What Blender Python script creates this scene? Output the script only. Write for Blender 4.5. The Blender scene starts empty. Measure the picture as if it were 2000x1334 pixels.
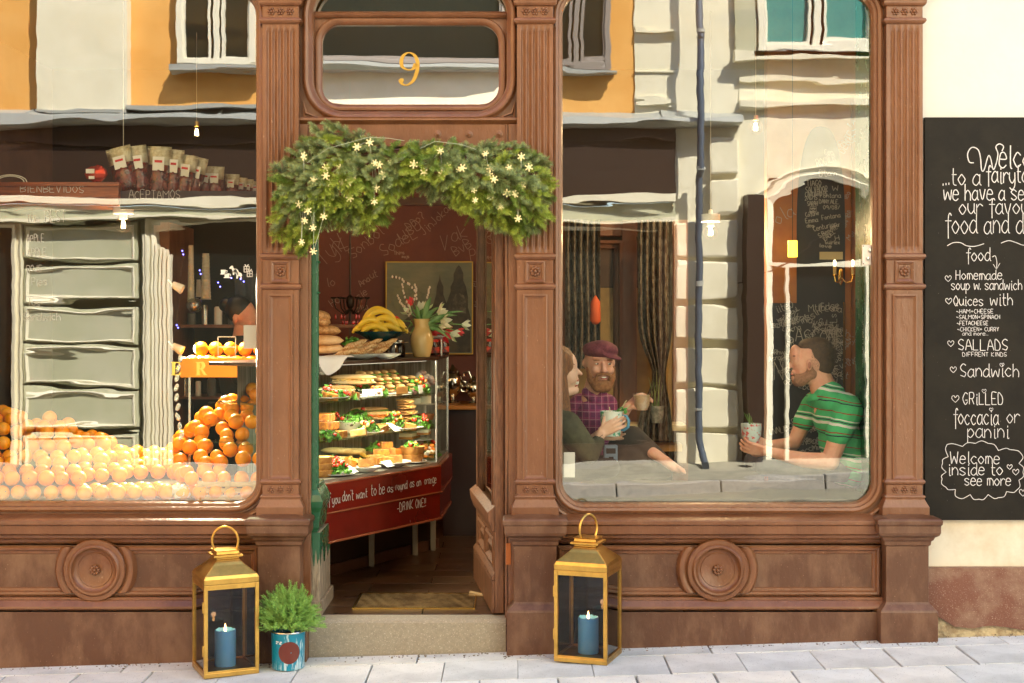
import bpy, math, random
from mathutils import Vector, Matrix, Euler, Quaternion
C = bpy.context.scene.collection
SC = bpy.context.scene
R_ = math.radians
rnd = random.Random(7)

# ------------------------------------------------------------------ camera
EYE = 1.60; DIST = 6.8; FPX = 2720.0
cam_d = bpy.data.cameras.new('camera'); cam = bpy.data.objects.new('camera', cam_d); C.objects.link(cam)
cam.location = (0, -DIST, EYE); cam.rotation_euler = (R_(90), 0, 0)
cam_d.sensor_width = 36; cam_d.lens = 36*FPX/2000; cam_d.shift_y = -0.0235
cam_d.clip_start = 0.05; cam_d.clip_end = 500
SC.camera = cam
# ------------------------------------------------------------------ light
SUN = Vector((0.66, 0.80, 1.17)).normalized()          # direction towards the sun
wd = bpy.data.worlds.new('World'); SC.world = wd; wd.use_nodes = True
wn = wd.node_tree.nodes; wl = wd.node_tree.links
sky = wn.new('ShaderNodeTexSky'); sky.sky_type = 'NISHITA'; sky.sun_disc = False
sky.sun_elevation = math.asin(SUN.z); sky.sun_rotation = math.atan2(SUN.x, SUN.y)
bg = wn['Background']; bg.inputs['Strength'].default_value = 0.14
wl.new(sky.outputs[0], bg.inputs['Color'])
sd = bpy.data.lights.new('sun', 'SUN'); sd.energy = 5.0; sd.angle = R_(0.5); sd.color = (1.0, 0.92, 0.79)
so = bpy.data.objects.new('sun', sd); C.objects.link(so)
so.rotation_euler = SUN.to_track_quat('Z', 'Y').to_euler(); so.location = (3, 8, 14)
SC.view_settings.view_transform = 'Standard'; SC.view_settings.look = 'None'
SC.view_settings.gamma = 1; SC.view_settings.use_curve_mapping = False
SC.view_settings.exposure = 2.35
SC.render.engine = 'CYCLES'
SC.cycles.use_denoising = True
SC.cycles.max_bounces = 10; SC.cycles.transparent_max_bounces = 16; SC.cycles.diffuse_bounces = 5
SC.cycles.glossy_bounces = 5; SC.cycles.sample_clamp_indirect = 6
SC.cycles.caustics_reflective = False; SC.cycles.caustics_refractive = False

# pixel of the 2000 px photograph -> metres at depth y behind the front's plane
def fx(px, y=0.0): return (px-1000)/FPX*(DIST+y)
def fz(py, y=0.0): return EYE-(py-620)/FPX*(DIST+y)
def P(px, py, y=0.0): return Vector((fx(px, y), y, fz(py, y)))
def gz(x): return -0.018+0.0315*x                       # the street climbs to the right
FLOOR = 0.1375

# ------------------------------------------------------------------ materials
_m = {}
def M(name, col=(.5,.5,.5), rough=.5, metal=0.0, spec=.5, col2=None, cs=4.0, cd=3.0, lo=.4, hi=.6,
      bump=0.0, bs=30.0, bdist=.002, stretch=(1,1,1), emit=None, es=0.0, sss=0.0, trans=0.0, coat=0.0,
      specks=None, spk=.7, sps=250.0, sheen=0.0):
    if name in _m: return _m[name]
    m = bpy.data.materials.new(name); m.use_nodes = True; _m[name] = m
    nt = m.node_tree; n = nt.nodes; l = nt.links; b = n['Principled BSDF']
    b.inputs['Base Color'].default_value = (*col, 1); b.inputs['Roughness'].default_value = rough
    b.inputs['Metallic'].default_value = metal; b.inputs['Specular IOR Level'].default_value = spec
    if coat: b.inputs['Coat Weight'].default_value = coat; b.inputs['Coat Roughness'].default_value = .15
    if sss:
        b.inputs['Subsurface Weight'].default_value = sss; b.inputs['Subsurface Scale'].default_value = .01
    if trans: b.inputs['Transmission Weight'].default_value = trans
    if sheen: b.inputs['Sheen Weight'].default_value = sheen
    if emit: b.inputs['Emission Color'].default_value = (*emit, 1); b.inputs['Emission Strength'].default_value = es
    tc = n.new('ShaderNodeTexCoord'); mp = n.new('ShaderNodeMapping'); mp.inputs['Scale'].default_value = stretch
    l.new(tc.outputs['Object'], mp.inputs['Vector'])
    out = None
    if col2:
        nz = n.new('ShaderNodeTexNoise'); nz.inputs['Scale'].default_value = cs; nz.inputs['Detail'].default_value = cd
        nz.inputs['Roughness'].default_value = .65
        l.new(mp.outputs[0], nz.inputs['Vector'])
        mr = n.new('ShaderNodeMapRange'); mr.inputs['From Min'].default_value = lo; mr.inputs['From Max'].default_value = hi
        l.new(nz.outputs['Fac'], mr.inputs['Value'])
        mx = n.new('ShaderNodeMix'); mx.data_type = 'RGBA'; mx.inputs['A'].default_value = (*col, 1); mx.inputs['B'].default_value = (*col2, 1)
        l.new(mr.outputs[0], mx.inputs['Factor']); out = mx.outputs['Result']
        rr = n.new('ShaderNodeMapRange'); rr.inputs['To Min'].default_value = max(.02, rough-.08); rr.inputs['To Max'].default_value = min(1, rough+.12)
        l.new(nz.outputs['Fac'], rr.inputs['Value']); l.new(rr.outputs[0], b.inputs['Roughness'])
    if specks:
        n2 = n.new('ShaderNodeTexNoise'); n2.inputs['Scale'].default_value = sps; n2.inputs['Detail'].default_value = 1
        l.new(mp.outputs[0], n2.inputs['Vector'])
        mr = n.new('ShaderNodeMapRange'); mr.inputs['From Min'].default_value = spk; mr.inputs['From Max'].default_value = spk+.04
        l.new(n2.outputs['Fac'], mr.inputs['Value'])
        mx = n.new('ShaderNodeMix'); mx.data_type = 'RGBA'; mx.inputs['A'].default_value = (*col, 1); mx.inputs['B'].default_value = (*specks, 1)
        if out: l.new(out, mx.inputs['A'])
        l.new(mr.outputs[0], mx.inputs['Factor']); out = mx.outputs['Result']
    if out: l.new(out, b.inputs['Base Color'])
    if bump:
        nb = n.new('ShaderNodeTexNoise'); nb.inputs['Scale'].default_value = bs; nb.inputs['Detail'].default_value = 4
        l.new(mp.outputs[0], nb.inputs['Vector'])
        bp = n.new('ShaderNodeBump'); bp.inputs['Strength'].default_value = bump; bp.inputs['Distance'].default_value = bdist
        l.new(nb.outputs['Fac'], bp.inputs['Height']); l.new(bp.outputs[0], b.inputs['Normal'])
    return m

def glass(name, tint=(.93,.97,.94), boost=2.0, base=.03, wave=0.0, sx=1.6, sz=7.0, rough=0.0):
    """thin pane: transparent + mirror, mixed by the angle of view"""
    if name in _m: return _m[name]
    m = bpy.data.materials.new(name); m.use_nodes = True; _m[name] = m
    nt = m.node_tree; n = nt.nodes; l = nt.links; n.remove(n['Principled BSDF'])
    o = n['Material Output']; t = n.new('ShaderNodeBsdfTransparent'); t.inputs['Color'].default_value = (*tint, 1)
    g = n.new('ShaderNodeBsdfGlossy'); g.inputs['Roughness'].default_value = rough; g.inputs['Color'].default_value = (1,1,.95,1)
    f = n.new('ShaderNodeLayerWeight'); pw = n.new('ShaderNodeMath'); pw.operation = 'POWER'; pw.inputs[1].default_value = 4
    l.new(f.outputs['Facing'], pw.inputs[0])
    ma = n.new('ShaderNodeMath'); ma.operation = 'MULTIPLY_ADD'; ma.use_clamp = True
    ma.inputs[1].default_value = .8; ma.inputs[2].default_value = base+.04*boost
    l.new(pw.outputs[0], ma.inputs[0]); mx = n.new('ShaderNodeMixShader')
    l.new(ma.outputs[0], mx.inputs[0]); l.new(t.outputs[0], mx.inputs[1]); l.new(g.outputs[0], mx.inputs[2]); l.new(mx.outputs[0], o.inputs[0])
    if wave:
        ge = n.new('ShaderNodeNewGeometry'); mp = n.new('ShaderNodeMapping'); mp.inputs['Scale'].default_value = (sx, 1, sz)
        l.new(ge.outputs['Position'], mp.inputs['Vector'])
        nz = n.new('ShaderNodeTexNoise'); nz.inputs['Scale'].default_value = 1; nz.inputs['Detail'].default_value = 2.5
        nz.inputs['Roughness'].default_value = .42
        l.new(mp.outputs[0], nz.inputs['Vector'])
        bp = n.new('ShaderNodeBump'); bp.inputs['Strength'].default_value = 1; bp.inputs['Distance'].default_value = wave
        l.new(nz.outputs['Fac'], bp.inputs['Height']); l.new(bp.outputs[0], g.inputs['Normal'])
    return m

def emis(name, col, s):
    return M(name, (.8,.8,.8), emit=col, es=s)

# ------------------------------------------------------------------ mesh builder
class MB:
    def __init__(s): s.v = []; s.f = []
    def add(s, vs, fs):
        o = len(s.v); s.v += [tuple(v) for v in vs]; s.f += [tuple(i+o for i in f) for f in fs]; return s
    def box(s, x0, x1, y0, y1, z0, z1):
        if x0 > x1: x0, x1 = x1, x0
        if y0 > y1: y0, y1 = y1, y0
        if z0 > z1: z0, z1 = z1, z0
        return s.add([(x0,y0,z0),(x1,y0,z0),(x1,y1,z0),(x0,y1,z0),(x0,y0,z1),(x1,y0,z1),(x1,y1,z1),(x0,y1,z1)],
                     [(0,3,2,1),(4,5,6,7),(0,1,5,4),(1,2,6,5),(2,3,7,6),(3,0,4,7)])
    def obox(s, c, ux, uy, uz, hx, hy, hz):
        c = Vector(c); ux, uy, uz = Vector(ux).normalized()*hx, Vector(uy).normalized()*hy, Vector(uz).normalized()*hz
        vs = [c+a*ux+b*uy+d*uz for d in (-1,1) for a, b in ((-1,-1),(1,-1),(1,1),(-1,1))]
        return s.add(vs, [(0,3,2,1),(4,5,6,7),(0,1,5,4),(1,2,6,5),(2,3,7,6),(3,0,4,7)])
    def loft(s, rings, closed=True, cap0=True, cap1=True):
        n = len(rings[0]); vs = [p for r in rings for p in r]; fs = []
        for i in range(len(rings)-1):
            for j in range(n if closed else n-1):
                k = (j+1) % n
                fs.append((i*n+j, i*n+k, (i+1)*n+k, (i+1)*n+j))
        if cap0: fs.append(tuple(range(n-1, -1, -1)))
        if cap1: fs.append(tuple(range((len(rings)-1)*n, len(rings)*n)))
        return s.add(vs, fs)
    def stack(s, x0, x1, yf, yb, prof):
        """rectangular plan lofted up a profile of (out, z): mitred mouldings on front and both sides"""
        return s.loft([[(x0-o, yf-o, z), (x1+o, yf-o, z), (x1+o, yb, z), (x0-o, yb, z)] for o, z in prof])
    def exx(s, prof, x0, x1):
        """(y,z) profile extruded along x"""
        return s.loft([[(x0, y, z) for y, z in prof], [(x1, y, z) for y, z in prof]])
    def tube(s, pts, r, n=8, cap=True):
        pts = [Vector(p) for p in pts]; rr = r if isinstance(r, (list, tuple)) else [r]*len(pts)
        rings = []; up = None
        for i, p in enumerate(pts):
            t = (pts[min(i+1, len(pts)-1)]-pts[max(i-1, 0)])
            t = t.normalized() if t.length > 1e-9 else Vector((0,0,1))
            if up is None: up = Vector((0,0,1)) if abs(t.z) < .9 else Vector((1,0,0))
            a = t.cross(up)
            a = a.normalized() if a.length > 1e-6 else t.orthogonal().normalized()
            b = a.cross(t).normalized(); up = b
            rings.append([p+(a*math.cos(q)+b*math.sin(q))*rr[i] for q in [2*math.pi*k/n for k in range(n)]])
        return s.loft(rings, cap0=cap, cap1=cap)
    def lathe(s, prof, c=(0,0,0), n=24, axis='Z', sx=1, sy=1, cap0=True, cap1=True):
        """(r, h) profile round an axis through c"""
        c = Vector(c); rings = []
        for r, h in prof:
            ring = []
            for k in range(n):
                q = 2*math.pi*k/n; a, b = r*sx*math.cos(q), r*sy*math.sin(q)
                ring.append(c+(Vector((a, b, h)) if axis == 'Z' else Vector((a, h, -b)) if axis == 'Y' else Vector((h, a, b))))
            rings.append(ring)
        return s.loft(rings, cap0=cap0, cap1=cap1)
    def ell(s, c, r, n=10, m=7, rot=None, noise=0.0, seed=0):
        c = Vector(c); q = random.Random(seed); r = (r, r, r) if not isinstance(r, (tuple, list)) else r
        rings = []
        for i in range(m+1):
            th = math.pi*min(max(i/m, .02), .98); ring = []
            for k in range(n):
                ph = 2*math.pi*k/n; v = Vector((math.sin(th)*math.cos(ph)*r[0], math.sin(th)*math.sin(ph)*r[1], -math.cos(th)*r[2]))
                if noise: v *= 1+q.uniform(-noise, noise)
                if rot: v = rot @ v
                ring.append(c+v)
            rings.append(ring)
        return s.loft(rings)
    def sweep(s, path, prof, closed=True, y=0.0):
        """path: (x,z) points, prof: (outward offset, y); outward = right of travel (path goes clockwise = outside)"""
        n = len(path); rings = []
        for i, (x, z) in enumerate(path):
            a = path[(i-1) % n] if closed or i else path[i]; b = path[(i+1) % n] if closed or i < n-1 else path[i]
            p = Vector((x, z)); d1 = (p-Vector(a)); d2 = (Vector(b)-p)
            d1 = d1.normalized() if d1.length > 1e-9 else d2.normalized()
            d2 = d2.normalized() if d2.length > 1e-9 else d1
            n1 = Vector((-d1.y, d1.x)); n2 = Vector((-d2.y, d2.x)); nn = n1+n2
            nn = nn.normalized() if nn.length > 1e-6 else n1
            k = 1/max(.35, nn.dot(n1))
            rings.append([(x+nn.x*o*k, y+yy, z+nn.y*o*k) for o, yy in prof])
        m = len(prof); vs = [p for r in rings for p in r]; fs = []
        for i in range(n if closed else n-1):
            for j in range(m-1):
                k = (i+1) % n
                fs.append((i*m+j, i*m+j+1, k*m+j+1, k*m+j))
        return s.add(vs, fs)
    def build(s, name, m, parent=None, smooth=False, bevel=0.0, seg=2, kind=None, label=None, loc=None, rot=None):
        me = bpy.data.meshes.new(name); me.from_pydata(s.v, [], s.f); me.validate(); me.update()
        import bmesh
        bm = bmesh.new(); bm.from_mesh(me); bmesh.ops.recalc_face_normals(bm, faces=bm.faces); bm.to_mesh(me); bm.free()
        me.materials.append(m)
        if smooth:
            for p in me.polygons: p.use_smooth = True
            if smooth != 'all':
                me.set_sharp_from_angle(angle=R_(38))
        o = bpy.data.objects.new(name, me); C.objects.link(o); o.parent = parent
        if bevel:
            b = o.modifiers.new('b', 'BEVEL'); b.width = bevel; b.segments = seg; b.limit_method = 'ANGLE'; b.angle_limit = R_(35)
            b.harden_normals = False
        if kind: o['kind'] = kind
        if label: o['label'] = label
        if loc is not None: o.location = loc
        if rot is not None: o.rotation_euler = rot
        return o

def tag(o, label=None, cat=None, group=None, kind=None):
    if label: o['label'] = label
    if cat: o['category'] = cat
    if group: o['group'] = group
    if kind: o['kind'] = kind
    return o
def empty(name, loc=(0,0,0), label=None, cat=None, group=None, rz=0.0, parent=None):
    o = bpy.data.objects.new(name, None); C.objects.link(o); o.location = loc; o.rotation_euler = (0, 0, rz); o.parent = parent
    return tag(o, label, cat, group)
def copy_tree(o, parent=None):
    c = o.copy(); C.objects.link(c); c.parent = parent
    for ch in list(o.children): copy_tree(ch, c)
    return c

def rrect(x0, x1, z0, z1, r, n=8, rt=None):
    """rounded rectangle, counter-clockwise seen from -y?  order chosen so that sweep()'s offset points outwards"""
    rt = r if rt is None else rt; pts = []
    for cx, cz, a0, rr in ((x1-rt, z1-rt, 90, rt), (x1-r, z0+r, 0, r), (x0+r, z0+r, -90, r), (x0+rt, z1-rt, 180, rt)):
        for i in range(n+1):
            a = R_(a0-90*i/n); pts.append((cx+rr*math.cos(a), cz+rr*math.sin(a)))
    return pts

# ------------------------------------------------------------------ handwriting: single-stroke letters
G = {
'a':'442503012042|454150','b':'0800|032543422001','c':'442503022041','d':'442503012042|484150','e':'0343351503012041',
'f':'4738262b|0545','g':'442503012042|454a2c0b','h':'0800|03254340','i':'151020|1617','j':'252a1c0b|2627','k':'0800|450240',
'l':'181120','m':'0500|03152420|24355350','n':'0500|03254340','o':'25030220424325','p':'050c|032543422001','q':'442503012042|454c',
'r':'0500|032544','s':'4425041332412001','t':'181130|0535','u':'05022042|454150','v':'052045','w':'0510345065','x':'0540|4500',
'y':'05022042|454a2c0b','z':'05450040',
'A':'002850|1343','B':'00083745044341|4100','C':'472805032041','D':'000836433000','E':'480800|0040|0434','F':'480800|0434',
'G':'472805032042|4323','H':'0800|4840|0444','I':'1810','J':'38322001','K':'0800|480340','L':'0800|0040','M':'0008|0834|3468|6860',
'N':'0008|0840|4048','O':'28050320434528','P':'0008|0838463404','R':'0008|0838463404|2440','S':'47280614334230|3001','T':'0848|2820',
'U':'0802204248','V':'0820|2048','W':'0810|1035|3550|5068','X':'0840|4800','Y':'0824|4824|2420','Z':'0848|4800|0040','Q':'28050320434528|2240',
'0':'28050320434528','1':'0628|2820','2':'062846440040','3':'072846244341200 1'.replace(' ',''),'4':'3038|3803|0353','5':'4808|0805|0534422001',
'6':'48050220423403','7':'0848|4810','8':'24062846240220422 4'.replace(' ',''),'9':'46280624464640','.':'0001',',':'0a10','\'':'0807','!':'0803|0001','-':'0333',
'+':'0444|2622','/':'0048','~':'03142342','*':'204507362526075520','(':'28050320',')':'08252300','?':'0728462320','&':'4007284601204 3'.replace(' ',''),
}
ADV = {'i':3,'l':3,'I':3,'m':6.4,'w':7.2,'M':7.4,'W':7.6,'.':1.8,',':2,'\'':1.6,' ':3.6,'t':4.2,'f':4.6,'-':4.4,'/':5,'~':5.4,'!':2,'j':3.6,'r':4.6,'1':3.6,'A':6,'4':6,'*':6.5}
def _yc(c): return {'a':-1,'b':-2,'c':-3}.get(c, None) if c in 'abc' else int(c)
def strokes(text, q=None, jit=0.0):
    out = []; x = 0
    for ch in text:
        if ch in G:
            dy = q.uniform(-jit, jit) if q else 0; sc = 1+(q.uniform(-jit, jit)*.12 if q else 0)
            for st in G[ch].split('|'):
                pts = [(x+int(st[i])*sc, (_yc(st[i+1]))*sc+dy) for i in range(0, len(st)-1, 2)]
                out.append(pts)
        x += ADV.get(ch, 5.6)
    return out, max(x-1.4, 1)
def crom(p, k=4):
    if len(p) < 3: return p
    r = []
    for i in range(len(p)-1):
        a, b, c, d = p[max(i-1, 0)], p[i], p[i+1], p[min(i+2, len(p)-1)]
        for j in range(k):
            t = j/k
            r.append(tuple(.5*((2*b[m])+(-a[m]+c[m])*t+(2*a[m]-5*b[m]+4*c[m]-d[m])*t*t+(-a[m]+3*b[m]-3*c[m]+d[m])*t**3) for m in range(2)))
    r.append(p[-1]); return r
def ribbon(mb, pts, org, ux, uz, w, wf=None):
    org = Vector(org); n = len(pts); L = []; Rr = []
    if n == 1: return
    for i in range(n):
        a = pts[max(i-1, 0)]; b = pts[min(i+1, n-1)]; dx, dz = b[0]-a[0], b[1]-a[1]; d = math.hypot(dx, dz) or 1
        nx, nz = -dz/d, dx/d; ww = (wf(i/(n-1), dx/d, dz/d) if wf else w)/2
        L.append(org+ux*(pts[i][0]+nx*ww)+uz*(pts[i][1]+nz*ww)); Rr.append(org+ux*(pts[i][0]-nx*ww)+uz*(pts[i][1]-nz*ww))
    mb.add(L+Rr, [(i, i+1, n+i+1, n+i) for i in range(n-1)])
def write(mb, text, org, ux, uz, h, width=None, w=.003, q=None, jit=.0, slant=0.0):
    """text at org (baseline left), ux/uz unit vectors, cap height h metres, fitted to width"""
    ss, tot = strokes(text, q, jit); k = h/8; kx = width/tot if width else k*.95
    ux = Vector(ux).normalized(); uz = Vector(uz).normalized()
    for st in ss:
        pts = crom([(x*kx+slant*y*k, y*k) for x, y in st])
        if len(pts) == 2 and math.hypot(pts[0][0]-pts[1][0], pts[0][1]-pts[1][1]) < 1e-5: continue
        ribbon(mb, pts, org, ux, uz, w)
XU = Vector((1,0,0)); ZU = Vector((0,0,1))
# ------------------------------------------------------------------ colours
BROWN = M('brown_gloss_paint', (.150,.057,.022), .34, col2=(.205,.086,.038), cs=5, cd=9, lo=.38, hi=.62, bump=.8, bs=44, bdist=.005, stretch=(1,1,.4), coat=.10, specks=(.30,.17,.10), spk=.75, sps=130)
BROWN2 = M('brown_paint_worn', (.098,.038,.016), .44, col2=(.185,.095,.052), stretch=(1,1,.5), cs=7, cd=12, lo=.44, hi=.66, bump=.55, bs=48, bdist=.004, specks=(.24,.14,.09), spk=.735, sps=190)
DBROWN = M('dark_brown_paint', (.085,.035,.018), .4, bump=.3, bs=40)
GREEN = M('dark_green_paint', (.012,.085,.035), .25, col2=(.02,.11,.05), cs=6, bump=.4, bs=30, bdist=.003)
BARE = M('bare_grey_wood', (.30,.25,.18), .8, col2=(.16,.13,.09), cs=14, stretch=(6,6,1), bump=.5, bs=40)
OAK = M('worn_oak', (.20,.085,.038), .5, col2=(.11,.045,.02), cs=9, stretch=(8,8,1), bump=.3, bs=40)
CREAM = M('cream_plaster', (.66,.63,.565), .9, col2=(.71,.69,.635), cs=2.2, cd=7, lo=.3, hi=.7, bump=.35, bs=7, bdist=.008)
CREAM_LOW = M('cream_plaster_stained', (.56,.47,.34), .9, col2=(.70,.63,.51), cs=4, cd=6, lo=.35, hi=.6, bump=.35, bs=12, bdist=.006)
PLINTH = M('red_render_plinth', (.17,.07,.045), .85, col2=(.29,.19,.13), cs=4.5, cd=9, lo=.45, hi=.70, bump=.7, bs=60, bdist=.005, specks=(.36,.24,.18), spk=.66, sps=220)
BROKEN = M('broken_lime_render', (.62,.52,.34), .95, col2=(.36,.27,.17), cs=20, bump=1, bs=45, bdist=.012)
GRANITE = M('granite_step', (.33,.285,.21), .75, col2=(.25,.215,.16), cs=60, cd=4, lo=.3, hi=.7, bump=.4, bs=150, specks=(.44,.40,.32), spk=.64, sps=160)
PANE = glass('window_glass', (.94,.97,.94), 2.0, .10, wave=.0008, sx=1.2, sz=5.5)
PANE2 = glass('transom_glass', (.80,.82,.74), 2.0, .22, wave=.0012, sx=.9, sz=3.0)
DARK = M('dark_void', (.012,.009,.007), .8)

cafe = empty('cafe_building', (0,0,0), 'brown painted cast front of the cafe with fluted pilasters and two large windows', 'shopfront')

PX = {'a': -2.62-.175, 'b': -1.122, 'c': .112, 'd': 1.903}
TOP = 3.45

def ring_fill(mb, path, x0, x1, z0, z1, y):
    """flat plate at depth y between a rounded opening and a rectangle"""
    n = len(path); m = n//4; cor = [(x1, z1), (x1, z0), (x0, z0), (x0, z1)]
    out = [cor[i//m] for i in range(n)]
    vs = [(x, y, z) for x, z in path]+[(x, y, z) for x, z in out]
    fs = []
    for i in range(n):
        k = (i+1) % n
        fs.append((i, k, n+k, n+i) if out[i] != out[k] else (i, k, n+i))
    mb.add(vs, fs)

def rosette(name, c, r, parent, mat=None, n=8):
    b = MB(); c = Vector(c)
    for k in range(n):
        a = 2*math.pi*k/n
        b.ell(c+Vector((math.cos(a)*r*.62, 0, math.sin(a)*r*.62)), (r*.34, r*.35, r*.34), 8, 5)
    b.ell(c+Vector((0, -r*.18, 0)), (r*.36, r*.42, r*.36), 8, 6)
    return b.build(name, mat or BROWN, parent, smooth='all')

def pilaster(cx, rz=True):
    Y = -.055
    zz = lambda py: fz(py, Y)
    zp = lambda py: fz(py, -.12)
    g = gz(cx)-.05
    b = MB(); h = .088
    # pedestal
    prof = [(.035, g), (.035, zp(1196)), (.030, zp(1192)), (.006, zp(1182)), (0, zp(1178)), (0, zp(1068)), (.008, zp(1066)), (.010, zp(1058)),
            (.018, zp(1056)), (.024, zp(1050)), (.040, zp(1046)), (.046, zp(1040)), (.046, zp(1026)), (.052, zp(1024)), (.054, zp(1016)), (.046, zp(1013)), (-.03, zp(1006))]
    b.stack(cx-.103, cx+.103, -.098, .02, prof)
    base = b.build('pilaster', BROWN2, cafe, bevel=.003)
    # shaft base and panelled section
    b = MB()
    b.stack(cx-h, cx+h, -.05, .02, [(.026, zz(1013)), (.026, zz(990)), (.022, zz(987)), (.008, zz(976)), (.008, zz(973)), (.012, zz(971)), (.008, zz(968)), (0, zz(966)), (0, zz(947)),
        (.008, zz(945)), (.012, zz(941)), (.006, zz(937)), (0, zz(936)), (0, zz(566)), (.008, zz(564)), (.014, zz(560)), (.012, zz(556)), (0, zz(553)),
        (0, zz(508)), (.006, zz(506)), (.014, zz(502)), (.012, zz(497)), (0, zz(494))])
    b.build('shaft_base', BROWN, base, bevel=.002)
    b = MB()
    b.sweep([(cx-.046, zz(580)), (cx+.046, zz(580)), (cx+.046, zz(932)), (cx-.046, zz(932))],
            [(.014, .004), (.014, -.008), (.006, -.010), (0, -.004), (-.012, .0025)], y=-.05)
    b.build('panel_moulding', BROWN, base)
    b = MB()
    b.sweep([(cx-.036, zz(514)), (cx+.036, zz(514)), (cx+.036, zz(547)), (cx-.036, zz(547))],
            [(.012, .004), (.012, -.008), (.006, -.010), (-.004, -.004), (-.010, .002)], y=-.05)
    b.build('rosette_frame', BROWN, base)
    rosette('rosette', (cx, -.052, zz(530)), .028, base)
    for k in (-1, 0, 1):
        rosette('rosette', (cx+k*.045, -.051, zz(957)), .019, base, n=6)
        rosette('rosette', (cx+k*.045, -.051, zz(22)), .021, base, n=6)
    # fluted shaft: plan section with four flutes that die out towards both ends
    def sec(z, d):
        p = [(cx-h, .02), (cx-h, -.05), (cx-h+.016, -.05)]
        w = (2*h-.032)/5
        for k in range(5):
            x = cx-h+.016+k*w
            for t in (.12, .3, .5, .7, .88): p.append((x+w*t, -.05+d*math.sin(math.pi*(t-.1)/.8)))
            p.append((x+w, -.05))
        p += [(cx+h, -.05), (cx+h, .02)]
        return [(x, y, z) for x, y in p]
    b = MB(); zs = [(495, 0), (488, .004), (480, .011), (62, .011), (54, .004), (47, 0)]
    b.loft([sec(zz(py), d) for py, d in zs], cap0=False, cap1=False)
    b.build('fluted_shaft', BROWN, base)
    b = MB()
    b.stack(cx-h, cx+h, -.05, .02, [(0, zz(47)), (.010, zz(44)), (.016, zz(40)), (.012, zz(36)), (0, zz(34)), (0, zz(12)), (.010, zz(10)), (.016, zz(6)), (.016, zz(2)), (.03, zz(-10)), (.045, zz(-24)), (.05, zz(-40)), (.05, TOP+.1)])
    b.build('capital', BROWN, base, bevel=.002)
for k in 'abcd': pilaster(PX[k])

# ---------------------------------------------------------------- the two display windows
FRAMEPROF = [(0, .05), (0, .018), (.006, .006), (.018, .002), (.022, -.014), (.034, -.020), (.044, -.016), (.047, -.004), (.056, -.004), (.060, .002), (.066, .004)]
def window(x0, x1, zb, zt, r, X0, X1, Z0):
    path = rrect(x0, x1, zb, zt, r, 10)
    b = MB(); b.sweep(path, FRAMEPROF)
    fr = b.build('window_frame', BROWN, cafe, smooth=True)
    b = MB(); b.sweep(path, [(.068, .0), (.072, -.010), (.082, -.014), (.090, -.008), (.092, .0)])
    b.build('outer_moulding', BROWN, fr, smooth=True)
    b = MB(); ring_fill(b, [p for p in rrect(x0-.06, x1+.06, zb-.06, zt+.06, r+.06, 10)], X0, X1, Z0, TOP, .0015)
    b.build('frame_backing', BROWN2, fr)
    b = MB(); b.add([(x, .048, z) for x, z in path], [tuple(range(len(path)))])
    b.build('window_glass', PANE, fr)
    return fr
ZB = fz(981, .0)
wl_ = window(fx(-130), fx(499), ZB, fz(-12), .105, PX['a'], PX['b'], fz(1008))
wr_ = window(fx(1099), fx(1705), fz(983), fz(-12), .105, PX['c'], PX['d'], fz(1008))
# iron eyes screwed in beside the capitals
for px, py in ((514, 50), (1080, 48)):
    b = MB(); q = P(px, py, -.02)
    b.tube([q+Vector((math.cos(a)*.011, -.004, math.sin(a)*.011)) for a in [i*math.pi/6 for i in range(13)]], .004, 6)
    b.tube([q, q+Vector((0, .02, 0))], .005, 6)
    b.build('eye_bolt', DBROWN, cafe, smooth=True)

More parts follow.
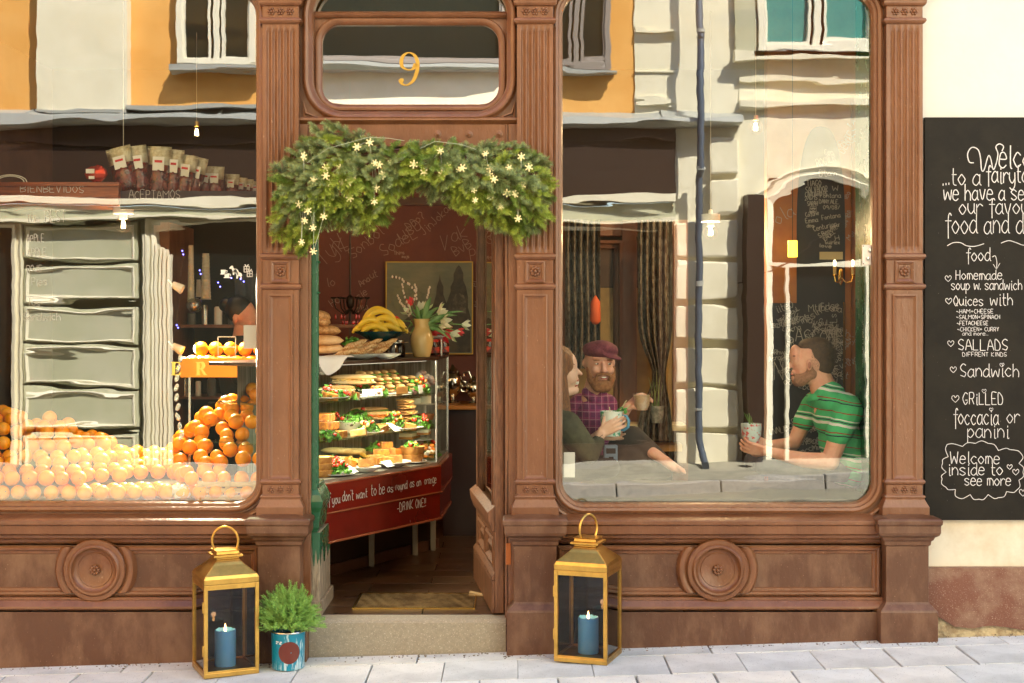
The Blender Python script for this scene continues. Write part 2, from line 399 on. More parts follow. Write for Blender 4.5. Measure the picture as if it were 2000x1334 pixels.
def qq(py, y): return (y, fz(py, y))
def apron(X0, X1, cxm, name):
    """sill, moulded panel and plinth below a window"""
    b = MB()
    b.exx([(.30, fz(1003)), (0, fz(1003)), qq(1016, -.085), qq(1018, -.092), qq(1025, -.092), qq(1027, -.080), qq(1043, -.078), qq(1046, -.058), qq(1051, -.055), qq(1054, -.038), qq(1059, -.030), qq(1062, -.018), (.30, fz(1062))], X0, X1)
    s = b.build('window_sill', BROWN, cafe, bevel=.002)
    b = MB(); b.box(X0, X1, -.012, .1, fz(1064), fz(1168)); b.build('apron_panel', BROWN2, cafe)
    b = MB()
    l, r_, t, bo = X0+.115, X1-.115, fz(1067), fz(1160)
    b.sweep([(l, t), (r_, t), (r_, bo), (l, bo)], [(.004, 0), (.004, -.014), (-.004, -.020), (-.014, -.018), (-.020, -.008), (-.032, -.006), (-.036, 0)], y=-.011)
    b.build('panel_moulding', BROWN, cafe)
    b = MB(); b.exx([(0, fz(1163)), qq(1166, -.030), qq(1168, -.036), qq(1171, -.036), qq(1173, -.046), qq(1185, -.070), qq(1189, -.072), qq(1192, -.062), (0, fz(1192))], X0, X1)
    b.build('plinth_moulding', BROWN, cafe, bevel=.002)
    b = MB(); n = 16; vs = []
    for i in range(n+1):
        x = X0+(X1-X0)*i/n; vs += [(x, -.062, fz(1190)), (x, -.066, gz(x)-.05)]
    b.add(vs, [(2*i, 2*i+1, 2*i+3, 2*i+2) for i in range(n)])
    b.build('plinth', BROWN2, cafe)
    # medallion with side rolls
    c = Vector((cxm, -.012, fz(1112, -.02))); R0 = .150
    b = MB(); prof = [(.198, -.002), (.196, -.018), (.185, -.030), (.172, -.032), (.160, -.026), (.15, -.02)]
    rings = []
    for r, h in [(.20, 0.0)]+prof:
        rings.append([Vector((c.x+r*math.cos(a), c.y+h, c.z+max(-.112, min(.112, r*math.sin(a))))) for a in [2*math.pi*k/64 for k in range(64)]])
    b.loft(rings, cap0=False); med = b.build('medallion', BROWN, cafe, smooth=True)
    b = MB(); b.lathe([(R0, 0), (R0, -.036), (R0-.004, -.040), (.128, -.040), (.124, -.046), (.118, -.050), (.110, -.048), (.104, -.036), (.094, -.026), (.084, -.022), (.082, -.025), (.078, -.022), (.001, -.020)], c, 56, 'Y')
    b.build('medallion_ring', BROWN, med, smooth=True)
    rosette('rosette', c+Vector((0, -.03, 0)), .027, med, n=8)
apron(PX['a'], PX['b'], fx(185, -.04), 'left')
apron(PX['c'], PX['d'], fx(1402, -.04), 'right')

# ---------------------------------------------------------------- doorway
DX0, DX1 = fx(607), fx(986)
path = rrect(fx(611), fx(990), fz(217), fz(-34), .155, 10)
b = MB(); b.sweep(path, [(0, .07), (0, .012), (.006, .0), (.014, -.006), (.020, -.020), (.032, -.026), (.040, -.022), (.046, -.004), (.052, .0)])
tf = b.build('transom_frame', BROWN, cafe, smooth=True)
b = MB(); ring_fill(b, rrect(fx(611)-.05, fx(990)+.05, fz(217)-.05, fz(-34)+.05, .2, 10), PX['b'], PX['c'], fz(236), TOP, .0015)
b.build('frame_backing', BROWN2, tf)
# spandrel fillets in the lower corners
for sx, x in ((1, fx(592)), (-1, fx(1006))):
    b = MB(); z = fz(231)
    b.sweep([(x, z+.085), (x+sx*.02, z+.03), (x+sx*.085, z), (x, z)] if sx > 0 else [(x, z+.085), (x, z), (x-.085, z), (x-.02, z+.03)], [(0, 0), (0, -.008), (-.008, -.010), (-.012, 0)])
    b.build('spandrel', BROWN, tf)
path2 = rrect(fx(629, .07), fx(974, .07), fz(204, .07), fz(49, .07), .088, 10)
b = MB(); b.sweep(path2, [(0, .04), (0, .01), (.008, 0), (.02, -.006), (.03, -.004), (.036, .004), (.045, .006)], y=.06)
sash = b.build('transom_sash', BROWN, tf, smooth=True)
b = MB(); ring_fill(b, rrect(fx(629,.07)-.04, fx(974,.07)+.04, fz(204,.07)-.04, fz(49,.07)+.04, .12, 10), fx(600), fx(1000), fz(236), fz(26, .07), .068)
b.build('sash_backing', BROWN, sash)
b = MB(); b.exx([(.12, fz(30)), (.05, fz(30)), (.04, fz(26)), (.035, fz(22)), (.05, fz(18)), (.12, fz(18))], fx(600), fx(1000)); b.build('sash_rail', BROWN, sash)
b = MB(); b.box(fx(600), fx(1000), .10, .105, fz(18), fz(-50)); b.build('dark_pane', PANE2, sash)
b = MB(); b.add([(x, .088, z) for x, z in path2], [tuple(range(len(path2)))]); tg = b.build('transom_glass', PANE2, sash)
b = MB()   # gilt figure 9, swelling strokes
nine = [(.50,.66),(.42,.50),(.26,.47),(.10,.56),(.06,.72),(.12,.90),(.28,1.0),(.46,.93),(.56,.72),(.55,.45),(.44,.15),(.24,.0),(.10,.03),(.03,.13),(.08,.17)]
hh = fz(103, .085)-fz(166, .085)
ribbon(b, crom([(x*hh*1.0, z*hh) for x, z in nine], 6), (fx(780, .085), .084, fz(166, .085)), XU, ZU, .01,
       wf=lambda t, dx, dz: .005+.014*abs(dz)**1.5)
b.ell((fx(780,.085)+.07*hh, .083, fz(166,.085)+.14*hh), (.011, .0015, .011), 12, 6)
b.build('house_number', M('gilt', (.50,.32,.06), .4, metal=.75, bump=.2, bs=40), sash)
# transom bar with bolts
b = MB(); b.exx([(.10, fz(228)), (-.004, fz(228)), (-.022, fz(231)), (-.024, fz(236)), (-.010, fz(240)), (0, fz(243)), (0, fz(286)), (.10, fz(286))], PX['b'], PX['c'])
b.build('transom_bar', BROWN, cafe, bevel=.002)
for px in (855, 916, 975):
    b = MB(); c = P(px, 262, 0); b.lathe([(.018, .0), (.018, -.004), (.014, -.006), (.009, -.006), (.009, -.012), (.006, -.015), (.001, -.016)], c, 14, 'Y')
    b.build('bolt', BROWN, cafe, smooth=True)
b = MB(); b.box(DX0, DX1, .02, .16, fz(286), fz(300)); b.build('door_head', DBROWN, cafe, bevel=.003)
# jambs
b = MB(); b.box(PX['b'], DX0, 0.0015, .03, .10, fz(243)); b.box(PX['b']+.04, DX0-.012, -.014, .01, fz(1012), fz(243)); b.build('door_jamb', BROWN, cafe, bevel=.003)
b = MB(); b.box(DX1, PX['c'], .0015, .13, .10, fz(243)); b.box(DX1+.018, PX['c']-.06, -.012, .01, .12, fz(243)); b.box(DX1+.004, DX1+.012, -.008, .01, .12, fz(243))
jr = b.build('door_jamb', BROWN, cafe, bevel=.003)
b = MB(); b.box(DX1+.006, DX1+.03, -.016, -.012, fz(1102), fz(1060)); b.build('hinge', M('rusty_hinge', (.42,.12,.02), .55, bump=.5, bs=60), jr, bevel=.002)
b = MB(); b.box(DX1+.018, DX1+.026, -.008, .0, fz(948), fz(1012)); b.tube([P(991,560,-.01), P(991,900,-.01)], .006, 6); b.build('jamb_bead', BROWN, jr, smooth=True)
# green inner jamb on the left with its small pedestal, paint worn off below
b = MB(); b.box(DX0-.02, DX0+.022, .034, .09, fz(960, .06), fz(290)); b.tube([(DX0+.016, .06, fz(950,.06)), (DX0+.016, .06, fz(300,.06))], .016, 10)
for py in (512, 572): b.lathe([(.020, -.006), (.024, 0), (.020, .006)], (DX0+.016, .06, fz(py, .06)), 12)
gj = b.build('inner_jamb', GREEN, cafe, smooth=True)
b = MB(); b.stack(DX0-.01, DX0+.024, .04, .30, [(.0, fz(1040,.04)), (.012, fz(1030,.04)), (.018, fz(1000,.04)), (.030, fz(990,.04)), (.034, fz(978,.04)), (.020, fz(966,.04)), (.004, fz(956,.04)), (0, fz(948,.04))])
b.build('jamb_pedestal', GREEN, gj, bevel=.002)
b = MB(); b.box(DX0-.01, DX0+.040, .04, .42, FLOOR, fz(1040,.04)); b.box(DX0-.01, DX0+.052, .036, .46, FLOOR, FLOOR+.07)
peel = M('peeling_green_paint', (.33,.27,.19), .75, col2=(.17,.13,.09), cs=12, stretch=(7,7,1), bump=.5, bs=40)
b.build('jamb_foot', peel, gj, bevel=.004)
b = MB(); q = random.Random(2)
pts = [(0, fz(1040,.04)), (1, fz(1040,.04))]
n = 15; ed = [(1-i/(n-1), fz(1040,.04)-(.03+q.random()*.05+.11*abs(math.sin(i*.55)))) for i in range(n)]
xx0, xx1 = DX0-.0095, DX0+.0405
b.add([(xx0+(xx1-xx0)*u, .0385, z) for u, z in pts+ed], [tuple(range(len(pts+ed)))])
b.add([(DX0+.0415, .04+.38*u, z) for u, z in pts+ed], [tuple(range(len(pts+ed)))])
b.build('paint_remnant', GREEN, gj)

# door leaf, swung inward on the right-hand jamb
ang = math.atan2(1.0, -.125); L = .94
hx, hy = DX1-.004, .045
ld = Vector((math.cos(ang), math.sin(ang), 0)); lt = Vector((-ld.y, ld.x, 0))       # along the leaf / its thickness (towards the room's left)
leaf = empty('door_leaf', (hx, hy, 0), parent=cafe, rz=ang)
z0 = FLOOR+.008; zT = fz(300)-.01
b = MB()
zl = fz(1003)
for u0, u1 in ((0, .085), (L-.085, L)): b.box(u0, u1, 0, .045, z0, zT)
b.box(.085, L-.085, 0, .045, zT-.10, zT); b.box(.085, L-.085, 0, .045, zl-.13, zl); b.box(.085, L-.085, 0, .045, z0, z0+.20)
b.build('door_frame', OAK, leaf, bevel=.004)
b = MB(); b.box(.085, L-.085, .018, .028, z0+.20, zl-.13); b.build('door_panel', OAK, leaf)
for u0, u1 in ((.10, L/2-.02), (L/2+.02, L-.10)):
    b = MB(); b.sweep([(u0, zl-.14), (u1, zl-.14), (u1, z0+.215), (u0, z0+.215)], [(.0, 0), (.0, .014), (-.012, .020), (-.022, .008), (-.03, .0), (-.045, .0), (-.06, .012), (-.08, .012)], y=.028)
    b.build('panel_moulding', OAK, leaf)
b = MB(); b.exx([(.045, zl-.10), (.060, zl-.09), (.075, zl-.05), (.080, zl-.02), (.082, zl), (.045, zl+.03)], .0, L); b.build('door_ledge', OAK, leaf, bevel=.003)
b = MB(); b.box(.0, L, .045, .060, z0, z0+.16); b.exx([(.045, z0+.16), (.062, z0+.165), (.06, z0+.18), (.045, z0+.2)], 0, L); b.build('kick_board', OAK, leaf, bevel=.003)
b = MB(); b.box(.085, L-.085, .020, .024, zl, zT-.10); b.build('door_glass', PANE, leaf)
b = MB()
for u in (.085, L-.097): b.box(u, u+.012, .045, .052, zl+.02, zT-.1)
b.build('glazing_bead', OAK, leaf)

# granite step, floor edge
b = MB(); n = 14; y0 = -.045; rings = []
for i in range(n+1):
    x = fx(573)+(fx(988)-fx(573))*i/n
    rings.append([(x, y0, gz(x)-.05), (x, y0, FLOOR-.020), (x, y0+.008, FLOOR-.008), (x, y0+.02, FLOOR-.004), (x, .06, FLOOR-.002), (x, .06, gz(x)-.05)])
b.loft(rings); b.build('door_step', GRANITE, cafe)

# ---------------------------------------------------------------- masonry of the cafe's building
b = MB(); XR = PX['d']+.08
b.box(XR, 9, .0, .35, fz(1106), 3.6)
b.build('street_wall', CREAM, cafe)
b = MB(); b.box(-12, PX['a']-.08, 0, .35, -.4, 3.6); b.build('street_wall', CREAM, cafe)
b = MB(); b.box(XR, 9, -.003, .0, fz(1106), fz(1010)); b.build('wall_base_band', CREAM_LOW, cafe)
b = MB(); n = 60; q = random.Random(5); top = fz(1110, -.03); vs = []; fs = []
for i in range(n+1):                                       # red render, broken off along the foot
    x = XR+(7-XR)*i/n
    low = gz(x)-.05
    if i < 24:
        pass
    t = (x-XR)
    brk = gz(x)-.05 if t > 1.3 else gz(x)+max(0, .075*math.exp(-((t-.02)/.12)**2)+.028+.012*q.random()+.01*math.sin(t*23))
    vs += [(x, 0, top+.006), (x, -.03, top), (x, -.034, (top+brk)/2), (x, -.033, brk), (x, -.004, brk-.004)]
for i in range(n):
    for j in range(4): fs.append((5*i+j, 5*i+j+1, 5*i+5+j+1, 5*i+5+j))
b.add(vs, fs); b.build('render_plinth', PLINTH, cafe)
b = MB(); b.box(XR, 4.2, -.012, .0, gz(XR)-.1, fz(1106)); b.build('broken_render', BROKEN, cafe)
b = MB(); b.box(-12, 12, .0, .35, 3.6, 7.65); b.box(-12, 12, -.10, .35, TOP+.1, 3.62); b.box(PX['a']-.08, PX['d']+.1, -.03, .35, TOP, TOP+.1)
b.build('upper_wall', CREAM, cafe)
b = MB(); b.box(-12, 12, -.25, .4, 7.65, 7.8); b.build('eaves', DBROWN, cafe)
b = MB(); b.box(-12.2, 12.2, .1, 12, 7.75, 7.95); b.build('roof', DBROWN, cafe)
b = MB(); b.box(-12, -11.6, .35, 12, 0, 7.75); b.box(11.6, 12, .35, 12, 0, 7.75); b.box(-12, 12, 11.6, 12, 0, 7.75); b.build('rear_wall', CREAM, cafe)
for i, x in enumerate((-9, -6, -3, 0, 3, 6, 9)):
    b = MB(); b.box(x-.5, x+.5, -.012, .1, 4.8, 6.6); w = b.build('upper_window', DBROWN, cafe)
    for s in (-1, 1):
        b = MB(); b.box(x+s*.24-.2, x+s*.24+.2, -.02, -.013, 4.9, 6.5); b.build('pane', M('far_pane', (.03,.05,.05), .05), w)
# ------------------------------------------------------------------ street
SLAB = [M('paving_slab_%s' % n, c, .75, col2=tuple(v*.8 for v in c2), cs=2.4, cd=12, lo=.42, hi=.68, bump=.35, bs=45, bdist=.002, specks=(.16,.17,.18), spk=.70, sps=110)
        for n, c, c2 in (('pale', (.70,.73,.73), (.58,.61,.61)), ('grey', (.64,.67,.675), (.52,.55,.555)), ('warm', (.71,.72,.70), (.59,.60,.585)))]
JOINT = M('sandy_joint', (.42,.42,.40), .95, bump=.6, bs=200)
def sheet(name, x0, x1, y0, y1, dz, m, nx=2):
    b = MB(); b.add([(x, y, gz(x)+dz) for x in (x0, x1) for y in (y0, y1)], [(0, 2, 3, 1)])
    return b.build(name, m, kind='structure')
sheet('ground', -120, 120, -120, 120, -.30, M('ground_earth', (.12,.11,.10), .9))
pave = sheet('pavement', -14, 14, -2.2, .03, -.022, JOINT)
sheet('road', -14, 14, -6.45, -2.2, -.115, M('road_setts', (.22,.21,.16), .75, col2=(.18,.17,.14), cs=9, bump=.7, bs=14, bdist=.01))
sheet('far_pavement', -14, 14, -8.0, -6.6, -.01, M('far_paving', (.34,.32,.25), .8, col2=(.22,.21,.17), cs=2, cd=6))
b = MB()
for x in range(-14, 14, 1):
    b.add([(x+.006, -2.34, gz(x)-.13), (x+.994, -2.34, gz(x+1)-.13), (x+.994, -2.2, gz(x+1)-.13), (x+.006, -2.2, gz(x)-.13),
           (x+.006, -2.34, gz(x)-.0), (x+.994, -2.34, gz(x+1)), (x+.994, -2.2, gz(x+1)+.001), (x+.006, -2.2, gz(x)+.001)],
          [(0,3,2,1),(4,5,6,7),(0,1,5,4),(1,2,6,5),(2,3,7,6),(3,0,4,7)])
    b.add([(x+.006, -6.62, gz(x)-.13), (x+.994, -6.62, gz(x+1)-.13), (x+.994, -6.45, gz(x+1)-.13), (x+.006, -6.45, gz(x)-.13),
           (x+.006, -6.62, gz(x)-.0), (x+.994, -6.62, gz(x+1)), (x+.994, -6.45, gz(x+1)+.001), (x+.006, -6.45, gz(x)+.001)],
          [(0,3,2,1),(4,5,6,7),(0,1,5,4),(1,2,6,5),(2,3,7,6),(3,0,4,7)])
b.build('kerb', M('kerb_granite', (.36,.34,.32), .7, col2=(.27,.26,.25), cs=30), kind='structure', bevel=.01)
q = random.Random(11); y = -.05; row = 0
sl = {}
while y > -2.15:
    d = .17 if row == 0 else .35
    off = (row % 2)*.175+q.uniform(-.02, .02)+.05; x = -4.0+off
    while x < 4.2:
        w = .345+q.uniform(-.004, .004) if row else .70
        ww = w-.006
        key = (row == 0, q.randrange(3))
        if key not in sl:
            dd = (d-.007)/2; h = .02
            bb = MB(); bb.add([(-ww/2+.002, -dd+.002, 0), (ww/2-.002, -dd+.002, 0), (ww/2-.002, dd-.002, 0), (-ww/2+.002, dd-.002, 0),
                (-ww/2, -dd, -.004), (ww/2, -dd, -.004), (ww/2, dd, -.004), (-ww/2, dd, -.004), (-ww/2, -dd, -h), (ww/2, -dd, -h), (ww/2, dd, -h), (-ww/2, dd, -h)],
                [(0,1,2,3),(4,5,1,0),(5,6,2,1),(6,7,3,2),(7,4,0,3),(8,9,5,4),(9,10,6,5),(10,11,7,6),(11,8,4,7)])
            o = bb.build('paving_slab', SLAB[key[1]], pave); sl[key] = o
        else:
            o = sl[key].copy(); C.objects.link(o)
        o.location = (x+w/2, y-d/2, gz(x+w/2)+q.uniform(-.0015, .0015))
        o.rotation_euler = (q.uniform(-.003, .003), -math.atan(.0315)+q.uniform(-.003, .003), q.uniform(-.004, .004))
        x += w
    y -= d; row += 1

# ------------------------------------------------------------------ the house across the street (seen mirrored in the glass, and lighting the front)
W = 8.0; KS = FPX/(DIST+W)
def ox(px): return (px-1000)/KS
def oz(py): return EYE-(py-620)/KS
OR = M('orange_plaster', (.72,.36,.085), .9, col2=(.80,.44,.13), cs=1.5, cd=6, bump=.4, bs=9, bdist=.01)
WH = M('white_plaster', (.82,.78,.62), .9, col2=(.74,.70,.54), cs=2, cd=6, bump=.4, bs=9, bdist=.01)
GRY = M('grey_green_paint', (.42,.43,.30), .6, col2=(.48,.48,.36), cs=2, cd=4, bump=.3, bs=10, bdist=.006)
WOODW = M('white_joinery', (.80,.77,.64), .5)
ZINC = M('zinc_flashing', (.46,.48,.46), .4, metal=.3, bump=.3, bs=6, bdist=.01)
BRS = M('brown_signboard', (.026,.011,.005), .5, bump=.3, bs=12, bdist=.01)
TEAL = M('teal_blind', (.05,.26,.24), .4)
NIGHT = M('dark_glazing', (.012,.015,.013), .15, spec=.25)
opp = empty('house_across_the_street', (0, -W, 0), 'orange and white plastered house with a zinc ledge over its ground floor', 'building')
def ob(name, px0, px1, py0, py1, d0, d1, m, parent=None, bevel=0):
    b = MB(); b.box(ox(px0), ox(px1), d0, d1, oz(py0), oz(py1))
    o = b.build(name, m, parent or opp, bevel=bevel); return o
TOPP = -1150
ob('wall', -2200, 75, TOPP, 218, -.4, 0, OR); ob('wall', 250, 600, TOPP, 218, -.4, 0, OR); ob('wall', 75, 250, TOPP, 218, -.4, .0, WH)
ob('pilaster_strip', 76, 250, TOPP, 218, 0, .16, WH)
ob('wall', 600, 1000, TOPP, 218, -.4, .0, WH); ob('wall', 1000, 1240, TOPP, 218, -.4, .0, OR)
ob('wall', 1240, 1445, TOPP, 222, -.4, .02, WH); ob('wall', 1445, 3600, TOPP, 1000, -.4, .03, WH)
ob('roof', -2200, 3600, TOPP-40, TOPP, -6, .35, DBROWN)
def owin(px0, px1, py0, py1, rows=1, pm=NIGHT, cols=2, fw=12, m=WOODW, sill=True, panes=True):
    fr = ob('window_recess', px0, px1, py0, py1, .031, .04, DARK)
    b = MB()
    X0, X1, Z0, Z1 = ox(px0), ox(px1), oz(py1), oz(py0); f = fw/KS
    b.box(X0, X0+f, .042, .12, Z0, Z1); b.box(X1-f, X1, .042, .12, Z0, Z1); b.box(X0+f, X1-f, .042, .12, Z0, Z0+f); b.box(X0+f, X1-f, .042, .12, Z1-f, Z1)
    for c in range(1, cols):
        xm = X0+(X1-X0)*c/cols; b.box(xm-f*.45, xm+f*.45, .042, .10, Z0+f, Z1-f)
    b.build('frame', m, fr, bevel=.006)
    for c in range(cols):
        xa = X0+(X1-X0)*c/cols+f*.8; xb = X0+(X1-X0)*(c+1)/cols-f*.8
        bb = MB(); bb.box(xa+.01, xb-.01, .05, .055, Z0+f+.01, Z1-f-.01); bb.build('pane', pm, fr)
        bb = MB(); bb.sweep([(xa, Z1-f), (xb, Z1-f), (xb, Z0+f), (xa, Z0+f)], [(0, .10), (-.03, .10), (-.035, .055)]); bb.build('casement', m, fr)
    if sill:
        bb = MB(); bb.exx([(.03, Z0), (.20, Z0-.02), (.20, Z0-.06), (.03, Z0-.09)], X0-.06, X1+.06); bb.build('sill', ZINC if m is not WOODW or py1 > 100 else ZINC, fr)
    return fr
owin(345, 500, -260, 128, cols=2, fw=13)
owin(1060, 1192, -260, 128, cols=2, fw=11, m=M('grey_joinery', (.25,.22,.20), .5))
owin(600, 985, -260, 118, cols=1, fw=7, m=M('grey_joinery', (.25,.22,.20), .5))
owin(1480, 1712, -260, 100, cols=2, fw=16, pm=TEAL)
ob('side_shutter', 1436, 1478, -260, 100, .04, .09, GRY)
ob('sill_band', 1430, 1900, 104, 118, .03, .20, WH)
ob('string_course', 1445, 3600, 190, 204, .03, .14, WH); ob('string_course', 1445, 3600, 150, 160, .03, .09, WH)
# zinc ledge with folded seams
b = MB(); b.exx([(.0, oz(212)), (.26, oz(232)), (.27, oz(243)), (.20, oz(250)), (.0, oz(252))], ox(-2200), ox(1446)); led = b.build('ledge', ZINC, opp)
for px in (60, 240, 430, 620, 800, 980, 1290):
    b = MB(); b.exx([(.0, oz(206)), (.262, oz(228)), (.275, oz(243)), (.26, oz(243)), (.0, oz(214))], ox(px), ox(px)+.03); b.build('seam', ZINC, led)
ob('signboard', -2200, 1318, 250, 385, -.3, .10, BRS); ob('signboard_moulding', -2200, 1318, 268, 276, .10, .15, BRS); ob('signboard_moulding', -2200, 1318, 372, 385, .10, .17, BRS)
ob('pier_wall', 1318, 1445, 250, 1000, -.3, .04, WH)
for i in range(8):
    py = 262+i*82; ob('rusticated_block', 1320 if i > 1 else 1385, 1441, py+7, py+76, .04, .13, WH, bevel=.02)
ob('string_course', -2200, 1318, 385, 400, -.1, .18, WH); ob('string_course', -2200, 1318, 404, 432, -.1, .12, GRY); ob('string_course', -2200, 1318, 424, 430, .12, .16, WH)
ob('ground_floor_wall', -2200, 1318, 432, 1000, -.4, -.10, GRY)
def blocks(px0, px1, m=GRY):
    for i in range(6):
        py = 434+i*82.5
        o = ob('panel_block', px0, px1, py, py+76, -.10, .02, m, bevel=.012)
        b = MB(); X0, X1, Z0, Z1 = ox(px0+10), ox(px1-10), oz(py+68), oz(py+9)
        b.sweep([(X0, Z1), (X1, Z1), (X1, Z0), (X0, Z0)], [(.020, 0), (.020, .022), (.012, .026), (.006, .008), (-.002, .014), (-.008, 0)], y=.02)
        b.build('block_moulding', WOODW, o)
blocks(40, 266); blocks(560, 780); blocks(-330, -110); blocks(-760, -540)
def doorway(px0, px1, py0, frame_px=16, m=WH):
    f = ob('shop_opening', px0, px1, py0, 925, -.10, -.09, NIGHT)
    b = MB(); X0, X1, Z1 = ox(px0), ox(px1), oz(py0); w = frame_px/KS
    b.sweep([(X0, -.1), (X0, Z1), (X1, Z1), (X1, -.1)], [(-w*.2, -.10), (-w*.2, .05), (w*.25, .07), (w*.3, .03), (w*.7, .04), (w, .08), (w, -.1)], closed=False)
    b.build('architrave', m, f); return f
doorway(-60, 22, 440); dd = doorway(300, 520, 440)
b = MB(); X0 = ox(278)
for i in range(7): b.lathe([(.030, 0), (.030, 1)], (X0+.03+i*.042, .05, 0), 8) if False else b.box(X0+i*.043, X0+i*.043+.03, -.05, .06+.02*(i%2), 0, oz(452+i*7))
b.build('fluted_jamb', WH, dd)
doorway(830, 1290, 440, m=BRS)
for i in range(2):
    ob('shop_mullion', 945+i*130, 951+i*130, 440, 925, -.088, -.02, BRS)
ob('shop_transom', 830, 1290, 436, 446, -.088, .05, WOODW); ob('stall_riser', 830, 1290, 870, 925, -.088, .0, BRS)
ob('plinth', -2200, 1445, 905, 1000, -.088, .10, M('grey_stone', (.33,.32,.29), .85, bump=.4, bs=12))
# arched white doorway on the right-hand part
fr = ob('arched_opening', 1500, 1720, 395, 925, .031, .036, NIGHT)
pathA = [(ox(1500), -.1)]+[(ox(1500+220*i/12), oz(395-52*math.sin(math.pi*i/12))) for i in range(13)]+[(ox(1720), -.1)]
b = MB(); b.sweep(pathA, [(-.05, .03), (-.05, .10), (.02, .13), (.04, .09), (.09, .10), (.12, .14), (.14, .03)], closed=False); b.build('architrave', WOODW, fr)
b = MB(); b.box(ox(1505), ox(1715), .04, .05, oz(400), oz(348)); b.build('fanlight', NIGHT, fr)
ob('door_rail', 1502, 1718, 508, 520, .04, .12, WOODW, fr); ob('mullion', 1534, 1541, 520, 925, .04, .12, WOODW, fr); ob('mullion', 1690, 1698, 520, 925, .04, .12, WOODW, fr)
ob('open_shutter', 1452, 1484, 388, 925, .03, .34, BRS)
# downpipe
b = MB(); x = ox(1362)
b.tube([(x, .30, 9.5), (x, .30, oz(60)), (x, .34, oz(85)), (x, .34, oz(330)), (x, .22, oz(345)), (x, .22, oz(860)), (x+.02, .25, oz(885)), (x+.04, .42, oz(905))], .038, 12)
dp = b.build('downpipe', M('blue_grey_pipe', (.10,.13,.18), .35, metal=.4), opp, smooth=True)
for py in (70, 330, 560, 800):
    b = MB(); b.lathe([(.046, -.02), (.046, .02)], (x, .33 if py < 331 else .22, oz(py)), 12); b.build('pipe_collar', ZINC, dp)
# neighbours beyond, closing the street's sides at both ends
for nm, x, lab, m in (('townhouse', -19, 'tall ochre townhouse closing the far left end of the street', OR), ('townhouse', 19, 'tall pale townhouse closing the far right end of the street', WH)):
    t = empty(nm, (x, -W/2, 0), lab, 'building'); b = MB(); b.box(-2.5, 2.5, -4, 4, -.6, 5.2); b.build('wall', m, t)
    b = MB(); b.box(-2.7, 2.7, -4.2, 4.2, 5.2, 5.35); b.build('roof', DBROWN, t)
    for k in range(3):
        b = MB(); b.box(-2.53 if x > 0 else 2.5, -2.5 if x > 0 else 2.53, -2.8+k*2.3, -1.8+k*2.3, 2.2, 3.9); b.build('window', NIGHT, t)

# cables and small fixings across the far facade
b = MB()
for a, c in (((1440, 560), (1720, 360)), ((-200, 250), (520, 262)), ((560, 180), (1000, 196))):
    p, r_ = Vector((ox(a[0]), .12, oz(a[1]))), Vector((ox(c[0]), .12, oz(c[1]))); pts = [p.lerp(r_, i/10)+Vector((0, 0, -.12*math.sin(math.pi*i/10))) for i in range(11)]; bb = MB(); bb.tube(pts, .009, 5); bb.build('cable', DARK, opp)
# zinc and white string courses on the far facade
for px0, px1, py0, py1 in ((75, 250, 214, 224), (250, 600, 205, 214)): ob('string_course', px0, px1, py0, py1, .0, .20, ZINC)
for py in (60, 130, 196): ob('string_course', 1242, 1318, py, py+5, .02, .06, WH)

# grit and crumbs of render lying along the foot of the front
q = random.Random(71); b = MB()
for i in range(420):
    x = q.uniform(-2.7, 3.4); yy = (-.075 if not any(abs(x-PX[k]) < .15 for k in 'abcd') else -.14)-abs(q.gauss(0, .035))
    if -.98 < x < -.02: yy -= .0
    if x > PX['d']+.15: yy = -.02-abs(q.gauss(0, .06))
    r_ = q.uniform(.0012, .0042); b.ell((x, yy, gz(x)+r_*.4), (r_*q.uniform(1, 1.8), r_, r_*.7), 5, 3, noise=.3, seed=i)
b.build('grit', M('dark_grit', (.10,.075,.05), .95, col2=(.30,.25,.18), cs=8), kind='stuff')
# ------------------------------------------------------------------ the room behind the front
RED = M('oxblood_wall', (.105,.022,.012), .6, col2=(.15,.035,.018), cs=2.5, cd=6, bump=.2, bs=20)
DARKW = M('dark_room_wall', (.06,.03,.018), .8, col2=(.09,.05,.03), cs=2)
ORW = M('orange_brown_wall', (.34,.10,.022), .55, col2=(.42,.15,.035), cs=4, cd=6, bump=.2, bs=20)
CHB = M('blackboard_paint', (.022,.018,.022), .7, col2=(.035,.028,.035), cs=3, cd=6)
CHALK = M('chalk_line', (.50,.46,.42), .9)
CHALKD = M('faint_chalk_line', (.34,.22,.16), .9)
CHALKG = M('grey_chalk_line', (.42,.40,.38), .9)
STEEL = M('brushed_steel', (.55,.54,.50), .25, metal=1)
BRASS = M('brass', (.72,.45,.12), .25, metal=1, bump=.15, bs=60)
WOODR = M('red_stained_wood', (.30,.075,.02), .35, col2=(.18,.04,.012), cs=5, stretch=(1,1,9), coat=.3)
CERW = M('white_china', (.76,.75,.70), .22, coat=.3)
def struct_box(name, x0, x1, y0, y1, z0, z1, m, parent=None):
    b = MB(); b.box(x0, x1, y0, y1, z0, z1); o = b.build(name, m, parent)
    if parent is None: o['kind'] = 'structure'
    return o
XL, XRr, YB = -3.3, 2.05, 3.2
fl = struct_box('floor', XL, XRr, .055, YB, FLOOR-.06, FLOOR-.012, M('floor_joint', (.01,.006,.004), .9))
FLM = [M('floor_plank_%s' % n, c, .28, col2=c2, cs=6, cd=8, lo=.35, hi=.65, stretch=(1,5,1), bump=.35, bs=25, bdist=.003) for n, c, c2 in
       (('dark', (.040,.017,.008), (.085,.043,.02)), ('mid', (.052,.022,.011), (.10,.052,.025)), ('worn', (.045,.02,.01), (.12,.066,.033)))]
y = .06; r = 0; q = random.Random(4)
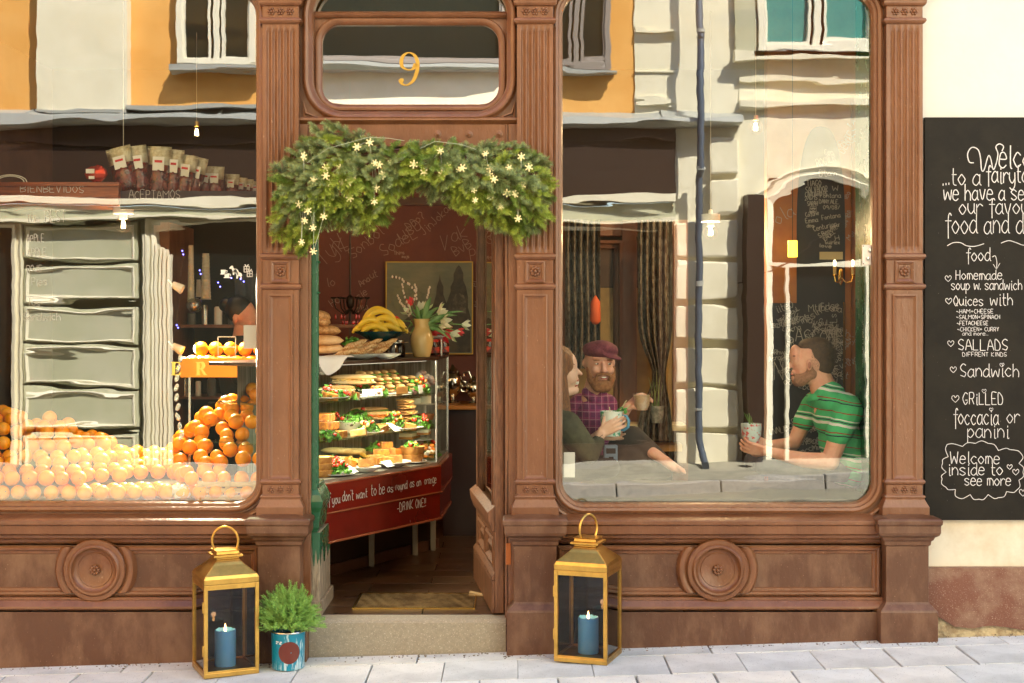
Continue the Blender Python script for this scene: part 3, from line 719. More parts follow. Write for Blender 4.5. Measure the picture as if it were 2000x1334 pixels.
while y < 3.1:
    x = -2.4+(r % 2)*.33
    while x < .6:
        b = MB(); b.box(-.322, .322, -.098, .098, -.012, 0)
        o = b.build('plank', FLM[q.randrange(3)], fl, bevel=.0015, seg=1); o.location = (x+.33, y+.1, FLOOR+q.uniform(-.0006, .0006)); x += .65
    y += .2; r += 1
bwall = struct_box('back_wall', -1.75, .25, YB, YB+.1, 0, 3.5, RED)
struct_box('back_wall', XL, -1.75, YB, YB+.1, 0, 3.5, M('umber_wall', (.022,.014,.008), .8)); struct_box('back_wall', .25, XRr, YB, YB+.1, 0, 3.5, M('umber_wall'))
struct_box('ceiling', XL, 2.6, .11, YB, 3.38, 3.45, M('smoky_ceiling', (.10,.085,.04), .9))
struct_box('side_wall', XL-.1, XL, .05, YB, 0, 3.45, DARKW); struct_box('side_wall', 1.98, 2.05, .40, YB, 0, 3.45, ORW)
b = MB()                                                  # panel joints of the oxblood wall
for x in (fx(682, 3.15), fx(960, 3.15)): b.box(x-.006, x+.006, YB-.004, YB-.001, 0, 3.3)
b.box(fx(600,3.1), fx(1000,3.1), YB-.03, YB, fz(400,3.15), fz(385,3.15)); b.build('panel_joint', DBROWN, bwall)
b = MB(); q = random.Random(21)
for t, px, py, h, a in (('Tyk', 632, 520, 34, 40), ('rL', 655, 500, 40, 25), ('Sonbol', 690, 505, 22, 38), ('SodeL', 750, 500, 24, 30), ('usD', 785, 470, 26, 34), ('Dao?', 800, 450, 16, 38), ('Jin', 828, 460, 18, 40), ('Jokarl', 850, 440, 16, 45),
    ('V.', 862, 490, 30, 5), ('ak', 885, 472, 26, 20), ('BvB', 890, 500, 20, 30), ('P.', 920, 510, 24, 10), ('ms', 735, 440, 12, 30), ('Thins', 770, 498, 7, 5), ('mojs', 785, 504, 6, 0), ('lo', 640, 560, 18, 10), ('sie', 700, 585, 14, 30), ('Ana', 705, 560, 12, 35), ('ut', 725, 545, 14, 20), ('Mia', 700, 610, 12, 20), ('Ho', 650, 600, 16, 35), ('el', 930, 560, 12, 80), ('ro', 934, 600, 12, 80)):
    p = P(px, py, YB-.006); ca, sa = math.cos(R_(a)), math.sin(R_(a))
    write(b, t, p, (ca, 0, sa), (-sa, 0, ca), h*10/2720, w=.0045, q=q, jit=.4)
b.build('chalk_scribbles', CHALKD, bwall)

# painting
pt = empty('painting', (0, YB, 0), 'dark oil painting of domed towers in a thin gilt frame on the oxblood wall', 'painting')
def PB(px, py, y): p = P(px, py, y); return Vector((p.x, p.y-YB, p.z))
x0, x1, z0, z1 = fx(756, YB), fx(922, YB), fz(690, YB), fz(513, YB)
b = MB(); b.box(x0, x1, -.03, -.008, z0, z1)
cm = M('painted_sky', (.115,.125,.075), .45, col2=(.19,.17,.10), cs=5, cd=8, lo=.3, hi=.7, stretch=(1,1,4), bump=.4, bs=60)
b.build('canvas', cm, pt)
b = MB(); b.sweep([(x0, z1), (x1, z1), (x1, z0), (x0, z0)], [(0, -.030), (0, -.036), (.007, -.036), (.008, 0)]); b.build('gilt_frame', M('dull_gilt', (.55,.33,.06), .35, metal=.8), pt)
dk = M('painted_dark_towers', (.035,.028,.018), .5, col2=(.075,.055,.03), cs=14, cd=8, bump=.4, bs=60)
def sil(pts, name, m, d=-.0325):
    b = MB(); b.add([tuple(PB(px, py, YB+d)) for px, py in pts]+[(PB(px, py, YB+d)+Vector((0, .0022, 0)))[:] for px, py in pts],
        [tuple(range(len(pts)))]+[(i, (i+1) % len(pts), len(pts)+(i+1) % len(pts), len(pts)+i) for i in range(len(pts))]); b.build(name, m, pt)
sil([(758,688),(758,640),(790,625),(822,600),(846,596),(852,575),(853,560),(857,548),(859,536),(861,548),(866,560),(866,575),(872,592),(880,570),(880,560),(886,548),(886,535),(892,522),(896,518),(900,522),(905,534),(905,548),(910,560),(914,580),(914,600),(919,620),(919,688)], 'painted_towers', dk)
sil([(884,610),(884,588),(890,575),(898,572),(906,577),(910,590),(910,612)], 'painted_arch', M('painted_stone', (.15,.12,.075), .5, col2=(.05,.04,.025), cs=18), -.035)
sil([(770,600),(770,560),(800,556),(830,575),(830,598),(800,622)], 'painted_cloud', M('painted_haze', (.17,.16,.085), .5, col2=(.11,.11,.07), cs=9), -.0330)

# dark corridor beside it with a counter and silverware
ctr = empty('bar_counter', (0, 2.5, 0), 'dark wooden bar counter with a worn orange front edge at the back of the passage', 'counter')
b = MB(); b.box(fx(862, 2.5), fx(960, 2.5), -.02, .5, fz(800, 2.5), fz(792, 2.5)); b.build('counter_top', M('orange_wood_edge', (.40,.16,.03), .35), ctr, bevel=.004)
b = MB(); b.box(fx(866, 2.55), fx(960, 2.55), .03, .5, FLOOR, fz(801, 2.5)); b.build('counter_front', M('dark_counter', (.028,.010,.007), .4), ctr)
SIL = M('old_silver', (.62,.56,.46), .14, metal=1)
for k, (px, py, s, lab) in enumerate(((884, 792, 1.0, 'silver two-handled samovar on the bar counter beside the glass case'), (925, 790, .72, 'small round silver teapot on the bar counter by the open door'))):
    t = empty('silver_urn' if k == 0 else 'silver_teapot', P(px, py, 2.62), lab, 'urn' if k == 0 else 'teapot'); t.location.z = fz(792, 2.5)+.001
    b = MB(); b.lathe([(.05*s, 0), (.055*s, .012*s), (.02*s, .03*s), (.02*s, .05*s), (.055*s, .09*s), (.075*s, .14*s), (.07*s, .18*s), (.045*s, .21*s), (.05*s, .225*s), (.02*s, .25*s), (.004, .27*s)], n=24); b.build('urn_body', SIL, t, smooth=True)
    for sgn in (-1, 1):
        b = MB(); b.tube([(sgn*.06*s, 0, .12*s), (sgn*.11*s, 0, .12*s), (sgn*.13*s, 0, .17*s), (sgn*.11*s, 0, .22*s), (sgn*.075*s, 0, .21*s), (sgn*.08*s, 0, .19*s)], .006, 8); b.build('handle', SIL, t, smooth=True)
b = MB()
for i in range(26):
    a = i*2.4; rr = .04*math.sqrt(i/26); b.ell((rr*math.cos(a), rr*math.sin(a), .012*(1-i/26)), .009, 6, 4)
b.build('sugar_heap', M('sugar_lumps', (.7,.65,.55), .8), None, loc=(fx(886, 2.9), 2.9, fz(735, 2.9)))
tag(bpy.data.objects['sugar_heap'], 'pile of pale sugar lumps in a dish above the silver urn', 'sugar')
b = MB(); b.lathe([(.01, -.03), (.05, -.012), (.055, -.002), (.05, -.004)], n=18); o = b.build('dish', M('dark_dish', (.05,.03,.02), .3), None, loc=(fx(886, 2.9), 2.9, fz(737, 2.9))); tag(o, 'dark little dish holding the sugar lumps', 'dish')
b = MB(); b.box(fx(872, 3.0), fx(940, 3.0), 2.8, 3.19, fz(747, 3.0)-.02, fz(747, 3.0)); o = b.build('wall_shelf', M('dark_counter', (.028,.010,.007), .4)); tag(o, 'short dark shelf on the oxblood wall behind the silver urn', 'shelf')

# faint chandelier on the oxblood wall
ch = empty('chandelier', P(684, 470, 2.7), 'unlit iron chandelier with red glass drops hanging before the oxblood wall', 'chandelier')
IR = M('dark_iron', (.03,.018,.012), .4, metal=.6); RG = M('red_glass_drop', (.5,.03,.02), .08, coat=.5)
b = MB(); b.tube([(0,0,-.02), (0,0,-.55)], .006, 8); b.tube([(0,0,-.02), (0,0,.9)], .003, 6); b.ell((0,0,-.42), (.03,.03,.05), 12, 8); b.build('stem', IR, ch, smooth=True)
for k in range(6):
    a = k*math.pi/3; ca, sa = math.cos(a), math.sin(a)
    b = MB(); b.tube([(0,0,-.46), (.05*ca,.05*sa,-.50), (.10*ca,.10*sa,-.46), (.115*ca,.115*sa,-.40)], .005, 6); b.lathe([(.004,-.40),(.018,-.395),(.02,-.385)], (.115*ca,.115*sa,0), 10); b.build('arm', IR, ch, smooth=True)
    b = MB(); b.ell((.10*ca,.10*sa,-.52), (.008,.008,.018), 8, 6); b.ell((.05*ca,.05*sa,-.56), (.007,.007,.015), 8, 6); b.build('glass_drop', RG, ch, smooth=True)

# ---------------------------------------------------------------- the glass display case
A0 = Vector((-.992, .30, 0)); B0 = Vector((-.436, 1.22, 0)); dd_ = (B0-A0).normalized(); nn_ = Vector((-dd_.y, dd_.x, 0))
def K(px, v, z):
    """point on a shelf: v metres behind the front pane, seen at column px"""
    t = (px-1000)/FPX; b0 = A0+nn_*v; u = (t*(DIST+b0.y)-b0.x)/(dd_.x-t*dd_.y)
    p = b0+dd_*u; p.z = z; return p
E0 = Vector((-.405, 1.93, 0)); L0 = A0-dd_*.24
def casepoly(ins=0.0):
    return [L0+nn_*ins, A0+nn_*ins, B0+nn_*ins+Vector((-ins*.3, 0, 0)), E0+Vector((-ins, 0, 0)), Vector((-.95, 1.93, 0)), L0+nn_*.52]
case = empty('display_case', A0, 'lit glass food counter with a dark red skirt just inside the doorway', 'display case')
def slab(pts, z0, z1, name, m, parent=case, bevel=0, off=True):
    b = MB(); o = A0 if off else Vector(); n = len(pts)
    b.loft([[p-o+Vector((0,0,z0)) for p in pts], [p-o+Vector((0,0,z1)) for p in pts]]); return b.build(name, m, parent, bevel=bevel)
ZT = 1.372; ZS = (1.167, .966, .765)
GL = glass('case_glass', (.95,.98,.96), 1.0, .015); SHG = glass('shelf_glass', (.82,.92,.86), 1.4, .03)
slab(casepoly(-.012), ZT-.018, ZT, 'case_top', M('case_top_wood', (.05,.028,.018), .3), bevel=.003)
slab(casepoly(0.01), ZS[0]-.008, ZS[0], 'glass_shelf', SHG); slab(casepoly(0.01), ZS[1]-.008, ZS[1], 'glass_shelf', SHG)
slab(casepoly(0), ZS[2]-.02, ZS[2], 'case_floor', M('case_floor_steel', (.35,.35,.31), .3, metal=.5))
for a, c in ((L0, B0), (B0, E0)):
    b = MB(); n = Vector((c-a)).normalized(); nx = Vector((n.y, -n.x, 0))*.003
    b.add([a-A0+Vector((0,0,ZS[2])), c-A0+Vector((0,0,ZS[2])), c-A0+Vector((0,0,ZT-.018)), a-A0+Vector((0,0,ZT-.018))], [(0,1,2,3)]); b.build('front_glass', GL, case)
b = MB(); b.add([p-A0 for p in (Vector((-1.45,.55,ZS[2]-.3)), Vector((-.95,1.96,ZS[2]-.3)), Vector((-.95,1.96,ZT-.02)), Vector((-1.45,.55,ZT-.02)))], [(0,1,2,3)]); b.add([p-A0 for p in (Vector((-.95,1.96,ZS[2]-.3)), Vector((-.40,1.96,ZS[2]-.3)), Vector((-.40,1.96,ZT-.02)), Vector((-.95,1.96,ZT-.02)))], [(0,1,2,3)]); b.build('back_panel', M('case_back', (.42,.42,.36), .4, col2=(.2,.2,.17), cs=6, stretch=(9,9,.4)), case)
for p in (B0, E0, A0-dd_*.1):
    b = MB(); b.box(p.x-A0.x-.006, p.x-A0.x+.006, p.y-A0.y-.006, p.y-A0.y+.006, ZS[2], ZT-.018); b.build('corner_post', STEEL, case, bevel=.002)
SKR = M('dark_red_gloss', (.15,.007,.004), .22, col2=(.10,.005,.003), cs=2, cd=3, bump=.12, bs=12, coat=.4)
outer = [L0-nn_*.02, B0-nn_*.02+dd_*.02, E0+Vector((.03,0,0)), Vector((-.95,1.93,0)), L0+nn_*.5]
slab(outer, .74, .75, 'case_rim', M('red_wood_rim', (.26,.07,.03), .25, coat=.4), bevel=.003)
slab([p for p in outer], .60, .74, 'upper_skirt', SKR)
inner = [L0, B0, E0, Vector((-.95,1.93,0)), L0+nn_*.5]
slab([L0-nn_*.026, B0-nn_*.026+dd_*.026, E0+Vector((.034,0,0)), Vector((-.95,1.93,0)), L0+nn_*.5], .592, .600, 'skirt_bead', M('red_wood_rim', (.26,.07,.03), .25), bevel=.002)
slab([L0-nn_*.015, B0-nn_*.015+dd_*.015, E0+Vector((.02,0,0)), Vector((-.95,1.93,0)), L0+nn_*.5], .450, .592, 'lower_skirt', SKR)
slab([L0-nn_*.024, B0-nn_*.024+dd_*.024, E0+Vector((.03,0,0)), Vector((-.95,1.93,0)), L0+nn_*.5], .438, .450, 'skirt_bead', M('red_wood_rim', (.26,.07,.03), .25), bevel=.002)
T0, T1 = Vector((-1.06, 1.09, 0)), Vector((-.489, 2.06, 0)); td = (T1-T0).normalized(); tn = Vector((-td.y, td.x, 0))
slab([T0-td*.8, T1, T1+tn*.3, T0-td*.8+tn*.3], FLOOR, .44, 'toe_board', M('toe_black', (.02,.012,.008), .4))
slab([T0-td*.8-tn*.03, T1-tn*.03, T1, T0-td*.8], FLOOR, FLOOR+.06, 'toe_rail', M('toe_rail_wood', (.07,.03,.016), .4), bevel=.002)
for px in (726, 811, 846):
    t_ = (px-1000)/FPX; q0 = T0-tn*.05; u_ = (t_*(DIST+q0.y)-q0.x)/(td.x-t_*td.y); c = q0+td*u_
    slab([c+Vector(v) for v in ((-.016,-.016,0), (.016,-.016,0), (.016,.016,0), (-.016,.016,0))], FLOOR, .45, 'leg', M('pale_leg', (.34,.27,.18), .6), bevel=.002)
# chalk motto
b = MB(); q = random.Random(3); zu = Vector((0,0,1))
def on_skirt(text, pxa, pxb, z, h, w, mb=b):
    a = K(pxa, -.0235, z)-A0; c = K(pxb, -.0235, z)-A0; write(mb, text, a, dd_, zu, h, (c-a).length, w, q, .5)
segs = (('If', 637, 645, .640, .060), ('you', 649, 664, .640, .048), ("don't", 669, 690, .641, .052), ('want', 696, 717, .642, .046), ('to', 725, 735, .644, .056), ('be', 741, 751, .645, .056), ('as', 757, 768, .647, .046), ('round', 773, 795, .650, .044), ('as', 801, 809, .652, .044), ('an', 814, 822, .652, .042), ('orange', 829, 852, .654, .044))
for t, a, c, z, h in segs: on_skirt(t, a, c, z, h, .0038)
b.build('chalk_motto', CHALK, case)
b = MB()
a = K(776, -.019, .53)-A0; c = K(832, -.019, .53)-A0; write(b, '-DRINK ONE!!', a, dd_, zu, .048, (c-a).length, .0036, q, .5)
b.build('chalk_motto', CHALK, case)
def area(name, loc, sx, sy, energy, col, rot=(0,0,0)):
    l = bpy.data.lights.new(name, 'AREA'); l.shape = 'RECTANGLE'; l.size = sx; l.size_y = sy; l.energy = energy; l.color = col
    o = bpy.data.objects.new(name, l); C.objects.link(o); o.location = loc; o.rotation_euler = rot; return o
rz = math.atan2(dd_.y, dd_.x)
LEDM = emis('case_lamp_glow', (1,.9,.68), .15)
for z, e in ((ZT-.022, 1.5), (ZS[0]-.012, 1.15), (ZS[1]-.012, 1.15)):
    c = (A0+B0)/2+nn_*.05; area('case_lamp', (c.x, c.y, z-.004), 1.0, .05, e, (1,.87,.62), (R_(-8), 0, rz))
    if z < ZT-.1: continue
    b = MB(); b.box(-.5, .5, -.006, .006, 0, .006); o = b.build('lamp_strip', LEDM, case, rot=(0,0,rz)); o.location = c-A0+Vector((0,0,z-.002))

def point(name, loc, e, col, r=.03):
    l = bpy.data.lights.new(name, 'POINT'); l.energy = e; l.color = col; l.shadow_soft_size = r
    o = bpy.data.objects.new(name, l); C.objects.link(o); o.location = loc; return o

# doormat grating let into the floor
mt = empty('doormat', (0, 0, FLOOR), 'worn brass-framed wavy metal doormat let into the dark floor', 'doormat')
x0, x1, y0, y1 = -.80, -.185, .18, .56
MATM = M('worn_mat_metal', (.36,.25,.12), .4, metal=.6, col2=(.15,.09,.04), cs=8, cd=6)
b = MB()
for a in ((x0, x1, y0, y0+.008), (x0, x1, y1-.008, y1), (x0, x0+.008, y0+.008, y1-.008), (x1-.008, x1, y0+.008, y1-.008)): b.box(*a, 0, .008)
b.build('mat_frame', BRASS, mt)
b = MB(); b.box(x0+.008, x1-.008, y0+.008, y1-.008, .001, .002); b.build('mat_bed', M('mat_black', (.02,.012,.006), .9), mt)
for k in range(14):
    yy = y0+.02+k*(y1-y0-.04)/13; b = MB()
    n = 40; pts = [(x0+.012+(x1-x0-.024)*i/n, yy+.006*math.sin(i*1.57+k), .005) for i in range(n+1)]
    b.loft([[(p[0], p[1]-.003, .002), (p[0], p[1]+.003, .002), (p[0], p[1]+.003, .007), (p[0], p[1]-.003, .007)] for p in pts]); b.build('wavy_strip', MATM, mt)
b = MB(); b.loft([[(0,-.02,0),(.09,-.02,0),(.09,.02,0),(0,.02,0)], [(0,-.02,.022),(.09,-.02,.004),(.09,.02,.004),(0,.02,.022)]])
o = b.build('door_wedge', M('pale_wedge_wood', (.50,.36,.18), .6), None, bevel=.003, loc=(fx(918, .55), .52, FLOOR+.001), rot=(0,0,-.15)); tag(o, 'small pale wooden wedge on the floor against the open door', 'door wedge')

# ---------------------------------------------------------------- right-hand window: bench, walls, lamps
BZ = .705
bench = empty('window_bench', (0, 0, 0), 'wide grey window bench behind the right-hand pane where people sit', 'bench')
b = MB(); b.box(PX['c']+.08, 1.95, .07, .85, BZ-.035, BZ); b.build('bench_top', M('bench_grey', (.035,.033,.028), .5, col2=(.055,.05,.042), cs=4), bench, bevel=.004)
b = MB(); b.box(PX['c']+.08, 1.95, .80, .83, FLOOR, BZ-.035); b.build('bench_front', DARKW, bench)
rv = struct_box('window_reveal', 1.775, 1.98, .07, .40, BZ, 3.38, GREEN)
b = MB(); q = random.Random(8)
def vert(mb, text, px, py, h, wall_y, w=.003, a=90):
    pass
for t, y, z, h, wd_, a in (('1 DENTES', .34, 1.60, .03, .28, 88), ('lei', .22, 1.95, .03, .10, 92), ('Rosa', .30, 2.15, .03, .14, 80), ('sea', .2, 2.3, .025, .1, 85), ('us PeTiteMe aL', .25, 1.35, .022, .30, 90), ('so Tu', .30, 2.42, .03, .14, 95), ('ola amor', .15, 1.1, .022, .24, 90), ('Lena', .18, 2.6, .03, .2, 88)):
    ca, sa = math.cos(R_(a)), math.sin(R_(a)); write(b, t, (1.7735, y, z), (0, ca, sa), (0, -sa*-1, ca*-1) if False else (0, -sa, ca), h, wd_, .0032, q, .5)
b.build('chalk_scribbles', CHALKG, rv)
wy = .98
bw = struct_box('partition_wall', fx(1498, wy), 1.98, wy, wy+.08, FLOOR, 3.38, ORW)
b = MB(); n = 14
def arch(cx, hw, z0, zs, zt, y, mb):
    pts = [(cx-hw, z0)]+[(cx-hw*math.cos(math.pi*i/n/2)**.75, zs+(zt-zs)*math.sin(math.pi*i/n/2)) for i in range(n+1)]+[(cx+hw*math.cos(math.pi*(n-i)/n/2)**.75, zs+(zt-zs)*math.sin(math.pi*(n-i)/n/2)) for i in range(1, n+1)]+[(cx+hw, z0)]
    m_ = len(pts); mb.add([(x, y, z) for x, z in pts]+[(x, y+.004, z) for x, z in pts], [tuple(range(m_))]+[(i, (i+1)%m_, m_+(i+1)%m_, m_+i) for i in range(m_)])
arch(fx(1603, wy), .135, fz(940, wy), fz(440, wy), fz(247, wy), wy-.005, b); b.build('black_arch', CHB, bw)
b = MB(); b.box(fx(1500, wy), fx(1650, wy), wy-.012, wy-.0055, fz(940, wy), fz(592, wy)); b.build('blackboard', CHB, bw)
b = MB(); b.box(fx(1600, wy), fx(1645, wy), wy-.014, wy-.007, fz(507, wy), fz(492, wy)); b.build('paper_note', M('yellowed_paper', (.45,.38,.22), .9), bw)
b = MB(); b.box(fx(1645, wy), fx(1649, wy), wy-.02, wy-.013, fz(940, wy), fz(590, wy)); b.box(fx(1660, wy), fx(1662, wy), wy-.02, wy-.001, fz(940, wy), fz(200, wy)); b.build('brass_edge', BRASS, bw)
b = MB(); q = random.Random(17)
W_ = [('Fen', 1611, 302, 9, 16, 4), ('2015', 1612, 309, 8, 18, 2), ('ROGIER', 1597, 326, 14, 38, 18), ('ny', 1600, 336, 7, 10, 0), ('15 Dann', 1598, 345, 10, 36, 4), ('TIAGO', 1576, 364, 11, 28, 2), ('SALVADOR', 1574, 376, 11, 42, 3), ('CARUARU-PE', 1573, 384, 9, 44, 2), ('2/6/15', 1572, 391, 8, 24, 2), ('Fontana', 1602, 386, 9, 40, 0), ('DANY,ALE,', 1600, 397, 8, 38, -2), ('W', 1626, 373, 10, 12, 4), ('09/08/', 1608, 409, 8, 32, 0), ('SARAH', 1577, 402, 9, 20, 1), ('nan', 1580, 416, 4, 12, 0),
      ('Cafune', 1574, 424, 8, 26, 10), ('Emma', 1574, 436, 9, 24, 8), ('dos', 1576, 444, 7, 14, 0), ('Fontana', 1606, 430, 9, 36, 10), ('Centurion', 1590, 452, 10, 46, 14), ('S.Benoit.', 1601, 465, 9, 40, 28), ('Amour', 1622, 448, 8, 20, 20), ('PADEL', 1612, 471, 8, 26, 40), ('Guirlex', 1612, 477, 8, 28, 0), ('H', 1632, 470, 10, 8, 10), ('love', 1600, 482, 7, 24, -6)]
for t, px, py, h, wd_, a in W_:
    ca, sa = math.cos(R_(a)), math.sin(R_(a)); s = (DIST+wy)/FPX
    write(b, t, P(px, py, wy-.008), (ca, 0, sa), (-sa, 0, ca), h*s, wd_*s, .0028, q, .4)
for k in range(64):
    px = q.uniform(1502, 1640); py = q.uniform(604, 900); t = ''.join(q.choice('abcdeghilmnorstuvAELMNORS') for _ in range(q.randint(3, 8))); s = (DIST+wy)/FPX; a = q.uniform(-20, 35)
    a = a+(60 if px > 1630 else 0); ca, sa = math.cos(R_(a)), math.sin(R_(a))
    if px > 1622 and a < 50: px = 1615
    write(b, t, P(px, py, wy-.0145), (ca, 0, sa), (-sa, 0, ca), q.uniform(8, 15)*s, w=.0026, q=q, jit=.8)
for t, px, py, h in (('SASCONE', 1538, 668, 24), ('CODE', 1525, 720, 22), ('No', 1512, 740, 34), ('A', 1522, 470, 0)):
    if h: write(b, t, P(px, py, wy-.0145), (1,0,0), (0,0,1), h*(DIST+wy)/FPX, w=.004, q=q, jit=.6)
b.add([P(1582, 407, wy-.008), P(1594, 407, wy-.008), P(1594, 408, wy-.008), P(1582, 408, wy-.008)], [(0,1,2,3)])
ribbon(b, [(0,0),(.035,0),(.035,.026),(0,.026),(0,0)], P(1582, 413, wy-.008), XU, ZU, .003)
ribbon(b, crom([(.008,.013),(.018,.020),(.028,.013),(.018,.006),(.008,.013)]), P(1582, 413, wy-.008), XU, ZU, .003)
b.build('chalk_scribbles', CHALK, bw)
b = MB()
for t, px, py, h, a in (('DENTES', 1648, 300, 14, 60), ('FDEDE', 1640, 288, 12, 20), ('1/AR', 1660, 250, 10, 40), ('leo', 1655, 390, 10, 70), ('SAMBA', 1652, 445, 10, 70), ('Mel', 1660, 470, 10, 50), ('ola', 1520, 440, 26, 30)):
    ca, sa = math.cos(R_(a)), math.sin(R_(a)); write(b, t, P(px, py, wy-.004), (ca, 0, sa), (-sa, 0, ca), h*(DIST+wy)/FPX, w=.003, q=q, jit=.6)
b.build('chalk_scribbles', CHALKG, bw)
# sconce
sc_ = empty('wall_sconce', P(1642, 540, wy-.02), 'gilt wall sconce with two candle bulbs beside the black arch', 'wall lamp')
BM = emis('bulb_glow', (1,.75,.4), 9); CDL = M('ivory_candle_tube', (.75,.55,.25), .5)
for sgn in (-1, 1):
    xo = -.045 if sgn < 0 else .055
    b = MB(); b.tube([(.0, 0, 0), (xo*.4, -.03, -.035), (xo*.9, -.05, -.03), (xo, -.05, .0)], .004, 6); b.lathe([(.006, 0), (.014, .004), (.012, .010)], (xo, -.05, 0), 10); b.build('arm', BRASS, sc_, smooth=True)
    b = MB(); b.lathe([(.009, .01), (.009, .055)], (xo, -.05, 0), 10); b.build('candle_tube', CDL, sc_, smooth=True)
    b = MB(); b.ell((xo, -.05, .073), (.009, .009, .019), 10, 8); b.build('bulb', M('clear_bulb', (.8,.7,.5), .1, emit=(1,.7,.35), es=2.0), sc_, smooth=True)
b = MB(); b.ell((0, 0, 0), (.016, .010, .05), 12, 8); b.build('back_plate', BRASS, sc_, smooth=True)
# pendants: cord, white socket, clear filament bulb
def pendant(px, py, y, lab, socket=True, e=0.0, cord_top=3.38, glow=14, sz=1.0):
    t = empty('pendant_lamp', P(px, py, y), lab, 'pendant lamp', 'bare bulb pendants in the windows'); z = t.location.z
    b = MB(); b.tube([(0,0,.06), (0,0,cord_top-z)], .0022, 6); b.build('cord', M('pale_cord', (.5,.45,.35), .6), t)
    if socket:
        b = MB(); b.lathe([(.004,.13),(.012,.125),(.014,.105),(.055*sz,.10),(.055*sz,.055),(.022,.052),(.020,.03)], n=20); b.build('socket', CERW, t, smooth=True)
    else:
        b = MB(); b.lathe([(.004,.07),(.016,.065),(.016,.035)], n=16); b.build('socket', BRASS, t, smooth=True)
    b = MB(); b.ell((0,0,-.005), (.042*sz,.042*sz,.045*sz), 20, 14); b.build('bulb', glass('bulb_glass', (.97,.95,.88), .6, .0), t, smooth=True)
    b = MB()
    for k in range(6):
        a = k*math.pi/3; b.tube([(.006*math.cos(a), .006*math.sin(a), .022), (.011*math.cos(a), .011*math.sin(a), -.022)], .0016, 5)
    b.build('filament', emis('filament_glow', (1,.6,.25), 3), t)
    if e: point('pendant_light', t.location, e, (1,.68,.36), .005)
pendant(1388, 452, 1.3, 'lit filament bulb in a white socket hanging mid right window', e=13)
pendant(1476, 247, 1.5, 'clear bulb in a brass socket high in the right window', socket=False, e=8)
pendant(241, 438, .75, 'bulb under a wide white socket hanging in the left window', e=2.0, glow=4)
pendant(384, 258, 1.9, 'clear bulb hanging high at the right of the left window', socket=False, e=3)
# small yellow lamp
t = empty('lantern_lamp', P(1548, 486, wy-.12), 'small glowing yellow cylinder lamp hanging before the orange wall', 'lamp')
b = MB(); b.lathe([(.026,-.045), (.026,.045)], n=18); b.build('lamp_shade', M('yellow_shade', (.85,.5,.05), .5, emit=(1,.55,.04), es=1.3), t, smooth=True)
b = MB(); b.tube([(0,0,.045), (0,0,3.38-t.location.z)], .002, 6); b.build('cord', IR, t)

# the room seen past the sitters: framed glazed partition, curtains, sill, stools
gp = empty('glazed_partition', (0, 2.45, 0), 'brown framed inner window with yellowish panes behind the two friends', 'partition')
xa, xb = fx(1098, 2.45), fx(1325, 2.45)
WD = M('brown_varnish', (.21,.082,.035), .4, col2=(.14,.05,.02), cs=6, stretch=(1,1,.3))
b = MB()
for x in (fx(1098,2.45), fx(1228,2.45), fx(1328,2.45)): b.box(x-.05, x+.05, -.04, .02, FLOOR, fz(430,2.45))
b.box(xa+.05, xb-.0, -.035, .015, fz(462,2.45), fz(432,2.45)); b.build('partition_frame', WD, gp, bevel=.006)
b = MB(); b.sweep([(fx(1112,2.45), fz(470,2.45)), (fx(1215,2.45), fz(470,2.45)), (fx(1215,2.45), FLOOR), (fx(1112,2.45), FLOOR)], [(0,-.02),(.0,-.05),(-.02,-.055),(-.03,-.03),(-.05,-.025),(-.06,.0)]); b.build('partition_moulding', WD, gp)
YEL = M('yellow_panel', (.33,.21,.06), .6, col2=(.22,.13,.035), cs=3)
for i, (a, c, t_, bo, m_) in enumerate(((1112, 1222, 470, 560, DARKW), (1112, 1222, 562, 860, YEL), (1234, 1322, 470, 560, DARKW), (1234, 1322, 562, 860, YEL))):
    b = MB(); b.box(fx(a,2.46), fx(c,2.46), .0, .01, fz(bo,2.46), fz(t_,2.46)); b.build('panel', m_, gp)
b = MB(); b.box(fx(1180,2.3), fx(1335,2.3), -.30, -.04, fz(838,2.3), fz(826,2.3)); b.build('partition_shelf', M('cream_board', (.55,.46,.28), .6), gp, bevel=.003)
b = MB(); b.box(fx(1190,2.3), fx(1330,2.3), -.22, -.06, fz(880,2.3), fz(866,2.3)); b.build('partition_shelf', M('orange_pine', (.46,.25,.07), .5), gp, bevel=.003)
CUR = M('patterned_curtain', (.16,.14,.11), .9, col2=(.075,.05,.038), cs=30, cd=3, lo=.47, hi=.55, stretch=(1,1,.7), bump=.3, bs=60)
def curtain(pxa, pxb, pyt, pyb, y, waist, lab):
    b = MB(); n, m_ = 40, 22; vs = []
    for j in range(m_+1):
        py = pyt+(pyb-pyt)*j/m_; s = 1
        if waist: s = 1-.62*math.exp(-((py-waist)/55)**2)
        cx = (pxa+pxb)/2+(1-s)*(pxb-pxa)*.2
        for i in range(n+1):
            u = i/n-.5; px = cx+u*(pxb-pxa)*s; p = P(px, py, y); vs.append((p.x, y+.035*s**.3*math.sin(u*34+.6*math.sin(j*.3)), p.z))
    b.add(vs, [(j*(n+1)+i, j*(n+1)+i+1, (j+1)*(n+1)+i+1, (j+1)*(n+1)+i) for j in range(m_) for i in range(n)])
    o = b.build('curtain', CUR, smooth='all'); tag(o, lab, 'curtain'); return o
curtain(1104, 1172, 430, 720, 2.2, None, 'leaf-patterned curtain hanging behind the man in the cap')
curtain(1246, 1312, 430, 860, 2.1, 735, 'leaf-patterned curtain drawn in at its waist beside the glazed partition')
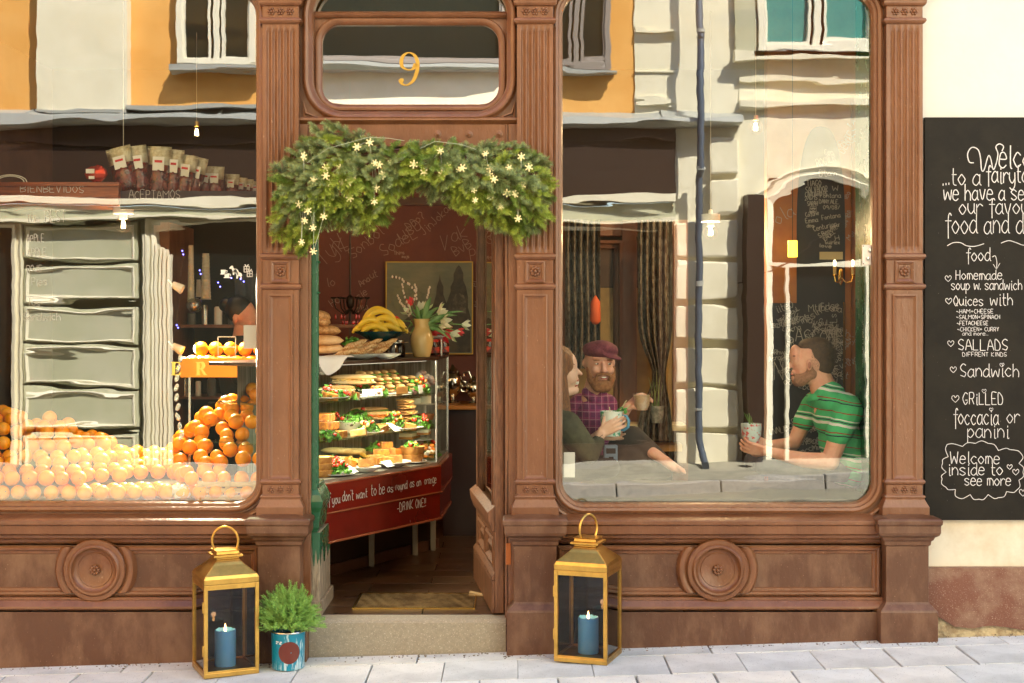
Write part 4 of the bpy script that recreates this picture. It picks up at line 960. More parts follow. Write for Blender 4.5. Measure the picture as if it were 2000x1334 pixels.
# wrapped bundles hanging by the first curtain
b = MB(); b.lathe([(.004,.10),(.03,.06),(.034,-.06),(.02,-.08),(.004,-.085)], n=14); o = b.build('paper_lantern', M('red_paper', (.55,.09,.02), .7), loc=P(1163, 608, 2.0), smooth='all'); tag(o, 'small red paper ornament hanging against the left curtain', 'ornament')
# potted leek-like plant and its pot on the shelf
t = empty('potted_plant', P(1283, 826, 2.1), 'thin upright green shoots in a pale patterned pot beneath the drawn curtain', 'plant')
b = MB(); b.lathe([(.035,0),(.045,.05),(.05,.11),(.045,.11),(.04,.10)], n=16); b.build('pot', M('pale_pot', (.35,.36,.33), .4, col2=(.15,.17,.16), cs=25), t, smooth=True)
q = random.Random(1)
for k in range(14):
    a = q.uniform(0, 6.28); rr = q.uniform(0, .03); b = MB(); b.tube([(rr*math.cos(a), rr*math.sin(a), .09), (rr*1.2*math.cos(a), rr*1.2*math.sin(a), .2), (rr*2*math.cos(a), rr*2*math.sin(a), q.uniform(.26, .34))], [.004, .0035, .001], 5); b.build('shoot', M('leek_green', (.12,.22,.06), .5, col2=(.35,.38,.15), cs=12), t, smooth=True)
# white card on the right pane, small white door plate
b = MB(); b.box(-.028, .028, 0, .006, -.062, .062); o = b.build('card_holder', CERW, loc=P(1112, 908, .060), bevel=.004); tag(o, 'plain white card standing in the lower left corner of the right window', 'card')
t = empty('lock_plate', P(1694, 498, .04), 'white screwed metal plate at the right edge of the right window', 'plate')
b = MB(); b.box(-.026, .026, -.004, .004, -.050, .050); b.build('plate', M('white_enamel', (.72,.66,.60), .35, bump=.2, bs=30), t, bevel=.003)
b = MB(); b.lathe([(.010,0),(.010,-.006),(.006,-.008),(.001,-.008)], (.012,-.004,.022), 14, 'Y'); b.lathe([(.008,0),(.008,-.012),(.003,-.014),(.001,-.014)], (.0,-.004,-.018), 12, 'Y'); b.build('knob', STEEL, t, smooth=True)
for sx in (-1, 1):
    for sz in (-1, 1):
        b = MB(); b.ell((sx*.02, -.004, sz*.043), (.003,.0015,.003), 8, 4); b.build('screw', IR, t)
# ------------------------------------------------------------------ food
BREAD = M('golden_crust', (.52,.27,.09), .5, col2=(.66,.42,.20), cs=14, cd=4, bump=.4, bs=50)
PALEB = M('pale_roll_crust', (.62,.40,.17), .6, col2=(.46,.24,.08), cs=16, cd=3, bump=.3, bs=60)
DARKB = M('seeded_dark_crust', (.36,.17,.05), .6, col2=(.55,.30,.11), cs=60, cd=2, lo=.45, hi=.55, bump=.6, bs=90)
LEAF = M('salad_leaf', (.05,.20,.02), .45, col2=(.15,.38,.05), cs=25)
LEAFD = M('dark_salad_leaf', (.10,.03,.03), .45, col2=(.05,.10,.03), cs=18)
TOM = M('tomato_red', (.62,.035,.015), .2, coat=.4); PEP = M('orange_pepper', (.80,.25,.03), .3, coat=.3)
CHEESE = M('yellow_cheese', (.85,.60,.16), .45, col2=(.9,.72,.35), cs=20); PASTRY = M('pie_pastry', (.52,.28,.07), .6, col2=(.34,.14,.03), cs=20, bump=.4, bs=60)
CREAMC = M('cake_cream', (.85,.80,.66), .5, bump=.2, bs=30); QUI = M('quiche_filling', (.60,.25,.04), .4, col2=(.26,.08,.02), cs=38, cd=3, bump=.7, bs=60)
PAPER = M('dotted_paper', (.78,.77,.74), .8, col2=(.05,.05,.05), cs=90, cd=1, lo=.66, hi=.68)
CLOTH = M('white_napkin', (.75,.70,.64), .9, bump=.2, bs=200)
_pl = {}
def plate(c, r, lab, m=CERW, name='plate', deep=False, sx=1.0):
    h = .028 if deep else .012
    b = MB(); b.lathe([(r*.45, 0), (r*.55, .002), (r*.8, h*.6), (r, h), (r*.995, h+.003), (r*.78, h*.6+.004), (r*.5, .006), (.001, .006)], n=32, sx=sx)
    o = b.build(name, m, None, smooth=True, loc=c); return tag(o, lab, name.replace('_', ' '))
def loaf_mb(L, w, h, seed=0, bent=0.0):
    b = MB(); q = random.Random(seed); rings = []
    for i in range(11):
        t = i/10*2-1; s = (1-abs(t)**2.6)**.5 if abs(t) < 1 else .02; s = max(s, .06)
        rings.append([(t*L/2, bent*(1-t*t)+math.cos(a)*w/2*s, h*.5+math.sin(a)*h/2*s*(1.0 if math.sin(a) > 0 else .75)) for a in [2*math.pi*k/12 for k in range(12)]])
    b.loft(rings); return b
def sandwich(name, loc, L, w, h, rz, lab, m=PALEB, fill=LEAF, tilt=0.0, grp=None):
    t = empty(name, loc, lab, 'sandwich', grp); t.rotation_euler = (tilt, 0, rz)
    loaf_mb(L, w, h*.5).build('lower_crust', m, t, smooth='all')
    o = loaf_mb(L, w, h*.6).build('upper_crust', m, t, smooth='all'); o.location = (0, .004, h*.42)
    b = MB(); q = random.Random(int(L*1e4)); n = 18
    for i in range(n):
        x = L*.42*(2*i/(n-1)-1); b.obox((x, -w*.30+q.uniform(-.004, .004), h*.5+q.uniform(-.003, .003)), (1, q.uniform(-.6, .6), q.uniform(-.4, .4)), (0, 1, q.uniform(-.5, .5)), (0, 0, 1), .007, .012, .0012)
    b.build('filling', fill, t); return t
_sal = {}
def salad_mb(r, h, n, seed, big=.018):
    b = MB(); q = random.Random(seed)
    for i in range(n):
        a = q.uniform(0, 6.283); rr = r*math.sqrt(q.random()); z = h*(1-(rr/r)**2)*q.uniform(.4, 1)+.004
        c = Vector((rr*math.cos(a), rr*math.sin(a), z)); u = Vector((q.uniform(-1,1), q.uniform(-1,1), q.uniform(-.2,1))).normalized(); v = u.cross(Vector((q.uniform(-1,1), q.uniform(-1,1), q.uniform(-1,1)))).normalized(); w = u.cross(v)
        s = big*q.uniform(.5, 1.2)
        b.add([c-u*s-v*s*.3+w*s*.2, c-v*s*.7, c+u*s*.6-v*s*.5+w*s*.3, c+u*s*1.1, c+u*s*.6+v*s*.5+w*s*.25, c+v*s*.7, c-u*s+v*s*.3+w*s*.25, c+w*s*-.12], [(0,1,7),(1,2,7),(2,3,7),(3,4,7),(4,5,7),(5,6,7),(6,0,7)])
    return b
def salad(c, r, h, lab, n=90, seed=0, tom=5, dark=.25, extra=TOM, grp=None):
    t = empty('salad', c, lab, 'salad', grp)
    o = salad_mb(r, h, n, seed).build('leaves', LEAF, t); o['kind'] = 'stuff'
    if dark:
        o = salad_mb(r, h*.9, int(n*dark), seed+50).build('dark_leaves', LEAFD, t); o['kind'] = 'stuff'
    q = random.Random(seed+9)
    for i in range(tom):
        a = q.uniform(-2.6, .2); rr = r*q.uniform(.3, .9); z = h*(1-(rr/r)**2)+.008
        b = MB(); b.ell((rr*math.cos(a), rr*math.sin(a), z), (.013, .011, .010), 10, 7, rot=Euler((q.uniform(0,3), q.uniform(0,3), 0)).to_matrix()); b.build('tomato_piece' if extra is TOM else 'pepper_piece', extra if i % 3 else TOM, t, smooth='all')
    return t
def wedge(name, loc, L, w, h, rz, lab, tilt=0, m=QUI, crust=PASTRY, cat='pie slice'):
    t = empty(name, loc, lab, cat); t.rotation_euler = (tilt, 0, rz)
    b = MB(); b.loft([[(0,-L/2,.003),(w/2*.95,L/2*.92,.003),(-w/2*.95,L/2*.92,.003)], [(0,-L/2,h),(w/2*.95,L/2*.92,h*1.05),(-w/2*.95,L/2*.92,h*1.05)]]); b.build('slice_filling', m, t, bevel=.003)
    b = MB(); b.box(-w/2, w/2, L/2*.92, L/2*1.05, 0, h*1.15); b.add([(0,-L/2-.004,0),(w/2,L/2,0),(-w/2,L/2,0),(0,-L/2-.004,.004),(w/2,L/2,.004),(-w/2,L/2,.004)], [(0,1,2),(3,5,4),(0,3,4,1),(1,4,5,2),(2,5,3,0)]); b.build('crust', crust, t, bevel=.003); return t
def tart(loc, r, h, lab, m=QUI, name='tart', crust=PASTRY, cat='tart'):
    t = empty(name, loc, lab, cat); b = MB(); n = 36; rings = []
    for rr, z in ((r*.80, 0), (r*.84, .004), (r, h*.92), (r*1.0, h), (r*.93, h*1.02), (r*.90, h*.9)):
        rings.append([(rr*(1+(.02 if k % 2 else -.015)*(z > 0))*math.cos(2*math.pi*k/n), rr*(1+(.02 if k % 2 else -.015)*(z > 0))*math.sin(2*math.pi*k/n), z) for k in range(n)])
    b.loft(rings, cap1=False); b.build('crust', crust, t, smooth=True)
    b = MB(); b.lathe([(r*.92, h*.85), (r*.7, h*.98), (.001, h*1.02)], n=24, cap0=False); b.build('tart_filling', m, t, smooth=True); return t
def box_thing(name, loc, sx, sy, sz, m, lab, cat, rz=0, bev=.003, parts=()):
    t = empty(name, loc, lab, cat, rz=rz); b = MB(); b.box(-sx/2, sx/2, -sy/2, sy/2, 0, sz); b.build(parts[0] if parts else 'block', m, t, bevel=bev); return t
RZ = math.atan2(dd_.y, dd_.x)
ORD = ('leftmost', 'second from the left', 'third from the left', 'fourth from the left', 'fifth from the left', 'sixth from the left', 'third from the right', 'second from the right', 'rightmost')

# --- middle shelf of the three: nearest the top
z1 = ZS[0]+.001
plate(K(637, .13, z1), .12, 'round grey plate under the dark salad at the left end of the upper shelf', M('grey_plate', (.45,.47,.47), .3))
salad(K(636, .12, z1+.012), .075, .05, 'dark red salad with tomatoes at the left end of the upper shelf', seed=1, dark=1.0, tom=6)
b = MB(); b.loft([[(x, y*1.0, z) for x, y in ((-.2,-.07),(.2,-.07),(.2,.07),(-.2,.07))] for z in (0, .006)]); o = b.build('serving_board', M('white_tray', (.72,.72,.68), .3), loc=K(745, .16, z1), rot=(0,0,RZ), bevel=.003); tag(o, 'long white tray under the stacked rolls on the upper shelf', 'tray')
sandwich('baguette_sandwich', K(690, .24, z1+.055), .26, .065, .06, RZ-.95, 'long pale wrapped baguette lying highest at the left of the upper shelf', m=M('flour_white_crust', (.70,.52,.28), .6, col2=(.7,.45,.2), cs=8), fill=CHEESE)
sandwich('baguette_sandwich', K(660, .24, z1+.015), .20, .06, .045, RZ-.6, 'yellow filled baguette half behind the dark salad on the upper shelf', fill=CHEESE)
k = 0
pos = {0: ('upper row', 'pale roll in the upper row of the stacked rolls'), 1: ('middle', 'split roll in the middle row of the stacked rolls'), 2: ('low', 'browner roll in the lowest row of the stacked rolls')}
for row, (pxs, v, z, m_) in enumerate((((706, 720, 734, 749, 765), .27, .085, PALEB), ((740, 756, 772, 788, 803), .20, .048, PALEB), ((742, 762, 782, 802), .15, .008, M('light_brown_crust', (.46,.25,.09), .55, col2=(.60,.38,.16), cs=14)))):
    for j, px in enumerate(pxs): sandwich('roll_sandwich', K(px, v, z1+z), .125, .050, .045, 1.98, 'filled roll, %s in the %s, upper shelf' % (ORD[j], ('pale top row', 'split middle row', 'browner bottom row')[row]), m=m_, fill=LEAF, grp='filled rolls piled on the upper shelf')
salad(K(672, .09, z1), .07, .045, 'loose green salad before the yellow baguette on the upper shelf', seed=2, tom=3)
salad(K(738, .10, z1), .06, .05, 'green salad with red pepper leaning on the rolls, upper shelf', seed=3, tom=6, extra=PEP)
b = MB(); b.add([(-.075,0,0),(.075,0,0),(.08,.012,.04),(-.065,.012,.04),(-.05,.03,.03)], [(0,1,2,3)]); b.box(-.076,.076,.0,.03,-.001,.001); o = b.build('dotted_card', PAPER, loc=K(728, .055, z1+.002), rot=(0,0,RZ-.2)); tag(o, 'white black-dotted paper along the front of the upper shelf', 'paper')
t = tart(K(735, .07, z1+.004), .025, .018, 'tiny yellow tartlet on the dotted paper of the upper shelf', m=CHEESE)
# meringue heap
mg = empty('meringue_heap', K(826, .22, z1), 'heap of pale dusty meringues in the far right corner of the upper shelf', 'meringues'); q = random.Random(6)
for i in range(26):
    a = q.uniform(0, 6.28); rr = .075*math.sqrt(q.random()); b = MB(); b.ell((rr*math.cos(a), rr*math.sin(a)*.9, .022+.10*(1-rr/.09)*q.uniform(.4, 1)), (.022, .020, .017), 10, 6, noise=.09, seed=i); b.build('meringue', M('meringue_%d' % (i % 3), ((.62,.50,.46), (.70,.64,.56), (.42,.28,.25))[i % 3], .8), mg, smooth='all')
b = MB(); b.box(-.02,.02,-.002,.0,0,.045); o = b.build('dotted_card', PAPER, loc=K(822, .05, z1), rot=(-.15,0,RZ)); tag(o, 'small upright dotted card before the meringues', 'card')
# --- second shelf
z2 = ZS[1]+.001
for i, (px, v, dz, rz_) in enumerate(((634, .14, .0, .2), (637, .13, .042, .1), (633, .15, .084, .4))):
    t = box_thing('quiche_square', K(px, v, z2+dz), .12, .09, .04, QUI, 'brown baked square, %s of the stack at the left of the second shelf' % ('lowest', 'middle', 'topmost')[i], 'quiche', rz=RZ+rz_, parts=('quiche_square',))
t = box_thing('quiche_square', K(664, .06, z2), .07, .05, .035, QUI, 'single golden quiche cube in front of the white bowl, second shelf', 'quiche', rz=RZ, parts=('quiche_cube',))
b = MB(); b.lathe([(.03,0),(.05,.004),(.085,.06),(.088,.065),(.082,.062),(.05,.012),(.001,.01)], n=28); o = b.build('salad_bowl', CERW, loc=K(684, .17, z2), smooth=True); tag(o, 'deep white bowl full of green salad on the second shelf', 'bowl')
salad(K(684, .17, z2+.05), .082, .055, 'curly green salad heaped in the deep white bowl', seed=5, n=130, tom=1, dark=.4)
salad(K(640, .05, z2), .06, .045, 'frilly brown-green salad in the left front corner of the second shelf', seed=15, n=110, tom=1, dark=1.0)
salad(K(700, .30, z2+.06), .085, .05, 'green leaves heaped behind the bowl on the second shelf', seed=6, n=110, tom=3, dark=.2)
sandwich('baguette_sandwich', K(722, .30, z2+.07), .24, .06, .05, RZ-.5, 'pale open baguette with leaves behind the bowl, second shelf')
sandwich('baguette_sandwich', K(742, .20, z2+.05), .22, .06, .05, RZ-.9, 'open baguette with orange pepper in the middle of the second shelf', fill=PEP)
plate(K(720, .07, z2), .085, 'white plate under the tomato salad at the front of the second shelf')
salad(K(718, .07, z2+.010), .062, .06, 'salad with red and yellow tomato halves at the front of the second shelf', seed=7, n=110, tom=8, extra=CHEESE)
for i, dz in enumerate((.0, .034, .068, .102, .132)):
    sandwich('panini', K(800-i*2, .17, z2+dz), .15, .10, .032, RZ+.15+.06*i, 'flat brown panini, number %s from the bottom of its stack on the second shelf' % ('one', 'two', 'three', 'four', 'five')[i], m=DARKB, fill=CHEESE)
plate(K(775, .12, z2-.0), .14, 'wide white plate under the panini stack on the second shelf', sx=1.1)
salad(K(768, .12, z2+.02), .07, .075, 'dark leafy salad with peppers before the panini stack', seed=8, n=120, tom=7, dark=.7, extra=PEP)
b = MB(); b.loft([[(-.05,-.04,0),(.05,-.03,0),(.07,.03,.03),(-.04,.03,.045)], [(-.05,-.04,.001),(.05,-.03,.001),(.07,.03,.031),(-.04,.03,.046)]]); o = b.build('paper_napkin', CLOTH, loc=K(770, .055, z2+.002), rot=(0,0,RZ)); tag(o, 'creased white napkin at the front edge of the second shelf', 'napkin')
# cakes towards the right-hand end
z15 = z1-.075
for lab, px, v, z, r, h, m_ in (('low white frosted cake on the right of the second shelf', 808, .33, z2+.115, .055, .03, CREAMC), ('tall white layer cake topped with dark crumbs, right of the second shelf', 830, .27, z2+.115, .038, .042, CREAMC)):
    t = empty('layer_cake', K(px, v, z), lab, 'cake'); b = MB(); b.lathe([(r,0),(r,h),(r*.96,h+.003),(.001,h+.003)], n=28); b.build('cake_body', m_, t, smooth=True)
    b = MB(); b.lathe([(r*.98,0),(r*.85,.007),(.001,.009)], (0,0,h+.003), n=20, cap0=False); b.build('topping', M('crumb_topping', (.25,.16,.08), .8, col2=(.6,.55,.35), cs=60), t, smooth=True)
    b = MB(); b.lathe([(.03,-.112),(.03,-.108),(.008,-.10),(.008,-.012),(.07,-.006),(.072,-.002),(.001,-.001)], n=24); b.build('cake_stand', CERW, t, smooth=True)
tart(K(832, .16, z2+.03), .05, .035, 'small dark chocolate tart with a fluted crust at the right of the second shelf', m=M('dark_chocolate', (.06,.02,.012), .35), crust=M('dark_crust', (.22,.09,.03), .6))
t = box_thing('cheesecake', K(828, .20, ZS[2]+.155), .12, .07, .03, CREAMC, 'cream cheesecake block topped with berries at the right of the lowest shelf', 'cake', rz=RZ+.5, parts=('cake_body',))
b = MB(); b.box(-.06,.06,-.035,.035,-.012,-.001); b.build('biscuit_base', PASTRY, t); q = random.Random(3)
for i in range(9):
    b = MB(); b.ell((q.uniform(-.05,.05), q.uniform(-.03,.03), .034), .008, 8, 6); b.build('berry', TOM, t, smooth='all')
t = box_thing('cheesecake', K(800, .25, ZS[2]+.135), .16, .08, .022, M('lime_cream', (.78,.76,.50), .5), 'long pale green-edged cream cake beneath the berry one, lowest shelf', 'cake', rz=RZ+.3, parts=('cake_body',))
b = MB(); b.box(-.08,.08,-.04,.04,-.014,-.001); b.build('biscuit_base', PASTRY, t)
plate(K(812, .25, ZS[2]+.10), .10, 'raised glass plate carrying the cream cakes on the lowest shelf', M('pale_glass', (.5,.55,.5), .1)); 
b = MB(); b.lathe([(.05,0),(.012,.01),(.012,.095),(.04,.10)], n=18); o = b.build('cake_stand', M('pale_glass', (.5,.55,.5), .1), loc=K(812, .25, ZS[2]), smooth=True); tag(o, 'short glass foot holding up the plate of cream cakes', 'cake stand')
# --- lowest shelf
z3 = ZS[2]+.001
for i in range(3):
    t = tart(K(630, .10, z3+i*.035), .055, .036, 'pastry tart, %s of three stacked at the left of the lowest shelf' % ('lowest', 'middle', 'topmost')[i], m=CHEESE)
plate(K(658, .07, z3), .10, 'grey glass plate under the strawberry salad on the lowest shelf', M('grey_plate', (.45,.47,.47), .3))
salad(K(658, .07, z3+.01), .072, .07, 'salad with big red tomato wedges at the left front of the lowest shelf', seed=11, n=120, tom=12, dark=.2)
b = MB(); b.loft([[(-.04,-.02,0),(.05,-.02,0),(.04,.03,.03),(-.03,.03,.03)], [(-.04,-.02,.001),(.05,-.02,.001),(.04,.03,.031),(-.03,.03,.031)]]); o = b.build('dotted_card', PAPER, loc=K(684, .03, z3+.012), rot=(0,0,RZ)); tag(o, 'dotted paper corner under the salad on the lowest shelf', 'paper')
for i, (px, v, dz, L) in enumerate(((668, .33, .06, .26), (700, .30, .05, .24), (660, .24, .03, .24))):
    b = loaf_mb(L, .07, .045, i); o = b.build('flour_wrap', M('pale_wrap', (.78,.62,.30), .6, col2=(.62,.38,.12), cs=9), loc=K(px, v, z3+dz), rot=(0, .1, RZ-.5+.2*i), smooth='all'); tag(o, ('rolled pale wrap furthest back on the lowest shelf', 'second rolled wrap right of the furthest one on the lowest shelf', 'rolled wrap nearest the tarts on the lowest shelf')[i], 'wrap')
q = random.Random(12)
for i in range(9):
    b = MB(); L = .05
    b.loft([[(-L,-.03,0),(L,-.02,.004),(L*.6,.03,.01),(-L*.7,.028,.008)], [(-L*.8,-.025,.02),(L*.9,-.018,.028),(L*.5,.024,.030),(-L*.6,.022,.02)]]); o = b.build('puff_pastry', M('puff_yellow', (.74,.44,.07), .5, col2=(.50,.22,.04), cs=14), loc=K(668+i*9, .14+.05*(i % 3), z3+.015+.022*(i % 2)), rot=(q.uniform(-.3,.3), q.uniform(-.3,.3), q.uniform(0,3)), bevel=.006); tag(o, 'yellow folded pastry, %s of the loose heap on the lowest shelf' % ORD[i], 'pastry', 'folded pastries heaped on the lowest shelf')
plate(K(712, .05, z3), .075, 'oval white dish with a tipped quiche slice at the front of the lowest shelf', sx=1.2, deep=True)
wedge('quiche_slice', K(712, .06, z3+.02), .11, .09, .035, RZ+2.4, 'single quiche slice tipped in the oval white dish', tilt=.25)
plate(K(762, .09, z3), .12, 'wide white plate under the pile of pies on the lowest shelf', deep=True)
for i, (px, v, dz, r_) in enumerate(((742, .10, .02, 1.2), (758, .07, .02, .2), (772, .10, .02, 2.2), (746, .15, .055, .6), (764, .15, .055, 1.9), (754, .18, .09, 1.1))):
    wedge('pie_slice', K(px, v, z3+dz), .09, .08, .038, RZ+r_, 'browned pie slice, %s in the pile on the lowest shelf' % ('left of the bottom row', 'front of the bottom row', 'right of the bottom row', 'left of the second layer', 'right of the second layer', 'topmost')[i])
salad(K(735, .22, z3+.08), .055, .04, 'green rocket heap above the pies on the lowest shelf', seed=14, n=80, tom=2, dark=0)
b = MB(); b.loft([[(-.03,-.02,0),(.04,-.02,0),(.05,.02,.03),(-.04,.02,.03)], [(-.03,-.02,.001),(.04,-.02,.001),(.05,.02,.031),(-.04,.02,.031)]]); o = b.build('dotted_card', PAPER, loc=K(757, .02, z3+.015), rot=(0,0,RZ)); tag(o, 'dotted paper corner under the pile of pies', 'paper')
plate(K(806, .09, z3), .085, 'white plate under the two round tarts at the right of the lowest shelf')
tart(K(806, .09, z3+.010), .066, .042, 'lower one of two round fluted tarts stacked at the right of the lowest shelf')
tart(K(806, .09, z3+.052), .070, .045, 'upper round tart topped with orange pumpkin at the right of the lowest shelf', m=M('pumpkin_topping', (.85,.28,.03), .35, col2=(.6,.16,.02), cs=25, bump=.8, bs=40))
salad(K(802, .08, z3+.098), .04, .018, 'sprinkle of green leaves on the orange-topped tart', seed=16, n=30, tom=2, dark=0, extra=PEP)
mg = empty('bagged_cookies', K(838, .10, z3), 'clear bag of crumbled biscuits in the right corner of the lowest shelf', 'biscuit bag'); q = random.Random(9)
for i in range(16):
    b = MB(); b.ell((q.uniform(-.03,.03), q.uniform(-.02,.02), .015+q.random()*.08), (.018,.015,.012), 8, 5, noise=.15, seed=i); b.build('biscuit', (PASTRY, CREAMC, PEP)[i % 3], mg, smooth='all')

# ---------------------------------------------------------------- on top of the case
zt = ZT+.001
for i, (px, v, dz, L, rz_, m_) in enumerate(((640, .10, .0, .17, .25, BREAD), (634, .10, .045, .20, .0, BREAD), (634, .12, .098, .17, .15, DARKB), (626, .12, .145, .10, .3, DARKB), (622, .13, .175, .12, .2, DARKB))):
    b = loaf_mb(L, .11, .06, i); o = b.build('bread_loaf', m_, loc=K(px, v, zt+.03+dz), rot=(0, .06*(i-1), rz_), smooth='all')
    tag(o, ('smooth golden loaf, lowest of the stack on the glass case', 'large golden loaf, second from the bottom of the stack', 'crusty brown loaf in the middle of the bread stack', 'small seeded roll, second from the top of the bread stack', 'seeded roll on the very top of the bread stack')[i], 'bread')
b = MB(); n = 12; vs = []                                    # napkin hanging over the edge
a = K(618, -.02, 0); c = K(690, -.02, 0)
for i in range(n+1):
    u = i/n
    for j in range(7):
        w_ = j/6; p = a.lerp(c, u); drop = .10*math.sin(min(1, u*1.25)*math.pi)**.7*(1.25-u)+.004
        if j < 3: vs.append(p+nn_*(.12-.055*j)+Vector((0,0,zt+.026+.003*math.sin(u*9))))
        else: vs.append(p-nn_*(.006+.006*math.sin(u*14+j))+Vector((0,0,zt+.024-drop*(j-2)/4)))
b.add(vs, [(7*i+j, 7*i+7+j, 7*i+8+j, 7*i+j+1) for i in range(n) for j in range(6)]); o = b.build('napkin', CLOTH, smooth='all'); tag(o, 'white cloth under the loaves hanging over the front of the glass case', 'cloth')
b = MB(); rr = [(.045,0),(.09,.012),(.135,.028),(.138,.030),(.09,.016),(.001,.006)]; b.lathe(rr, n=30, sy=.6); o = b.build('serving_dish', M('pale_green_china', (.66,.70,.60), .25), loc=K(700, .08, zt), rot=(0,0,RZ-.8), smooth=True); tag(o, 'shallow pale dish of twisted seed sticks on the glass case', 'dish')
b = MB(); b.lathe(rr, n=4, sy=.8, sx=.8); o = b.build('serving_dish', CERW, loc=K(752, .02, zt), rot=(0,0,RZ), smooth=False); tag(o, 'small square white dish before the dark jars on the glass case', 'dish')
for i in range(9):
    px = 672+i*10; tw = MB(); L = .16; rings = []
    for s in range(13):
        u = s/12*2-1; e = max(.1, (1-abs(u)**3)); rings.append([(u*L/2, math.cos(a)*.019*e*(1+.25*math.cos(2*a+s*.9)), math.sin(a)*.016*e*(1+.25*math.cos(2*a+s*.9))) for a in [k*math.pi/5 for k in range(10)]])
    tw.loft(rings); o = tw.build('seed_twist', M('seeded_twist', (.50,.22,.05), .45, col2=(.72,.50,.24), cs=90, cd=2, lo=.45, hi=.55, bump=.8, bs=120), loc=K(px, .08+.02*(i % 2), zt+.032+.024*(i % 3)), rot=(0, -.35, RZ-.75+.1*(i % 3)), smooth='all'); tag(o, 'twisted seeded bread stick, %s in the shallow pale dish' % ORD[i], 'bread stick', 'twisted seed sticks in the dish')
salad(K(690, .18, zt+.07), .05, .05, 'sprig of green herbs behind the twisted seed sticks', seed=31, n=50, tom=0, dark=0)
# banana dish on a silver stand
zb = fz(651, .95)
cB = K(743, .16, zt)
b = MB(); h = .085; b.lathe([(.055,0),(.055,.004),(.014,.012),(.012,h-.012),(.09,h-.004),(.115,h),(.115,h+.003),(.001,h+.003)], n=30); o = b.build('cake_stand', STEEL, loc=K(758, .17, zt), smooth=True); tag(o, 'polished silver cake stand carrying the dark teal banana dish', 'cake stand')
b = MB(); b.lathe([(.05,0),(.055,.004),(.150,.055),(.155,.060),(.145,.058),(.05,.012),(.001,.010)], n=36); dish = b.build('fruit_dish', M('dark_teal_glaze', (.01,.075,.085), .15, coat=.5), loc=cB+Vector((0,0,h+.004)), smooth=True); tag(dish, 'wide dark teal dish heaped with bananas above the seed sticks', 'dish')
BAN = M('banana_yellow', (.84,.56,.035), .4, col2=(.70,.52,.06), cs=9); bz = cB.z+h+.045
q = random.Random(5)
for i, (dx, dy, dz, L, rz_, bend) in enumerate(((-.09,-.02,.015,.15,.3,.03), (-.03,-.05,.012,.16,-.1,.03), (.05,-.04,.012,.16,.1,.03), (.10,0,.014,.14,-.3,.03), (-.05,-.03,.045,.16,.2,.035), (.03,-.03,.046,.17,-.1,.04), (.09,-.01,.04,.14,-.5,.03), (.0,-.01,.075,.19,.05,.05), (-.02,.02,.085,.17,.1,.05))):
    b = MB(); n = 12; pts = []; rs = []
    for s in range(n+1):
        u = s/n*2-1; pts.append((u*L/2, 0, bend*(1-u*u)*1.4)); rs.append(.021*max(.12, (1-abs(u)**4))**.6 if abs(u) < .93 else .006)
    b.tube(pts, rs, 6); t = empty('banana', cB+Vector((dx, dy, h+.042+dz*.9))+Vector((-dx*.1, 0, 0)), 'ripe yellow banana, %s in the teal dish' % ('lowest at the far left', 'lowest and left of the middle', 'lowest and right of the middle', 'lowest at the far right', 'left of the second layer', 'middle of the second layer', 'right of the second layer', 'long one on top', 'top one at the back')[i], 'banana', 'bananas heaped in the teal dish', rz=rz_)
    b.build('banana_skin', BAN, t, smooth='all'); b = MB(); b.tube([(L/2*.95,0,bend*.2), (L/2+.018,0,-.002+bend*.1)], .005, 6); b.build('stem', M('banana_stem', (.25,.20,.05), .6), t)
# dark jars with red labels, boxed jam behind the vase
for i, (px, v, r_, h_) in enumerate(((765, .02, .034, .085), (779, .06, .036, .085), (846, .10, .036, .08), (866, .14, .034, .08))):
    t = empty('preserve_jar', K(px, v+.10, zt), ('squat dark preserve jar left of the yellow vase, nearer the dish', 'squat dark preserve jar just left of the yellow vase', 'dark preserve jar with red label just right of the yellow vase', 'dark preserve jar at the right corner of the glass case')[i], 'jar')
    b = MB(); b.lathe([(r_*.9,0),(r_,.006),(r_,h_*.75),(r_*.8,h_*.88),(r_*.8,h_)], n=20); b.build('jar_glass', M('black_jar_glass', (.02,.008,.006), .08, coat=.5), t, smooth=True)
    b = MB(); b.lathe([(r_*.86,h_),(r_*.88,h_+.012),(r_*.7,h_+.016),(.001,h_+.016)], n=20); b.build('jar_lid', STEEL if i < 2 else M('red_lid', (.5,.03,.02), .3), t, smooth=True)
    if i > 1:
        b = MB(); b.lathe([(r_+.001,.015),(r_+.001,.05)], n=20, cap0=False, cap1=False); b.build('jar_label', M('red_jar_label', (.5,.04,.02), .5, col2=(.05,.02,.02), cs=40), t, smooth=True)
# wrapped plate of biscuits right of the vase
t = plate(K(862, .05, zt+.105), .085, 'doily-lined plate with dark biscuits beyond the yellow vase', PAPER, sx=1.1)
for i in range(8):
    q = random.Random(i+60); b = MB(); b.ell((0,0,0), (.026,.024,.012), 10, 6, noise=.12, seed=i); o = b.build('dark_biscuit', M('dark_biscuit_mat', (.16,.06,.03), .6, col2=(.45,.18,.05), cs=30), loc=K(862, .05, zt+.13)+Vector((q.uniform(-.05,.05), q.uniform(-.03,.03), q.uniform(0,.04))), smooth='all'); tag(o, 'dark glazed biscuit, one of the loose heap on the doily-lined plate', 'biscuit', 'biscuits on the doily plate')
b = MB(); b.lathe([(.04,0),(.008,.01),(.008,.10),(.03,.105)], n=16); o = b.build('plate_stand', STEEL, loc=K(862, .05, zt), smooth=True); tag(o, 'slim metal foot under the doily-lined plate', 'stand')

